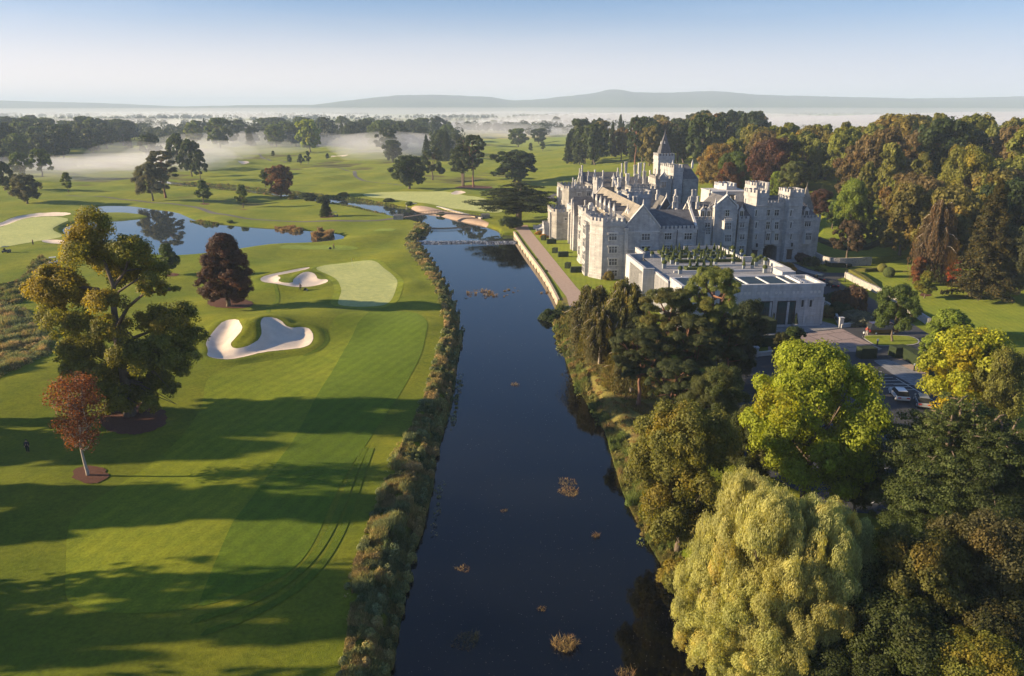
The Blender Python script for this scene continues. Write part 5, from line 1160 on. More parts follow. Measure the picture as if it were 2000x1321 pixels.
# rear towers of the entrance range
mb, _, _ = None, 0, 0
a = uz(1391, 380, 34)[0]; b = uz(1462, 380, 34)[0]; zt2 = uz(1420, 374, 34)[1]
mb = MB(); mb.box(a, 34, 5, b, 44, zt2-.3); mb.box(a-.15, 33.85, zt2-.3, b+.15, 44.1, zt2); mb.build('block', M['stone_white'], manor)
mb = MB(); mb.box(b-7, 33.7, 9.5, b-4, 34, zt2-1); mb.build('pane', M['glass'], manor)
a = uz(1409, 370, 38)[0]; b = uz(1437, 370, 38)[0]; tower([(a, 40), (a+1.6, 38), (b, 38), (b, 44), (a, 44)], uz(1420, 358.5, 38)[1], name='tower', mat=M['stone_white'], z0=8)
a = uz(1472, 365, 28)[0]; b = uz(1500, 365, 28)[0]; tower([(a, 30), (a+.9, 28), (b, 28), (b, 34), (a, 34)], uz(1485, 357, 28)[1], name='tower', mat=M['stone'], z0=5, mw=.6)
mb = MB(); mb.ngon(b-.4, 27.6, .7, 8, 8, uz(1495, 357, 28)[1]+.1, 1); mb.build('turret', M['stone'], manor)
roof(uz(1498, 385, 30)[0], 27, uz(1532, 385, 30)[0], 34, zgp-3.0, uz(1515, 382, 30)[1], 'u', cope=False)
# ---- the main tower with its spire
VT = 74.0; m0, m1 = uz(1285.5, 320, VT)[0], uz(1316, 320, VT)[0]; zT = uz(1300, 300, VT)[1]
T_ = tower(rect(m0, VT, m1, VT+6.2), zT, name='main_tower', bands=(zT-3.6, zT-9), mw=.55)
zS = uz(1295, 259, VT+3)[1]; umid = (m0+m1)/2
mb = MB(); mb.prism(rect(m0+.5, VT+.5, m1-.5, VT+5.7), zT-1.6, zT+2.2, .62); mb.prism(rect(umid-1.5, VT+1.7, umid+1.5, VT+4.5), zT+1.9, zS-.2, .08)
mb.ngon(umid, VT+3.1, .14, 6, zS-.6, zS+1.6, .3); mb.build('spire', M['slate'], T_)
mb = MB()
for px in (1290.5, 1297.5): u, z = uz(px, 281, VT+1.6); mb.ngon(u, VT+1.3, .28, 4, z, z+1.0, .1)
mb.build('spirelet', M['trim'], T_)
wpx(1296, 325, VT, 3.5, 7, 1); window(m0-.02, VT+3, zT-6.4, .9, 2.0, 1, 'left')
window(m0-.02, VT+3, zT-11, .9, 2.0, 1, 'left')
# hall block beside it
VH = 64.0
for p0, p1, vv, pyt in ((1298, 1309.5, VH+4, 320), (1310, 1334, VH+.5, 322.5)):
    a, b = uz(p0, 340, vv)[0], uz(p1, 340, vv)[0]; tower([(a, vv+1.5), (a+1.0, vv), (b, vv), (b, vv+5), (a, vv+5)], uz((p0+p1)/2, pyt, vv)[1], name='hall_turret', mat=M['stone'], bands=(14,), mw=.5)
a, b = uz(1334, 360, VH+1)[0], uz(1361, 360, VH+1)[0]; zh = uz(1345, 350, VH+1)[1]
mb = MB(); mb.box(a, VH+1, -1, b+.5, VH+14, zh); mb.build('wall', M['stone_dark'], manor)
roof(a-2, VH+1, b+.5, VH+14, zh, uz(1345, 322.5, VH+7)[1]+.3, 'u', M['slate'], hip1=2.0)
mb = MB(); pinnacle(mb, uz(1351.5, 350, VH+1)[0]+.3, VH+2.5, uz(1350, 328, VH+1)[1]-.4, 3.2, .4); mb.build('pinnacle', M['trim'], manor)
a, b = uz(1281, 350, VH-1)[0], uz(1312, 350, VH-1)[0]; zq = uz(1295, 344, VH-1)[1]
tower(rect(a, VH-1, b, VH+7), zq, name='porch_block', mat=M['stone_dark'], bands=(9,)); gable_wall(a+1.2, b-1.5, VH-1.3, zq-1.2, zq-.9, uz(1293, 339, VH-1)[1], .5)
wpx(1296, 361, VH-1, 9, 11, 3)
# ---- chimneys (place in the photo, depth in the plan)
for px, pt, pb, v, w_, k in ((1119.5, 347, 363, 92, .8, 1), (1124, 351, 366, 90, .8, 1), (1132.5, 329, 345, 108, .8, 1), (1137, 323, 352, 106, 1.0, 1), (1149.5, 334, 350, 103, .7, 1), (1162, 332, 346, 103, .8, 1), (1178, 333, 352, 100, .7, 1),
                          (1207, 328, 341, 100, .8, 1), (1215, 319, 345, 98, .9, 1), (1223, 316, 335, 106, .8, 2), (1241, 322, 340, 96, .9, 2), (1250, 318, 345, 94, 1.0, 2), (1259, 318, 345, 92, .9, 1), (1198, 347, 361, 80, .8, 1), (1210, 347, 361, 78, 1.1, 2), (1226, 339, 362, 76, 1.0, 2),
                          (1243, 340, 361, 76, .9, 2), (1259, 334, 356, 80, .9, 2), (1270, 333, 352, 84, .9, 1), (1201, 374, 397, 46, .8, 1), (1210, 373, 400, 38, .9, 2), (1228, 379, 405, 28, .9, 1), (1241, 383, 411, 14, 1.0, 2), (1284, 371, 386, 50, .8, 1),
                          (1320, 370, 387, 46, .8, 1), (1317, 383, 402, 24, .8, 1), (1323, 383, 401, 24, .8, 1), (1353, 370, 393, 30, .8, 1), (1359, 370, 392, 30, .8, 1), (1349.5, 383, 398, 22, .7, 1), (1363.5, 383, 403, 20, .9, 1), (1387, 370, 383, 32, .8, 1), (1437, 382, 400, VR+5, .8, 1), (1105, 0, 0, 0, 0, 0), (1143, 391, 408, 40, .8, 1), (1154, 396, 404, 24, 1.4, 1), (1148, 0, 0, 0, 0, 0)):
    if w_: chimney(px, pt, pb, v, w_, k, 'stone' if px % 2 else 'trim')
# ---- pavilion and roof garden in front
pav = castle_root('entrance_pavilion', 'long white stone pavilion with glazed doors and solar-dark roof panels, in front of the manor', 'pavilion', 0, 0)
pav['label'] = 'long low white stone pavilion with tall glazed doors and dark roof panels'
FV = -46.0; ZP = 8.9; PU0, PU1 = 6.0, 35.0
mb = MB(); mb.box(PU0, FV, -.5, PU1, -38.2, ZP-.7); mb.box(PU0-.15, FV-.15, ZP-.7, PU1+.15, FV+.5, ZP-.05); mb.box(PU0-.15, -38.7, ZP-.7, PU1+.15, -38.05, ZP-.03); mb.box(PU1-.5, FV+.502, ZP-.7, PU1+.15, -38.702, ZP-.04); mb.box(PU0-.15, FV+.502, ZP-.7, PU0+.5, -38.702, ZP-.04)
mb.box(PU0, FV-.1, 6.0, PU1, FV, 6.2); mb.box(PU0, FV-.12, -.5, PU1, FV, .5)
for u in np.arange(PU0+.1, PU1, 3.6): mb.box(u, FV-.16, .5, u+.45, FV, 6.0)
wl = mb.build('wall', M['stone_white'], pav)
mb = MB()
u = PU0+.5
while u < PU1-6.5: mb.box(u+.25, FV+.7, ZP-.35, u+4.0, -38.9, ZP-.2); u += 4.35
mb.build('roof_panels', M['panel'], pav)
mb = MB(); u = PU0+.5
while u < PU1-6: mb.box(u-.1, FV+.5, ZP-.7, u+.24, -38.7, ZP-.12); u += 4.35
mb.box(PU1-4.9, FV+.5, ZP-.7, PU1-4.5, -38.7, ZP+.12); mb.build('roof_rib', M['white'], pav)
for k in range(8): mb = MB(); mb.box(PU1-3.8+k*.0, FV+1+k*.8, ZP-.65, PU1-3.2, FV+1.3+k*.8, ZP+.0); mb.build('roof_vent', M['white'], pav)
for px in (1488.5, 1533.5):
    u, z = CV(px, 617, FV); mb = MB(); wd = 1.75
    mb.box(u-wd, FV-.06, .1, u+wd, FV+.02, 5.2); dr = mb.build('glazed_door', M['teal'], pav)
    mb = MB(); 
    for k in range(-4, 5): mb.box(u+k*.38-.03, FV-.12, .1, u+k*.38+.03, FV-.061, 4.2)
    mb.box(u-wd, FV-.13, 2.6, u+wd, FV-.062, 2.72); mb.box(u-wd-.12, FV-.2, 5.2, u+wd+.12, FV-.02, 5.4); mb.box(u-wd-.12, FV-.2, .1, u-wd, FV-.02, 5.2); mb.box(u+wd, FV-.2, .1, u+wd+.12, FV-.02, 5.2); mb.build('door_frame', M['iron'], dr)
for px in (1567, 1583): u, z = CV(px, 593, FV); window(u, FV, z, .45, 1.4, 1, root=pav, tr=False, fm='stone_white')
for px in (1566, 1582):
    u, _ = CV(px, 625, FV); mb = MB(); mb.box(u-.75, FV-.05, .2, u+.75, FV-.01, 2.0); mb.ngon(u, 0, .01, 3, 0, .01)
    mb = MB(); pts = [(u-.75, .2)]+[(u+.75*math.cos(math.pi-t), 1.9+.45*math.sin(t)) for t in np.linspace(0, math.pi, 9)]+[(u+.75, .2)]
    for i in range(len(pts)-1):
        (a, b), (c, d) = pts[i], pts[i+1]; mb.tube([(a, FV-.05, b), (c, FV-.05, d)], .06, 4)
    mb.build('blind_arch', M['trim'], pav)
for px in (1510, 1554):
    u, z = CV(px, 617, FV); mb = MB(); mb.box(u-.13, FV-.5, z-.5, u+.13, FV-.24, z+.4); mb.ngon(u, FV-.37, .22, 4, z+.4, z+.75, .1, math.pi/4); mb.box(u-.04, FV-.3, z+.1, u+.04, FV, z+.18); mb.build('wall_lantern', M['iron'], pav)
# carved panels under the cornice
mb = MB()
for i in range(8):
    for k in range(3):
        u = PU0+1.2+i*3.6+k*.85
        if u < PU1-.8: mb.ngon(u, 0, .3, 10, 0, .05)
mb2 = MB()
for i in range(0, len(mb.v)): pass
for (x, y, z) in mb.v: mb2.v.append((x, FV-.01-z, 7.1+y))
mb2.f = [f[::-1] for f in mb.f]; mb2.build('carved_panel', M['trim'], pav)
# roof garden podium
gard = castle_root('roof_garden_terrace', 'white-walled roof terrace with clipped box beds between the pavilion and the manor', 'roof garden', 0, 0)
ZD = 7.4
gr_r = 29.4; GV0 = -38.0
gu1 = 34.2
mb = MB(); mb.box(7.8, -14, -.5, gr_r, -1.2, ZD); mb.box(3.4, -27.6, -.5, gr_r, -14.002, ZD-.002); mb.box(5.6, GV0, -.5, gr_r, -27.602, ZD-.004); mb.box(gr_r, GV0, -.5, gu1, -17.2, ZD-.006); mb.build('deck', M['flag'], gard)
def pwall(mb_, u0, v0, u1, v1, z0=ZD-1.4, z1=ZD+1.0, t=.3):
    mb = MB(); L = math.hypot(u1-u0, v1-v0); dx, dy = (u1-u0)/L, (v1-v0)/L; nx, ny = -dy*t, dx*t
    mb.prism([(u0, v0), (u1, v1), (u1+nx, v1+ny), (u0+nx, v0+ny)], z0, z1)
    mb.prism([(u0-nx*.3, v0-ny*.3), (u1-nx*.3, v1-ny*.3), (u1+nx*1.3, v1+ny*1.3), (u0+nx*1.3, v0+ny*1.3)], z1+.002, z1+.14); mb.build('terrace_wall', M['stone_white'], gard)
mb = MB()
pwall(mb, 7.8, -1.4, 7.8, -9.5, -.5, ZD+1.0, .4); pwall(mb, 7.6, -9.5, 3.4, -9.9, -.5, ZD+.9, .4); pwall(mb, 3.4, -10.4, 3.4, -27.4, -.5, ZD+1.0, .4); pwall(mb, 3.0, -27.7, 5.6, -27.7, -.5, ZD+1.0, .4); pwall(mb, 5.7, -28.2, 5.7, -37.6, -.5, ZD+.4)
pwall(mb, gr_r-9, -1.5, gr_r-.4, -1.5); pwall(mb, gr_r+.02, -1.2, gr_r+.02, -16.8, -.5); 
pwall(mb, gr_r+.3, -17.0, gu1, -17.0, -.5, ZD+1.1); pwall(mb, gu1+.4, -16.9, gu1+.4, -31, -.5, ZD+1.1, .4); 
mb = MB(); mb.box(gu1-2.6, -34.2, -.5, gu1+.4, -28.5, ZD+1.25); mb.build('terrace_block', M['stone_white'], gard)
mb = MB()
for vv in (-21.5, -27.5, -33): mb.box(10, vv, ZD, gr_r+1, vv+.35, ZD+.45)
mb.build('low_wall', M['trim'], gard)
gar_label = {}
M['boxhedge'] = mat_var('clipped_box', (.035, .055, .012), (.075, .095, .02), 3.0, .9, None, 9, 1.0, .25)
M['yew'] = mat_var('clipped_yew', (.018, .032, .012), (.032, .048, .016), 2.0, .9, None, 7, 1.0, .25)
M['hedge_gold'] = mat_var('golden_hedge', (.085, .095, .018), (.15, .14, .022), 2.0, .9, None, 8, 1.0, .25)  # yellower and lighter leaf colour than the box and yew
M['planter'] = mat_var('lead_planter', (.22, .25, .27), (.30, .33, .35), 3, .6, obj=True)
# box parterre beds: thick frames of clipped hedge
for i, (u0, v0, u1, v1) in enumerate(((13.0, -7.2, 20.5, -3.2), (22.0, -7.2, 29.0, -3.2), (12.5, -16.8, 20.6, -10.2), (22.2, -16.8, 30.0, -10.2), (13.5, -25.5, 20.5, -23.2))):
    mb = MB(); t = .8; h = ZD+.65
    for q in ((u0, v0, u1, v0+t), (u0, v1-t, u1, v1), (u0, v0+t+.002, u0+t, v1-t-.002), (u1-t, v0+t+.002, u1, v1-t-.002)): mb.box(q[0], q[1], ZD+.002, q[2], q[3], h)
    o = mb.build('box_bed', M['boxhedge']); x, y = W(0, 0); o.location = (x, y, 0); o.rotation_euler = (0, 0, TH)
    tag(o, ['clipped box bed at the back left of the roof terrace', 'clipped box bed at the back right of the roof terrace', 'large clipped box bed at the middle left of the roof terrace', 'large clipped box bed at the middle right of the roof terrace', 'narrow clipped box bed behind the pavilion roof'][i], 'box bed', 'clipped box beds on the roof terrace')
def cone_proto():
    e = empty('topiary_cone', (0, 0, -50)); mb = MB(); mb.ngon(0, 0, .36, 4, 0, .7, 1.15, math.pi/4); mb.ngon(0, 0, .46, 4, .7, .8, 1, math.pi/4); mb.build('planter', M['planter'], e)
    rng = np.random.RandomState(4); mb = MB(); mb.ngon(0, 0, .42, 9, .8, 2.6, .06); mb.build('foliage', M['boxhedge'], e)
    return e
def ball_proto():
    e = empty('topiary_ball', (0, 0, -50)); mb = MB(); mb.ngon(0, 0, .5, 4, 0, .9, 1.1, math.pi/4); mb.ngon(0, 0, .6, 4, .9, 1.0, 1, math.pi/4); mb.build('planter', M['planter'], e)
    bm_ball(e, .55, (0, 0, 1.35), M['boxhedge']); return e
import bmesh
def bm_ball(e, r, c, mat, sub=2, nz=.06, name='foliage', sq=(1, 1, 1)):
    bm = bmesh.new(); bmesh.ops.create_icosphere(bm, subdivisions=sub, radius=r); rng = random.Random(3)
    for v in bm.verts: k = 1+rng.uniform(-nz, nz); v.co = (v.co.x*k*sq[0]+c[0], v.co.y*k*sq[1]+c[1], v.co.z*k*sq[2]+c[2])
    me = bpy.data.meshes.new(name); bm.to_mesh(me); bm.free(); return link(name, me, mat, e)
def dup(root, loc, rz=0, label=None, group=None, scale=None):
    r = root.copy(); COL.objects.link(r); r.location = loc; r.rotation_euler = (0, 0, rz)
    if label: r['label'] = label
    if group: r['group'] = group
    if scale: r.scale = scale
    for ch in list(root.children):
        c = ch.copy(); COL.objects.link(c); c.parent = r
        for g_ in ch.children: d = g_.copy(); COL.objects.link(d); d.parent = c
    return r
def wl_(u, v, z): x, y = W(u, v); return (x, y, z)
cp = cone_proto(); tag(cp, 'clipped cone bush in a grey planter among the box beds of the roof terrace', 'topiary', 'clipped cones on the roof terrace'); first = True
spots = [(14, -5.2), (16, -5.2), (18, -5.2), (20, -5.3), (23, -5.2), (25, -5.2), (27, -5.1), (28.6, -5.2), (13.6, -8.9), (16, -8.9), (18.4, -8.9), (21.3, -9), (24, -8.9), (26.4, -8.9), (29.5, -9), (14, -13.5), (16, -12.5), (17.6, -14.4), (19.4, -13), (21.4, -13.6), (23.6, -12.6), (25.2, -14.6), (26.9, -12.8), (28.6, -14.4), (14.6, -24.3), (16.2, -24.3), (17.8, -24.3), (19.4, -24.4), (27, -24.5), (29, -24.5), (15, -15.6), (20, -15.6), (24, -15.8), (28, -15.6)]
for i, (u, v) in enumerate(spots):
    if i == 0: cp.location = wl_(u, v, ZD); cp.rotation_euler = (0, 0, TH)
    else: dup(cp, wl_(u, v, ZD), TH+prng.uniform(-.1, .1), scale=(1, 1, prng.uniform(.85, 1.12)))
bp_ = ball_proto(); tag(bp_, 'clipped ball bush in a square grey planter on the roof terrace', 'topiary', 'clipped balls on the roof terrace')
for i, (u, v) in enumerate([(9.4, -6), (9.8, -10), (11.2, -14.6), (12.4, -17.8), (9.2, -22.5), (13, -19.8), (17.8, -20), (21.8, -20.6), (31.5, -6), (32.2, -10), (33, -14.8), (32.6, -19.4), (gr_r+1.2, -16), (gr_r+3, -17), (gr_r+4.6, -17.4), (gr_r+4.4, -20.4), (gr_r+1.4, -22), (gr_r+.6, -29), (11, -28.6), (26, -20.6)]):
    if i == 0: bp_.location = wl_(u, v, ZD); bp_.rotation_euler = (0, 0, TH)
    else: dup(bp_, wl_(u, v, ZD), TH, scale=(prng.uniform(.85, 1.1),)*3)
# ================================================================= BANKS, WALLS, SMALL THINGS
# ---- grassy and reedy bank growth (nobody could count it)
def veg_mat(name, cols, scale=.35):
    m, n, bs = newmat(name); co = coords(n)
    tn = N(n, 'ShaderNodeAttribute'); tn.attribute_name = 'tone'; wm = N(n, 'ShaderNodeAttribute'); wm.attribute_name = 'warm'
    nz = noise(n, co, scale, 4, .65); ad = N(n, 'ShaderNodeMath', operation='MULTIPLY_ADD'); n.links.new(wm.outputs['Fac'], ad.inputs[0]); ad.inputs[1].default_value = .45; n.links.new(nz, ad.inputs[2])
    sb = N(n, 'ShaderNodeMath', operation='SUBTRACT'); n.links.new(ad.outputs[0], sb.inputs[0]); sb.inputs[1].default_value = .22
    k = len(cols); c = ramp(n, sb.outputs[0], [(.25+.5*i/(k-1), cc) for i, cc in enumerate(cols)])
    cb = N(n, 'ShaderNodeCombineColor')
    for i in range(3): n.links.new(tn.outputs['Fac'], cb.inputs[i])
    c = mixc(n, 1.0, c, cb.outputs[0], 'MULTIPLY'); n.links.new(c, bs.inputs['Base Color']); bs.inputs['Roughness'].default_value = .8; bs.inputs['Specular IOR Level'].default_value = .15
    tr = N(n, 'ShaderNodeBsdfTranslucent'); n.links.new(c, tr.inputs[0]); mx = N(n, 'ShaderNodeMixShader'); mx.inputs[0].default_value = .3
    n.links.new(bs.outputs[0], mx.inputs[1]); n.links.new(tr.outputs[0], mx.inputs[2]); n.links.new(mx.outputs[0], n.nodes['Material Output'].inputs['Surface']); return m
M['reeds'] = veg_mat('bank_growth', [(.11, .15, .045), (.22, .25, .12), (.26, .26, .08), (.34, .26, .10), (.50, .36, .16)], .22)
M['reeds_b'] = veg_mat('brown_reeds', [(.20, .12, .055), (.30, .18, .08), (.26, .20, .08), (.38, .25, .11)], .3)
M['reeds_g'] = veg_mat('green_reeds', [(.08, .12, .03), (.14, .18, .045), (.22, .21, .06), (.28, .19, .08)], .25)
def in_poly_pts(rng, poly, n, pw=1.4):
    lo, hi = poly.min(0), poly.max(0); out = []
    tot = 0
    while tot < n:
        m = n*4; x = rng.uniform(lo[0], hi[0], m); u = rng.rand(m); y0 = max(lo[1], 20.0)
        a = 1-pw; y = (y0**a+u*(hi[1]**a-y0**a))**(1/a) if abs(a) > 1e-6 else y0*(hi[1]/y0)**u
        k = sd_poly(x, y, poly, 1) < 0; p = np.stack([x[k], y[k]], 1); out.append(p); tot += len(p)
        if not len(p) and len(out) > 20: break
    return np.vstack(out)[:n]
def growth(name, poly, n, h, mat, seed=0, label=None, wid=.035, clump=.5, zmin=WL_DOWN-.1, shrub=.35, spread=.35, cond=None):
    rng = np.random.RandomState(seed); p = in_poly_pts(rng, poly, n)
    if cond is not None: p = p[cond(p[:, 0], p[:, 1])]
    n = len(p); z = np.maximum(hz(p[:, 0], p[:, 1]), zmin)
    cell = np.floor(p[:, 0]/1.6)*7.13+np.floor(p[:, 1]/1.6)*3.71; cv = np.abs(np.sin(cell*12.9898)*43758.5) % 1; cw = np.abs(np.sin(cell*78.233)*12543.1) % 1
    lowf = .5+.5*np.sin(p[:, 0]*.55+2.1*np.sin(p[:, 1]*.21))*np.sin(p[:, 1]*.37+1.7*np.sin(p[:, 0]*.3)); hh = h*(.25+.75*cv)*(.35+1.0*lowf)*rng.uniform(.6, 1.3, n); a = rng.uniform(0, 6.28, n); ln = spread*hh*rng.rand(n)*1.4; s = np.maximum(1, p[:, 1]/85.0)
    ax = np.cos(a); ay = np.sin(a); w_ = wid*s*rng.uniform(.7, 1.5, n); b = rng.uniform(0, 6.28, n); bx, by = np.cos(b)*w_, np.sin(b)*w_
    top = np.stack([p[:, 0]+ax*ln, p[:, 1]+ay*ln, z+hh], 1); mid = np.stack([p[:, 0]+ax*ln*.35, p[:, 1]+ay*ln*.35, z+hh*.6], 1)
    V = np.stack([np.stack([p[:, 0]-bx*.6, p[:, 1]-by*.6, z-.1], 1), mid+np.stack([bx, by, 0*bx], 1), top, mid-np.stack([bx, by, 0*bx], 1)], 1).reshape(-1, 3)
    F = np.arange(4*n).reshape(n, 4); tone = rng.uniform(.65, 1.3, n)*(.8+.4*cv); warm = cw*.7+.3*rng.rand(n)
    Vs, Fs, T_, W_ = [V], [F], [np.repeat(tone, 4)], [np.repeat(warm, 4)]
    m = int(n*shrub)
    if m:
        q = p[:m]; zz = z[:m]; r = (.35+.55*cv[:m])*h*.8; d = unit(rng, m); d[:, 2] = np.abs(d[:, 2])
        cx = (np.floor(q[:, 0]/1.6)+.5+.3*cw[:m])*1.6; cy = (np.floor(q[:, 1]/1.6)+.5)*1.6; 
        c = np.stack([cx+d[:, 0]*r*1.0, cy+d[:, 1]*r*1.0, zz+d[:, 2]*r*1.1], 1)
        nn = d+.6*unit(rng, m); t = unit(rng, m); nn /= np.linalg.norm(nn, axis=1)[:, None]; t -= nn*(t*nn).sum(1)[:, None]; t /= np.linalg.norm(t, axis=1)[:, None]; bb = np.cross(nn, t); ls = (.085*s[:m]*rng.uniform(.7, 1.4, m))[:, None]
        V2 = np.stack([c+t*ls, c+bb*ls*.7, c-t*ls, c-bb*ls*.7], 1).reshape(-1, 3); Fs.append(np.arange(4*m).reshape(m, 4)+4*n); Vs.append(V2); T_.append(np.repeat(tone[:m], 4)); W_.append(np.repeat(warm[:m], 4))
    o = link(name, np_mesh(name, np.vstack(Vs), np.vstack(Fs), attrs={'tone': np.concatenate(T_), 'warm': np.concatenate(W_)}), mat)
    tag(o, label, kind='stuff'); return o
grass_edge = [(655, 1400), (665, 1321), (684, 1200), (692, 1100), (712, 1040), (735, 990), (758, 930), (778, 880), (798, 840), (822, 790), (838, 745), (856, 690), (868, 655), (866, 610), (852, 565), (832, 532), (806, 503), (792, 478), (795, 462), (806, 448), (812, 436)]
wl_edge = [(x+4, y) for x, y in riv_left[1:]]+[(832, 462), (846, 453), (846, 444), (832, 437)]
BANKL = np.vstack([PL(grass_edge), PL(wl_edge, WL_DOWN)[::-1]])
growth('bank_growth', BANKL, 240000, .80, M['reeds'], 1, 'tangled brown and grey-green growth along the left river bank', shrub=.6, cond=lambda x, y: (np.sin(x*1.3+y*.41)*np.sin(y*.9-x*.5) > -.72) & (sd_poly(x, y, RIV_D) > .2))
wr = [(x-3, y) for x, y in riv_right[5:]]
BANKR = np.vstack([PL(wr, WL_DOWN), PL([(1560, 1500), (1470, 1321), (1400, 1200), (1345, 1100), (1312, 1050), (1280, 1000), (1258, 940), (1240, 890), (1222, 850), (1185, 800), (1148, 740), (1130, 690), (1114, 650), (1106, 610)])])
growth('bank_growth', BANKR, 120000, .95, M['reeds_g'], 2, 'reeds and rough growth along the right river bank', shrub=.6)
BSL = np.vstack([PL(riv_right[6:15], -.6)+np.array([1.5, 0]), (PL(riv_right[6:15], -.6)+np.array([9.5, 0]))[::-1]])
growth('bank_grass', BSL, 60000, .34, veg_mat('dry_grass', [(.16, .17, .035), (.24, .19, .05), (.30, .18, .07), (.15, .19, .04)], .25), 7, 'dry gold and brown grass on the sunlit slope of the right bank', shrub=.15, cond=lambda x, y: np.abs(np.sin(x*.8+y*.27)*np.cos(y*.43+x*.2)) > .22)
growth('bank_grass', BEDP, 50000, .28, M['reeds_b'], 3, 'dry brown grass on the bare bank slope under the trees', shrub=.2, cond=lambda x, y: np.abs(np.sin(x*.9+y*.31)*np.cos(y*.5)) > .35)
UPB = np.vstack([PL([(735, 424), (700, 413), (640, 403), (560, 391), (480, 387), (410, 373), (300, 361)], 0), PL([(300, 349), (350, 354), (450, 361), (545, 368), (640, 378), (700, 388), (795, 402)], 0)])
growth('stream_growth', UPB, 60000, .85, M['reeds_g'], 4, 'rushes and bushes lining both sides of the upper stream', cond=lambda x, y: (sd_poly(x, y, RIV_U) > .3) & (sd_poly(x, y, RIV_U) < 3.2), wid=.05)
MARSH = PL([(-60, 600), (0, 596), (45, 606), (80, 640), (97, 672), (92, 704), (45, 738), (0, 755), (-60, 775)])
growth('marsh_scrub', MARSH, 60000, 1.6, M['reeds'], 5, 'rough brown scrub in the marshy hollow at the left edge', shrub=.9)
MARSH2 = PL([(-60, 560), (0, 556), (48, 540), (70, 512), (92, 510), (100, 530), (62, 566), (40, 590), (-60, 600)])
growth('marsh_scrub', MARSH2, 30000, 1.2, M['reeds_g'], 6, 'dark scrub along the creek at the left edge', shrub=.8)
for nm, pts, n, h, z, mt, lb in (('reed_bed', [(608, 462), (625, 452), (652, 458), (640, 468), (618, 469)], 9000, 1.9, WL_POND, 'reeds_b', 'brown reed bed standing in the right end of the pond'), ('reed_bed', [(536, 447), (560, 446), (592, 450), (585, 454), (550, 452)], 5000, 1.3, WL_POND, 'reeds_b', 'thin brown reeds along the top edge of the pond'), ('reed_bed', [(370, 432), (395, 433), (428, 438), (424, 441), (380, 436)], 4000, 1.2, WL_POND, 'reeds_g', 'green rushes at the pond edge opposite the misty pair of trees')):
    growth(nm, PL(pts, z), n, h, M[mt], len(lb), lb, zmin=z-.1, shrub=0, wid=.04)
# reed clumps in the river
def clump(px, py, r, n, h, lab, col='reeds_b'):
    c = np.array(P(px, py, WL_DOWN)); poly = np.array([c+r*np.array([math.cos(t)*rr, math.sin(t)*rr*.8]) for t, rr in zip(np.linspace(0, 6.28, 11)[:-1], np.random.RandomState(int(px)).uniform(.6, 1.1, 10))])
    o = growth('reed_clump', poly, int(n*.3), h*.85, M[col], int(px), None, zmin=WL_DOWN-.05, shrub=.0, wid=.02, spread=1.1); o.pop('kind', None); tag(o, lab, 'reed clump', 'reed clumps in the river'); return o
for px, py, r, n, h, lb in ((908, 1252, 1.6, 1500, .8, 'widest brown reed clump near the bottom of the river'), (1104, 1262, 1.3, 1100, .75, 'reed clump right of the widest one near the bottom of the river'), (1110, 962, 1.7, 1000, .6, 'rusty reed clump in mid river beside the olive tree'), (1108, 943, 1.3, 400, .5, 'sparse reed clump just above the rusty one'), (905, 1112, .9, 450, .4, 'low pale weed clump in the left of the river'), (1058, 1190, .5, 260, .6, 'single upright reed tuft in the lower river'), (1222, 1318, 1.2, 600, .6, 'reed clump cut by the bottom edge of the picture'), (985, 998, .5, 200, .5, 'tiny reed tuft in the middle of the river'), (1162, 1048, .5, 200, .5, 'tiny reed tuft near the right bank'), (1006, 752, .9, 160, .4, 'faint tuft in the river opposite the bank slope')):
    clump(px, py, r, n, h, lb)
rr_ = random.Random(5)
for i in range(34):
    px = rr_.gauss(962, 38); py = 572+rr_.uniform(-9, 11)+(px-960)*-.03
    o = clump(px, py, rr_.uniform(.25, .6), rr_.randint(50, 130), rr_.uniform(.5, 1.0), 'small reed tuft in the scattered line across the river below the weir'); o['group'] = 'reed tufts below the weir'
# ---- floating specks
def specks():
    rng = np.random.RandomState(9); n = 1500; py = rng.uniform(480, 1321, n); px = rng.uniform(790, 1350, n); q = np.array([P(a, b, WL_DOWN) for a, b in zip(px, py)])
    k = sd_poly(q[:, 0], q[:, 1], RIV_D) < -1; q = q[k]; n = len(q); r = rng.uniform(.012, .035, n)*np.maximum(1, q[:, 1]/70); a = rng.rand(n)*6
    V = np.stack([np.stack([q[:, 0]+np.cos(a+t)*r, q[:, 1]+np.sin(a+t)*r, np.full(n, WL_DOWN+.015)], 1) for t in (0, 1.57, 3.14, 4.71)], 1).reshape(-1, 3)
    o = link('floating_leaves', np_mesh('floating_leaves', V, np.arange(4*n).reshape(n, 4)), mat_var('floating_leaf', (.16, .15, .10), (.30, .27, .2), 3)); tag(o, 'fallen leaves and specks floating on the river', kind='stuff')
specks()
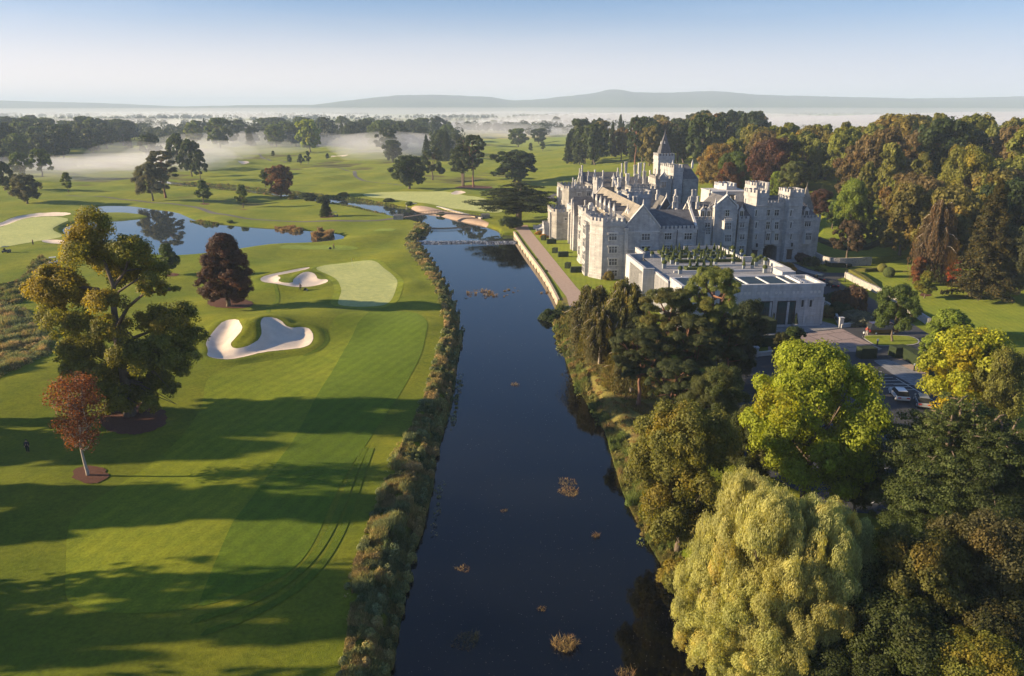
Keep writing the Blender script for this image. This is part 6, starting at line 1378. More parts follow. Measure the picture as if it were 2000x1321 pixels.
# ---- walls
def strip_wall(name, pts, z0, z1, t, mat, label, cat='wall', cap=None, par=None):
    """wall following world points; pts (n,2)"""
    pts = np.asarray(pts, float); d = np.gradient(pts, axis=0); d /= np.linalg.norm(d, axis=1)[:, None]; nn = np.stack([-d[:, 1], d[:, 0]], 1)*t/2
    z1 = np.broadcast_to(z1, len(pts)); z0 = np.broadcast_to(z0, len(pts)); n = len(pts)
    V = np.vstack([np.column_stack([pts+nn, z0]), np.column_stack([pts-nn, z0]), np.column_stack([pts-nn, z1]), np.column_stack([pts+nn, z1])])
    F = [(k*n+i, k*n+i+1, ((k+1) % 4)*n+i+1, ((k+1) % 4)*n+i) for k in range(4) for i in range(n-1)]+[(0, n, 2*n, 3*n), (4*n-1, 3*n-1, 2*n-1, n-1)]
    me = bpy.data.meshes.new(name); me.from_pydata(V.tolist(), [], F); me.update()
    if label is None: return link(name, me, mat, par)
    e = empty(name); tag(e, label, cat); link('wall_body', me, mat, e)
    if cap: 
        nn2 = nn*1.25; V = np.vstack([np.column_stack([pts+nn2, z1+.004]), np.column_stack([pts-nn2, z1+.004]), np.column_stack([pts-nn2, z1+cap]), np.column_stack([pts+nn2, z1+cap])])
        me = bpy.data.meshes.new('coping'); me.from_pydata(V.tolist(), [], F); me.update(); link('coping', me, M['trim'], e)
    return e
M['rubble'] = mat_var('rubble_stone', (.08, .08, .08), (.46, .44, .42), 2.2, .95, (.24, .23, .22), 3, 1.0, .3)
M['warmwall'] = mat_var('river_wall_stone', (.26, .20, .15), (.46, .38, .30), .9, .95, (.36, .29, .22), 4, .8, .12)
rw = smooth(PL([(x, y) for x, y in riv_right[:6]], WL_DOWN), 2, False); rw = np.vstack([PL([(1002, 462)], WL_DOWN), rw]); rw[:, 0] += .35
strip_wall('river_wall', rw, -3.2, .30, .55, M['warmwall'], 'long pale stone retaining wall between the river and the gravel walk')
w3 = PL([(793, 401), (815, 402.5), (840, 405.5), (862, 410), (884, 416), (905, 422), (925, 427), (941, 431)], -.6)
strip_wall('river_wall', w3, -1.6, .45, .9, M['warmwall'], 'pale stone river wall curving below the far green to the bridge', cap=.1)
c1 = smooth(np.array([PT(a, b)[:2] for a, b in [(1557, 484), (1574, 497), (1590, 508), (1612, 519), (1640, 521), (1700, 518.5)]]), 2, False)
strip_wall('rubble_wall', c1, -.5, 2.35, .6, M['rubble'], 'curved rough stone retaining wall below the raised lawn beside the gatehouse')
c2 = smooth(PL([(1651, 542.5), (1684, 560), (1720, 576), (1768, 606), (1814, 636)]), 1, False)
strip_wall('rubble_wall', c2, -.5, 1.5, .6, M['rubble'], 'long rough stone wall along the right side of the drive')
def hedge(pts, h, t, mat, label, z=None, world=False, cat='hedge', name='hedge', group=None):
    p = np.array(pts, float) if world else np.array([PT(a, b)[:2] for a, b in pts])
    L = np.concatenate([[0], np.cumsum(np.linalg.norm(np.diff(p, axis=0), axis=1))]); m = max(3, int(L[-1]/.7)); s = np.linspace(0, L[-1], m); p = np.stack([np.interp(s, L, p[:, 0]), np.interp(s, L, p[:, 1])], 1)
    zz = hz(p[:, 0], p[:, 1]) if z is None else np.full(m, z); zz = np.convolve(np.pad(zz, 1, 'edge'), [1/3]*3, 'valid'); rng = np.random.RandomState(m)
    o = strip_wall(name, p, zz-.3, zz+h+rng.uniform(-.04, .04, m), t, mat, None)
    tag(o, label, cat, group); return o
hedge([(1563, 478), (1580, 489), (1600, 502), (1625, 512), (1664, 513.5)], 1.0, 1.3, M['yew'], 'dark clipped hedge following the top of the curved stone wall')
hedge([(1596, 470), (1625, 482), (1655, 490), (1690, 488), (1722, 474)], 1.2, 1.6, M['yew'], 'dark hedge curving across the raised lawn below the brown tree')
hedge([(1722, 484), (1740, 480), (1756, 470)], 1.1, 1.5, M['hedge_gold'], 'short golden hedge at the edge of the wood')
hedge([(1655, 537), (1680, 549), (1720, 569), (1740, 580)], 1.1, 1.3, M['hedge_gold'], 'golden hedge on top of the drive wall')
hedge([(1657, 534), (1690, 531.5), (1716, 529)], .9, 1.0, M['hedge_gold'], 'low hedge running back from the corner of the drive wall')
hedge([(1676, 699), (1706, 698)], 1.9, 1.8, M['yew'], 'short dark hedge block at the left of the car park entrance')
hedge([(1741, 697), (1764, 695), (1800, 717), (1838, 742), (1875, 768)], 1.9, 1.8, M['yew'], 'long dark hedge at the right side of the car park entrance')
hedge([(1462, 648), (1503, 645)], 2.6, 4.5, M['yew'], 'tall dark clipped hedge block left of the pavilion doors')
hedge([(1400, 678), (1470, 676), (1536, 673)], 1.7, 1.8, M['yew'], 'dark hedge behind the low white wall with piers')
hd = []
for i, (a, b) in enumerate(((1060, 470), (1068, 476.5), (1082, 495), (1090, 502), (1107, 525), (1114, 532.5))):
    x, y = P(a, b); u = np.array([.35, 1.0]) if i % 2 == 0 else np.array([1.0, .12]); L = 1.6 if i % 2 == 0 else 2.5
    hedge([(x, y), (x+u[0]*L*1.2, y+u[1]*L*1.2)], 1.5, 1.3, M['yew'], ['small back hedge of the pair farthest up the manor lawn', 'small front hedge of the pair farthest up the manor lawn', 'small back hedge of the middle pair on the manor lawn', 'small front hedge of the middle pair on the manor lawn', 'small back hedge of the nearest pair on the manor lawn', 'small front hedge of the nearest pair on the manor lawn'][i], world=True, group='paired hedges on the manor lawn')
# low white wall with piers in front of the hedge
lw = PL([(1425, 706), (1445, 700), (1475, 697), (1536, 691)])
e = strip_wall('parking_wall', lw, -.3, .75, .4, M['stone_white'], 'low white stone wall with square piers beside the car park', cap=.08)
for px, py in ((1445, 700), (1475, 697), (1536, 691)):
    x, y = P(px, py); mb = MB(); mb.box(x-.4, y-.4, -.2, x+.4, y+.4, 1.7); mb.box(x-.5, y-.5, 1.702, x+.5, y+.5, 1.85); mb.build('pier', M['stone_white'], e)
e = strip_wall('forecourt_wall', PL([(1642, 641), (1660, 638.5), (1686, 634)]), -.3, .75, .4, M['stone_white'], 'low white wall with one tall pier at the corner of the forecourt', cap=.08)
x, y = P(1641, 640); mb = MB(); mb.box(x-.4, y-.4, -.2, x+.4, y+.4, 2.0); mb.box(x-.5, y-.5, 2.002, x+.5, y+.5, 2.15); mb.build('pier', M['stone_white'], e)
strip_wall('ramp_wall', PL([(1606, 596), (1622, 606), (1634, 628), (1641, 638)]), -.3, 1.2, .35, M['stone_white'], 'curved white wall beside the steps at the right end of the pavilion', cap=.08)
# ---- weir
def weir():
    e = empty('weir'); tag(e, 'low rock weir with white broken water across the river', 'weir')
    rng = np.random.RandomState(2); nx, ny = 260, 14; x0, x1 = P(812, 464, WL_UP)[0]-.5, P(1006, 466, WL_UP)[0]+.6
    X = np.linspace(x0, x1, nx)[None, :]+0*np.zeros((ny, 1)); t = np.linspace(0, 1, ny)[:, None]; Y = 251.6-5.0*t+.5*np.sin(X*.3)+rng.normal(size=(ny, nx))*.05
    Z = WL_UP+.05-(.58*sst(.05, .95, t))+(rng.rand(ny, nx)-.5)*.5*np.sin(np.pi*np.clip(t, 0, 1))**.8
    V = np.stack([X, Y, Z], -1).reshape(-1, 3); I = np.arange(nx*ny).reshape(ny, nx); F = np.stack([I[1:, :-1].ravel(), I[1:, 1:].ravel(), I[:-1, 1:].ravel(), I[:-1, :-1].ravel()], 1)
    m, n, bs = newmat('broken_water'); co = coords(n)
    c = ramp(n, noise(n, co, 1.1, 6, .8, (1, .55, 1)), [(.47, (.02, .025, .035)), (.54, (.35, .37, .4)), (.60, (.75, .76, .78))]); n.links.new(c, bs.inputs['Base Color']); bs.inputs['Roughness'].default_value = .35
    link('falling_water', np_mesh('falling_water', V, F), m, e)
    bm = MB()
    for _ in range(70):
        x = rng.uniform(x0+1, x1-1); y = 249.2+rng.normal()*.9; r = rng.uniform(.12, .34); bm.ngon(x, y, r, 6, WL_DOWN-.2, WL_DOWN+rng.uniform(.12, .4), .6, rng.rand()*3)
    o = bm.build('weir_stones', mat_var('wet_rock', (.03, .03, .033), (.09, .085, .08), 2, .5), e); tag(o, kind='stuff')
weir()
# ---- footbridge
def bridge():
    a = np.array(P(786, 427.5)); b = np.array(P(941, 426)); e = empty('footbridge', (a[0], a[1], 0), math.atan2(b[1]-a[1], b[0]-a[0])); tag(e, 'slim arched footbridge with iron railings across the river above the weir', 'bridge')
    L = float(np.linalg.norm(b-a)); n = 26; hgt = lambda s: .55+1.55*math.sin(math.pi*s)**.9
    def pt(s): return L*s
    for nm, y0, y1, zo, th, mt in (('deck', -1.1, 1.1, 0, .28, 'rail'), ):
        mb = MB()
        for i in range(n):
            s0, s1 = i/n, (i+1)/n; z0, z1 = hgt(s0), hgt(s1)
            V = [(pt(s0), y0, z0-th), (pt(s1), y0, z1-th), (pt(s1), y1, z1-th), (pt(s0), y1, z0-th), (pt(s0), y0, z0), (pt(s1), y0, z1), (pt(s1), y1, z1), (pt(s0), y1, z0)]
            mb.add(V, [(0, 3, 2, 1), (4, 5, 6, 7), (0, 1, 5, 4), (2, 3, 7, 6)])
        mb.build('deck', mat_var('bridge_deck', (.16, .13, .11), (.22, .18, .15), 1), e)
    for y in (-1.05, 1.05):
        mb = MB(); pts = [(pt(i/n), y, hgt(i/n)+1.05) for i in range(n+1)]; mb.tube(pts, .05, 5); mb.tube([(p[0], p[1], p[2]-.8) for p in pts], .03, 4)
        for i in range(n*2+1): s = i/(2*n); mb.tube([(pt(s), y, hgt(s)-.05), (pt(s), y, hgt(s)+1.05)], .035, 4)
        mb.build('railing', M['iron'], e)
    for x0, x1, nm in ((-3.4, .3, 0), (L-.3, L+3.2, 1)):
        mb = MB(); mb.box(x0, -1.9, -1.6, x1, 1.9, .5)
        for y0 in (-1.9, 1.4): mb.box(x0, y0, .502, x1, y0+.5, 1.45); mb.box(x0-.1, y0-.08, 1.452, x1+.1, y0+.58, 1.6)
        mb.build('abutment', M['stone_dark'], e)
bridge()
# ---- garden steps and porch at the far end of the walk
def steps():
    e = castle_root('garden_steps', 'white stone terrace steps with balustrades at the far end of the gravel walk', 'steps', 0, 0)
    ua, va = CZ(1036, 452); ub, vb = CZ(1052, 462)
    for i in range(8): mb = MB(); mb.box(-7.5+i*.45, 76-.0, -.3, 3, 84, .18*(i+1)+.002*i); mb.build('step', M['stone_white'], e)
    for v in (75.6, 84.1):
        mb = MB(); mb.box(-8.2, v, -.3, -7.5, v+.6, 1.3); mb.box(-8.3, v-.1, 1.302, -7.4, v+.7, 1.45)
        mb.add([(-7.5, v+.1, 0), (-4, v+.1, 0), (-4, v+.5, 0), (-7.5, v+.5, 0), (-7.5, v+.1, 1.1), (-4, v+.1, 2.4), (-4, v+.5, 2.4), (-7.5, v+.5, 1.1)], [(0, 3, 2, 1), (4, 5, 6, 7), (0, 1, 5, 4), (1, 2, 6, 5), (2, 3, 7, 6), (3, 0, 4, 7)]); mb.box(-4, v+.1, 0, 3, v+.5, 2.4); mb.box(-4.1, v, 2.402, 3, v+.6, 2.55)
        mb.build('balustrade', M['stone_white'], e)
    p = castle_root('garden_porch', 'small white battlemented porch between the steps and the ivy-clad block', 'porch', 0, 0)
    tower(rect(-6.6, 73.3-7, -4.4, 74.6-4), 5.0, name='porch_body', mat=M['stone_white'], root=p, mw=.4); window(-6.62, 68.5, 2.6, .8, 1.6, 1, 'left', root=p)
    mb = MB(); mb.box(-4.4, 66.5, -.3, -3.2, 70, 4.0); mb.build('side_wall', M['stone_white'], p)
steps()
# ---- bushes
def bush(px, py, r, h, col, label, autumn=.1, z=None, cat='bush'):
    x, y, zz = PT(px, py); 
    if z is not None: x, y = P(px, py, z); zz = z
    pt_ = put_tree('bush', 'midn' if y < 260 else 'mid', x, y, zz-.2, h*1.5, r*2.2, col, label, None, autumn, cat); return pt_
for a in ((1052, 458, 1.4, 1.6, 'gold', 'golden flowering bush left of the second flight of steps', .8), (1063, 464, 1.6, 1.5, 'gold', 'orange-yellow flower bed at the foot of the steps', .9), (1073, 463, 1.5, 1.3, 'rust', 'reddish flower bed below the white porch', .6), (1083, 452, 1.1, 2.6, 'rust', 'orange creeper climbing the corner of the low battlemented block', .8), (1096, 462, 1.0, 3.4, 'gold', 'yellow creeper on the lit wall of the low battlemented block', .7),
          (1418, 500, 2.6, 4.2, 'dark', 'dark bushy shrub against the entrance range below the gabled bay', .3), (1457, 503, 2.4, 3.2, 'beech', 'brownish shrub left of the gate door', .4), (1564, 512, 2.6, 3.2, (.09, .06, .06), 'purple-grey flowering shrub right of the gate door', .1), (1582, 519, 2.4, 2.6, 'dark', 'dark green shrub at the foot of the curved wall', .2), (1601, 529, 1.6, 1.5, 'green', 'low shrub at the end of the planting below the curved wall', .3), (1535, 531, 2.4, 2.6, 'gold', 'golden-brown shrub behind the white terrace block', .6),
          (1660, 604, 3.6, 6.0, (.10, .06, .035), 'tall brown-leaved shrub between the pavilion and the drive', .4), (1622, 596, 2.6, 3.4, 'dark', 'dark shrub at the right corner of the pavilion', .1), (1640, 618, 2.8, 3.0, 'dark', 'dark shrub in the middle of the planting beside the forecourt', .1), (1672, 632, 3.0, 2.6, (.16, .17, .13), 'white-flowering shrub beside the forecourt wall', 0), (1655, 630, 2.2, 2.2, (.13, .14, .10), 'pale-flecked shrub left of the white-flowering one', 0), (1694, 622, 1.8, 1.7, 'dark', 'clipped dark shrub by the drive end of the planting', 0), (1612, 620, 1.6, 2.4, 'beech', 'brown shrub against the white end wall of the pavilion', .3),
          (1190, 548, 1.3, 2.4, 'beech', 'red-brown climbing bush at the foot of the corner tower', .3), (1080, 632, 2.6, 3.2, 'dark', 'dark bush hanging over the water at the end of the stone wall', .1), (1105, 660, 2.0, 2.4, 'olive', 'olive bush on the bank above the overhanging dark bush', .3), (1066, 545, .5, .7, 'green', 'tuft of ivy on the upper part of the river wall', 0), (1048, 522, .5, .7, 'green', 'tuft of ivy low on the river wall', 0), (1330, 1140, 2.0, 2.6, 'olive', 'yellowish bush at the water edge below the olive tree', .6), (1318, 1010, 2.2, 2.6, 'olive', 'rough bush at the water edge beneath the olive tree', .4),
          (600, 391, 5.0, 4.0, 'dark', 'dark thicket beside the russet tree by the stream', .1), (572, 389, 2.5, 2.4, 'olive', 'brown-green thicket just right of the russet tree trunk', .4), (630, 397, 3.0, 3.0, 'dark', 'dark thicket at the end of the stream bushes', .1), (672, 387, 2.4, 2.2, 'olive', 'brownish bush on the stream bend', .4), (862, 424, 1.8, 1.6, 'green', 'small green bush on the silt below the bridge', 0), (820, 455, 2.0, 1.6, 'green', 'green mound of growth beside the left end of the weir', .1), (450, 436, 1.2, 1.3, 'green', 'low bush on the pond rim below the cart path', 0), (760, 397, 2.5, 2.2, 'dark', 'dark bush on the rocky edge of the far green', .1)):
    bush(*a)
# ---- topiary domes
for px, py, r, lb in ((1722, 531, 1.25, 'lighter clipped dome bush on the lawn, left of the pair'), (1735, 541, 1.45, 'larger clipped dome bush on the lawn, right of the pair')):
    x, y, z = PT(px, py); e = empty('topiary_dome', (x, y, z)); tag(e, lb, 'topiary'); bm_ball(e, r, (0, 0, r*.8), M['boxhedge'] if r > 1.3 else M['hedge_gold'], 3, .03)
for px in (1509, 1553):
    u, z = CV(px, 640, FV-1.2); x, y = W(u, FV-1.2); e = empty('topiary_cone', (x, y, 0), TH); tag(e, ['spiral cone bush in a white pot left of the glazed doors', 'spiral cone bush in a white pot right of the glazed doors'][px > 1530], 'topiary'); mb = MB(); mb.ngon(0, 0, .45, 8, 0, .9, 1.25); mb.ngon(0, 0, .62, 8, .9, 1.0); mb.build('planter', M['stone_white'], e); mb = MB(); mb.ngon(0, 0, .5, 10, 1.0, 2.9, .06); mb.build('foliage', M['yew'], e)
# ---- lamp posts and bollards
def bollard(px, py, lb):
    x, y, z = PT(px, py); e = empty('bollard_light', (x, y, z)); tag(e, lb, 'bollard', 'black bollard lights by the drive'); mb = MB(); mb.ngon(0, 0, .13, 8, 0, .95); mb.ngon(0, 0, .17, 8, 0, .15); mb.build('post', M['iron'], e); mb = MB(); mb.ngon(0, 0, .16, 8, .95, 1.2, 1.1); mb.ngon(0, 0, .2, 8, 1.2, 1.3, .6); mb.build('lamp_head', M['white'], e)
bollard(1686, 661, 'black bollard light at the left tip of the traffic island'); bollard(1713, 675.5, 'black bollard light at the front edge of the traffic island'); bollard(1785, 725, 'black bollard light on the gravel beside the long hedge')
x, y, z = PT(1650, 551); e = empty('street_lamp', (x, y, z)); tag(e, 'tall black lamp post at the near corner of the drive wall', 'street lamp'); mb = MB(); mb.ngon(0, 0, .16, 8, 0, .9, .8); mb.ngon(0, 0, .07, 8, .9, 4.0, .7); mb.build('post', M['iron'], e); mb = MB(); mb.ngon(0, 0, .14, 6, 4.0, 4.5, 1.8); mb.ngon(0, 0, .3, 6, 4.5, 4.75, .2); mb.build('lantern', M['iron'], e)
# ---- vehicles
def car(px, py, rz, col, label, L=4.4, Wd=1.8, H=1.5, cat='car', van=False):
    x, y, z = PT(px, py); e = empty('parked_car' if not van else 'parked_van', (x, y, z+.06), rz); tag(e, label, cat)
    m, n, bs = newmat('car_paint'); bs.inputs['Base Color'].default_value = (*col, 1); bs.inputs['Roughness'].default_value = .25; bs.inputs['Coat Weight'].default_value = .5
    hb_, hw = (.88, Wd/2) if not van else (1.0, Wd/2)
    prof = [(-L/2, .35), (-L/2, .75), (-L/2+.15, hb_), (-L*.18, hb_+.04), (L*.2, hb_+.02), (L/2-.35, hb_-.08), (L/2, .62), (L/2, .35)]
    mb = MB(); V = [(p[0], -hw, p[1]) for p in prof]+[(p[0], hw, p[1]) for p in prof]; k = len(prof); mb.add(V, [tuple(range(k)), tuple(range(2*k-1, k-1, -1))]+[(i, k+i, k+(i+1) % k, (i+1) % k) for i in range(k)]); mb.build('body', m, e)
    cab = [(-L/2+.25, hb_), (-L*.36, H), (L*.08, H), (L*.26, hb_)] if not van else [(-L/2+.05, hb_), (-L/2+.12, H), (L*.3, H), (L*.42, hb_)]
    mb = MB(); V = []; 
    for s in (-1, 1):
        for i, p in enumerate(cab): V.append((p[0], s*(hw-.05-(.18 if p[1] == H else 0)), p[1]-.01*(p[1] != H)))
    mb.add(V, [(0, 1, 2, 3), (7, 6, 5, 4)]+[(i, 4+i, 4+(i+1) % 4, (i+1) % 4) for i in range(4)]); mb.build('windows', M['glass'], e)
    mb = MB(); mb.box(cab[1][0]+.05, -(hw-.25), H, cab[2][0]-.05, hw-.25, H+.04); mb.build('roof', m, e)
    for sx in (-L*.31, L*.31):
        for sy in (-1, 1):
            mb = MB(); mb.ngon(0, 0, .33, 12, -.11, .11); o = mb.build('wheel', M['iron'], e); o.rotation_euler = (math.pi/2, 0, 0); o.location = (sx, sy*(hw-.1), .33)
            mb = MB(); mb.ngon(0, 0, .19, 8, -.02, .02); r_ = mb.build('rim', M['white'], o); r_.location = (0, 0, -.12*sy)
    for sy in (-1, 1):
        mb = MB(); mb.box(L/2-.05, sy*(hw-.35)-.2, .58, L/2+.02, sy*(hw-.35)+.2, .72); mb.build('headlight', M['white'], e)
        mb = MB(); mb.box(-L/2-.03, sy*(hw-.3)-.22, .62, -L/2+.03, sy*(hw-.3)+.22, .8); mb.build('tail_light', TAIL, e)
    return e
TAIL = mat_var('tail_lamp', (.45, .02, .02), (.55, .03, .02), 2, .3)
def road_dir(a, b): p, q = P(*a), P(*b); return math.atan2(q[1]-p[1], q[0]-p[0])
rd = road_dir((1650, 575), (1600, 540))
car(1626, 560.5, rd, (.02, .02, .025), 'dark car with red tail lights driving up to the gatehouse')
car(1599, 548, rd, (.025, .03, .035), 'dark car half hidden behind the white pavilion roof')
car(1722, 652, R(4), (.055, .012, .012), 'long dark maroon van parked behind the traffic island', 5.6, 2.0, 2.2, 'van', True)
car(1755, 777, R(80), (.65, .66, .68), 'white car parked at the near end of the marked bays')
car(1492, 766, R(75), (.35, .38, .42), 'silver car in the shade beside the yellow-green maple')
car(1800, 790, R(70), (.25, .27, .30), 'grey car parked beside the yellow maple')
# parking markings
def lines(): 
    mb = MB(); m = mat_var('road_paint', (.6, .6, .58), (.72, .72, .7), 3, .8)
    p0, p1 = np.array(P(1712, 722)), np.array(P(1790, 762)); d = (p1-p0)/np.linalg.norm(p1-p0); nn = np.array([-d[1], d[0]])*-1
    L = np.linalg.norm(p1-p0)
    for i in range(8):
        a = p0+d*L*i/7.0; b = a-np.array([4.6, .4]); t = np.array([0, .06]); mb.add([(a[0], a[1]-.06, .085), (a[0], a[1]+.06, .085), (b[0], b[1]+.06, .085), (b[0], b[1]-.06, .085)], [(0, 1, 2, 3)])
    for (a, b) in (((1680, 905), (1745, 960)), ((1690, 950), (1740, 940)), ((1700, 985), (1750, 965)), ((1685, 925), (1735, 915)), ((1750, 740), (1850, 800)), ((1745, 752), (1790, 752))):
        p, q = np.array(P(*a)), np.array(P(*b)); u = (q-p)/np.linalg.norm(q-p); w_ = np.array([-u[1], u[0]])*.06; mb.add([(*(p+w_), .085), (*(q+w_), .085), (*(q-w_), .085), (*(p-w_), .085)], [(3, 2, 1, 0)])
    o = mb.build('road_markings', m); tag(o, kind='structure')
lines()
# ---- people, mowers and buggies
SKIN = mat_var('skin', (.42, .25, .17), (.48, .30, .20), 4, .6, obj=True)
def person(px, py, rz, top, legs, label, pose='stand', z=None):
    """one continuous skinned body with hair, shirt and trousers as children"""
    x, y, zz = PT(px, py); e_v = [(0, 0, .95), (0, 0, 1.2), (0, .0, 1.42), (0, 0, 1.52), (0, .01, 1.64), (0, .01, 1.76)]; e_r = [.14, .13, .15, .06, .095, .08]; E_ = [(0, 1), (1, 2), (2, 3), (3, 4), (4, 5)]
    def chain(start, pts, rs):
        k = start
        for p, r in zip(pts, rs): e_v.append(p); e_r.append(r); E_.append((k, len(e_v)-1)); k = len(e_v)-1
        return k
    st = .18 if pose != 'stand' else .05
    chain(0, [(-.1, 0, .9), (-.11, st, .5), (-.12, st*.3, .09), (-.12, st*.3+.16, .04)], [.1, .065, .045, .04]); chain(0, [(.1, 0, .9), (.11, -st*.3, .5), (.12, -st*1.6, .09), (.12, -st*1.6+.16, .04)], [.1, .065, .045, .04])
    for s in (-1, 1):
        if pose == 'push': k = chain(2, [(s*.19, 0, 1.42), (s*.25, .18, 1.2), (s*.2, .45, 1.05)], [.06, .045, .035])
        else: k = chain(2, [(s*.19, 0, 1.42), (s*.25, -.02, 1.15), (s*.25, .08, .9)], [.06, .045, .035])
        h = np.array(e_v[k])
        for f in range(4):
            dx = (f-1.5)*.02; ln = (.07, .085, .08, .06)[f]; dv = np.array([0, .6, -.5]) if pose == 'push' else np.array([0, .2, -.95]); chain(k, [tuple(h+dv*.06+np.array([dx, 0, 0])), tuple(h+dv*(.06+ln)+np.array([dx, 0, -.015]))], [.011, .009])
        chain(k, [tuple(h+np.array([-s*.035, .03, -.03])), tuple(h+np.array([-s*.05, .06, -.05]))], [.012, .01])
    me = bpy.data.meshes.new('person'); me.from_pydata(e_v, E_, []); me.update(); o = bpy.data.objects.new('person', me); COL.objects.link(o); me.materials.append(SKIN)
    sk = o.modifiers.new('skin', 'SKIN'); 
    for i, v in enumerate(me.skin_vertices[0].data if me.skin_vertices else []): v.radius = (e_r[i], e_r[i])
    if not me.skin_vertices:
        bm = bmesh.new(); bm.from_mesh(me); ly = bm.verts.layers.skin.verify(); bm.verts.ensure_lookup_table()
        for i, v in enumerate(bm.verts): v[ly].radius = (e_r[i], e_r[i]); v[ly].use_root = (i == 0)
        bm.to_mesh(me); bm.free()
    ss = o.modifiers.new('sub', 'SUBSURF'); ss.levels = 1; ss.render_levels = 1; sk.use_smooth_shade = True
    o.location = (x, y, zz+.03); o.rotation_euler = (0, 0, rz); tag(o, label, 'person')
    sm = mat_var('cloth_top', tuple(c*.85 for c in top), top, 5, .9, obj=True); lm = mat_var('cloth_legs', tuple(c*.85 for c in legs), legs, 5, .9, obj=True)
    mb = MB(); mb.ngon(0, 0, .175, 10, .92, 1.2, .95, sy=.75); mb.ngon(0, 0, .168, 10, 1.2, 1.47, 1.1, sy=.78)
    for s in (-1, 1):
        q = [(s*.18, 0, 1.43), (s*.25, .18, 1.2), (s*.21, .40, 1.07)] if pose == 'push' else [(s*.18, 0, 1.43), (s*.25, -.02, 1.15), (s*.25, .06, .97)]
        mb.tube(q, [.085, .065, .05], 8)
    mb.build('shirt', sm, o); mb = MB()
    mb.tube([(0, 0, .97), (0, 0, .84)], [.175, .16], 10)
    mb.tube([(-.1, 0, .92), (-.11, st, .5), (-.12, st*.3, .10)], [.12, .085, .07], 8); mb.tube([(.1, 0, .92), (.11, -st*.3, .5), (.12, -st*1.6, .10)], [.12, .085, .07], 8); mb.build('trousers', lm, o)
    bm_ball(o, .11, (0, -.015, 1.73), M['oak'], 2, .03, 'hair', (.95, 1.05, .8)); bm_ball(o, .018, (0, .105, 1.68), SKIN, 1, 0, 'nose')
    return o
person(55, 884, R(200), (.025, .03, .05), (.02, .022, .03), 'person in dark clothes walking alone on the grass at far left')
person(586.5, 567.5, R(-92), (.02, .022, .03), (.02, .02, .025), 'person in dark clothes pushing a roller beside the upper bunker', 'push')
person(652.5, 487, R(88), (.16, .07, .04), (.03, .03, .035), 'person in a rusty brown top pushing a mower below the pond', 'push')
person(1692.5, 655, R(180), (.55, .12, .10), (.55, .53, .5), 'person in a red top and white trousers at the rear of the maroon van')
def mower(px, py, rz, label):
    x, y, z = PT(px, py); e = empty('lawn_mower', (x, y, z+.03), rz); tag(e, label, 'mower'); mb = MB(); mb.box(-.35, -.3, .15, .35, .3, .42); mb.box(-.2, -.2, .42, .15, .2, .68); mb.build('body', M['iron'], e)
    mb = MB(); mb.tube([(-.3, -.22, .35), (-1.1, -.22, 1.0), (-1.1, .22, 1.0), (-.3, .22, .35)], .03, 5); mb.build('handle', M['iron'], e)
    mb = MB(); mb.tube([(.3, -.35, .16), (.3, .35, .16)], .16, 10); mb.build('roller', M['planter'], e)
    for s in (-1, 1): mb = MB(); mb.tube([(-.25, s*.33, .17), (-.25, s*.4, .17)], .17, 10); mb.build('wheel', M['iron'], e)
u_ = mower(597, 568, 0, 'dark pedestrian roller mower beside the upper bunker'); mower(645, 487, math.pi, 'small mower on the tee below the pond')
def buggy(px, py, rz, label, col=(.5, .5, .48)):
    x, y, z = PT(px, py); e = empty('golf_buggy', (x, y, z+.05), rz); tag(e, label, 'golf buggy'); pm = mat_var('buggy_paint', col, tuple(c*1.1 for c in col), 2, .4, obj=True)
    mb = MB(); mb.box(-1.1, -.55, .25, 1.1, .55, .6); mb.box(.7, -.5, .602, 1.1, .5, .95); mb.build('body', pm, e)
    mb = MB(); mb.box(-.5, -.5, .61, .05, .5, .85); mb.box(-.6, -.5, .852, -.45, .5, 1.3); mb.build('seat', M['oak'], e)
    mb = MB(); mb.box(-.9, -.58, 1.85, .8, .58, 1.92); mb.build('roof', pm, e)
    for sx in (-.8, .7):
        for sy in (-.5, .5): mb = MB(); mb.tube([(sx, sy, .6), (sx*.95, sy, 1.85)], .025, 5); mb.build('roof_post', M['iron'], e)
    for sx in (-.75, .75):
        for sy in (-.55, .55): mb = MB(); mb.tube([(sx, sy-.08, .22), (sx, sy+.08, .22)], .22, 10); mb.build('wheel', M['iron'], e)
buggy(641, 423.5, R(20), 'first buggy beside the small spiky conifer', (.10, .08, .07)); buggy(648, 424.5, R(-10), 'second buggy right of the small spiky conifer', (.12, .07, .06)); buggy(655, 424, R(15), 'rightmost buggy of the three by the small spiky conifer', (.08, .08, .08))
buggy(105, 516, R(30), 'pale buggy parked on the grass below the left bunker', (.55, .56, .56)); buggy(13, 494, R(5), 'dark utility buggy at the left edge below the misty green', (.06, .07, .07))
person(65, 479, R(90), (.14, .05, .04), (.04, .04, .04), 'person in a dark red top at the edge of the misty left green')
# flagstick
x, y, z = PT(688, 520); e = empty('golf_flag', (x, y, z)); tag(e, 'thin flagstick with a small yellow flag on the nearest green', 'flag'); mb = MB(); mb.tube([(0, 0, 0), (0, 0, 2.2)], .02, 5); mb.build('pole', M['white'], e); mb = MB(); mb.box(.02, -.01, 1.8, .5, .01, 2.15); mb.build('flag_cloth', mat_var('yellow_cloth', (.6, .5, .05), (.7, .55, .06), 2), e)
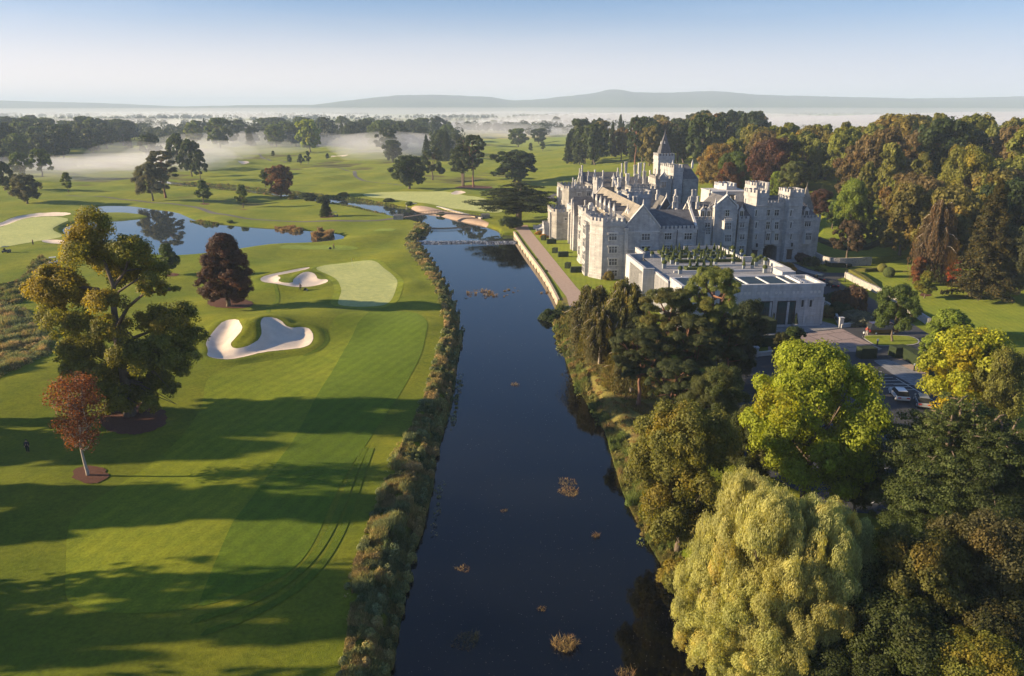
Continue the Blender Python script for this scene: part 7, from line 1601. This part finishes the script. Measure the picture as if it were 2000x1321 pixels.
# mast on the hill, white buildings in the valley
yM = 7800.0; xM = (1387.5-1000)/F_PX*(yM*cP+42*sP); zM = CAM_H+yM*math.tan(-PITCH+math.atan((660.5-180)/F_PX)); mb = MB(); mb.tube([(xM, yM, zM-30), (xM, yM, zM+48)], [4, 1.5], 5); o = mb.build('radio_mast', M['planter']); tag(o, 'radio mast on top of the right-hand hill on the horizon', 'mast')
for i, (px, py, w_, h, lb) in enumerate(((1532, 255, 34, 9, 'long white building in the misty valley behind the wood'), (1548, 256, 20, 7, 'white shed right of the long white building in the valley'), (1578, 243, 14, 12, 'small white house farther off in the misty valley'))):
    x, y, z = PT(px, py); e = empty('farm_building', (x, y, z)); tag(e, lb, 'building'); mb = MB(); mb.box(-w_/2, -6, -1, w_/2, 6, h*.7); mb.build('wall', M['stone_white'], e); mb = MB(); mb.add([(-w_/2-.5, -6.5, h*.7), (w_/2+.5, -6.5, h*.7), (w_/2+.5, 6.5, h*.7), (-w_/2-.5, 6.5, h*.7), (-w_/2-.5, 0, h*1.2), (w_/2+.5, 0, h*1.2)], [(0, 1, 5, 4), (2, 3, 4, 5), (3, 0, 4), (1, 2, 5), (3, 2, 1, 0)]); mb.build('roof', M['slate_worn'], e)
# rocks on the stream edge below the far green
def rocks():
    rng = np.random.RandomState(4); mb = MB()
    for i in range(160):
        t = rng.rand(); px = np.interp(t, [0, 1], [722, 796]); py = np.interp(px, [722, 760, 796], [391, 396.5, 402])+rng.uniform(-.8, 1.2); x, y = P(px, py, -.6); r = rng.uniform(.25, .6); mb.ngon(x, y, r, 6, -1.3, -.6+rng.uniform(0, .5), .6, rng.rand()*3)
    o = mb.build('edge_rocks', M['rubble']); tag(o, 'rough stones edging the stream below the far green', kind='stuff')
rocks()
# ================================================================= MIST
def mist(px, py, rx, ry, rz_, dens, zc=None, seed=0, hetero=True):
    x, y = P(px, py); bm = bmesh.new(); bmesh.ops.create_icosphere(bm, subdivisions=3, radius=1); me = bpy.data.meshes.new('mist_bank'); bm.to_mesh(me); bm.free()
    m = bpy.data.materials.new('mist_air'); m.use_nodes = True; n = m.node_tree; n.nodes.remove(n.nodes['Principled BSDF'])
    pv = n.nodes.new('ShaderNodeVolumePrincipled'); pv.inputs['Color'].default_value = (.90, .93, 1, 1); pv.inputs['Anisotropy'].default_value = .2; pv.inputs['Density'].default_value = dens
    n.links.new(pv.outputs[0], n.nodes['Material Output'].inputs['Volume'])
    o = link('mist_bank', me, m); o.location = (x, y, zc if zc is not None else rz_*.55); o.scale = (rx, ry, rz_); o.rotation_euler = (0, 0, prng.uniform(-.2, .2)); tag(o, kind='stuff'); return o
for a in ((235, 328, 70, 34, 7, .0062), (170, 332, 55, 30, 6, .0075), (300, 332, 55, 28, 8, .0075), (350, 322, 45, 30, 11, .0072), (395, 312, 50, 36, 11, .006), (450, 300, 80, 40, 8, .0050), (120, 348, 60, 30, 6, .0050), (50, 338, 60, 36, 7, .0048), (265, 318, 40, 24, 11, .006), (410, 330, 26, 18, 10, .006),
          (745, 312, 40, 30, 12, .0060), (420, 285, 70, 60, 10, .0040), (500, 280, 90, 60, 10, .0040), (960, 268, 120, 90, 14, .0035), (760, 302, 60, 40, 14, .0080), (720, 288, 70, 60, 10, .0050), (820, 302, 40, 36, 13, .008), (560, 286, 90, 50, 11, .0038), (640, 268, 160, 120, 14, .0035)):
    mist(*a)
mr_ = random.Random(8); far_m = [(0, 4300, 7000, 1700, 40, .00025), (620, 1250, 420, 300, 26, .0062), (1050, 1500, 600, 420, 30, .0046), (380, 1800, 520, 360, 28, .0036), (60, 1500, 360, 240, 18, .0022), (1100, 950, 340, 260, 22, .0036), (-900, 1700, 500, 350, 18, .0013)]
for i in range(13):
    y_ = math.exp(mr_.uniform(math.log(1100), math.log(4200))); x_ = mr_.uniform(-.75, .8)*y_; k_ = (y_/2000)**.8; far_m.append((x_, y_, mr_.uniform(250, 700)*k_, mr_.uniform(120, 260)*k_, mr_.uniform(12, 24)*k_**.5, mr_.uniform(.0012, .0026)/k_**.6))
for x, y, rx, ry, rz_, d in far_m:
    o = mist(500, 400, rx, ry, rz_, d, zc=rz_*.25); o.location = (x, y, rz_*.25)
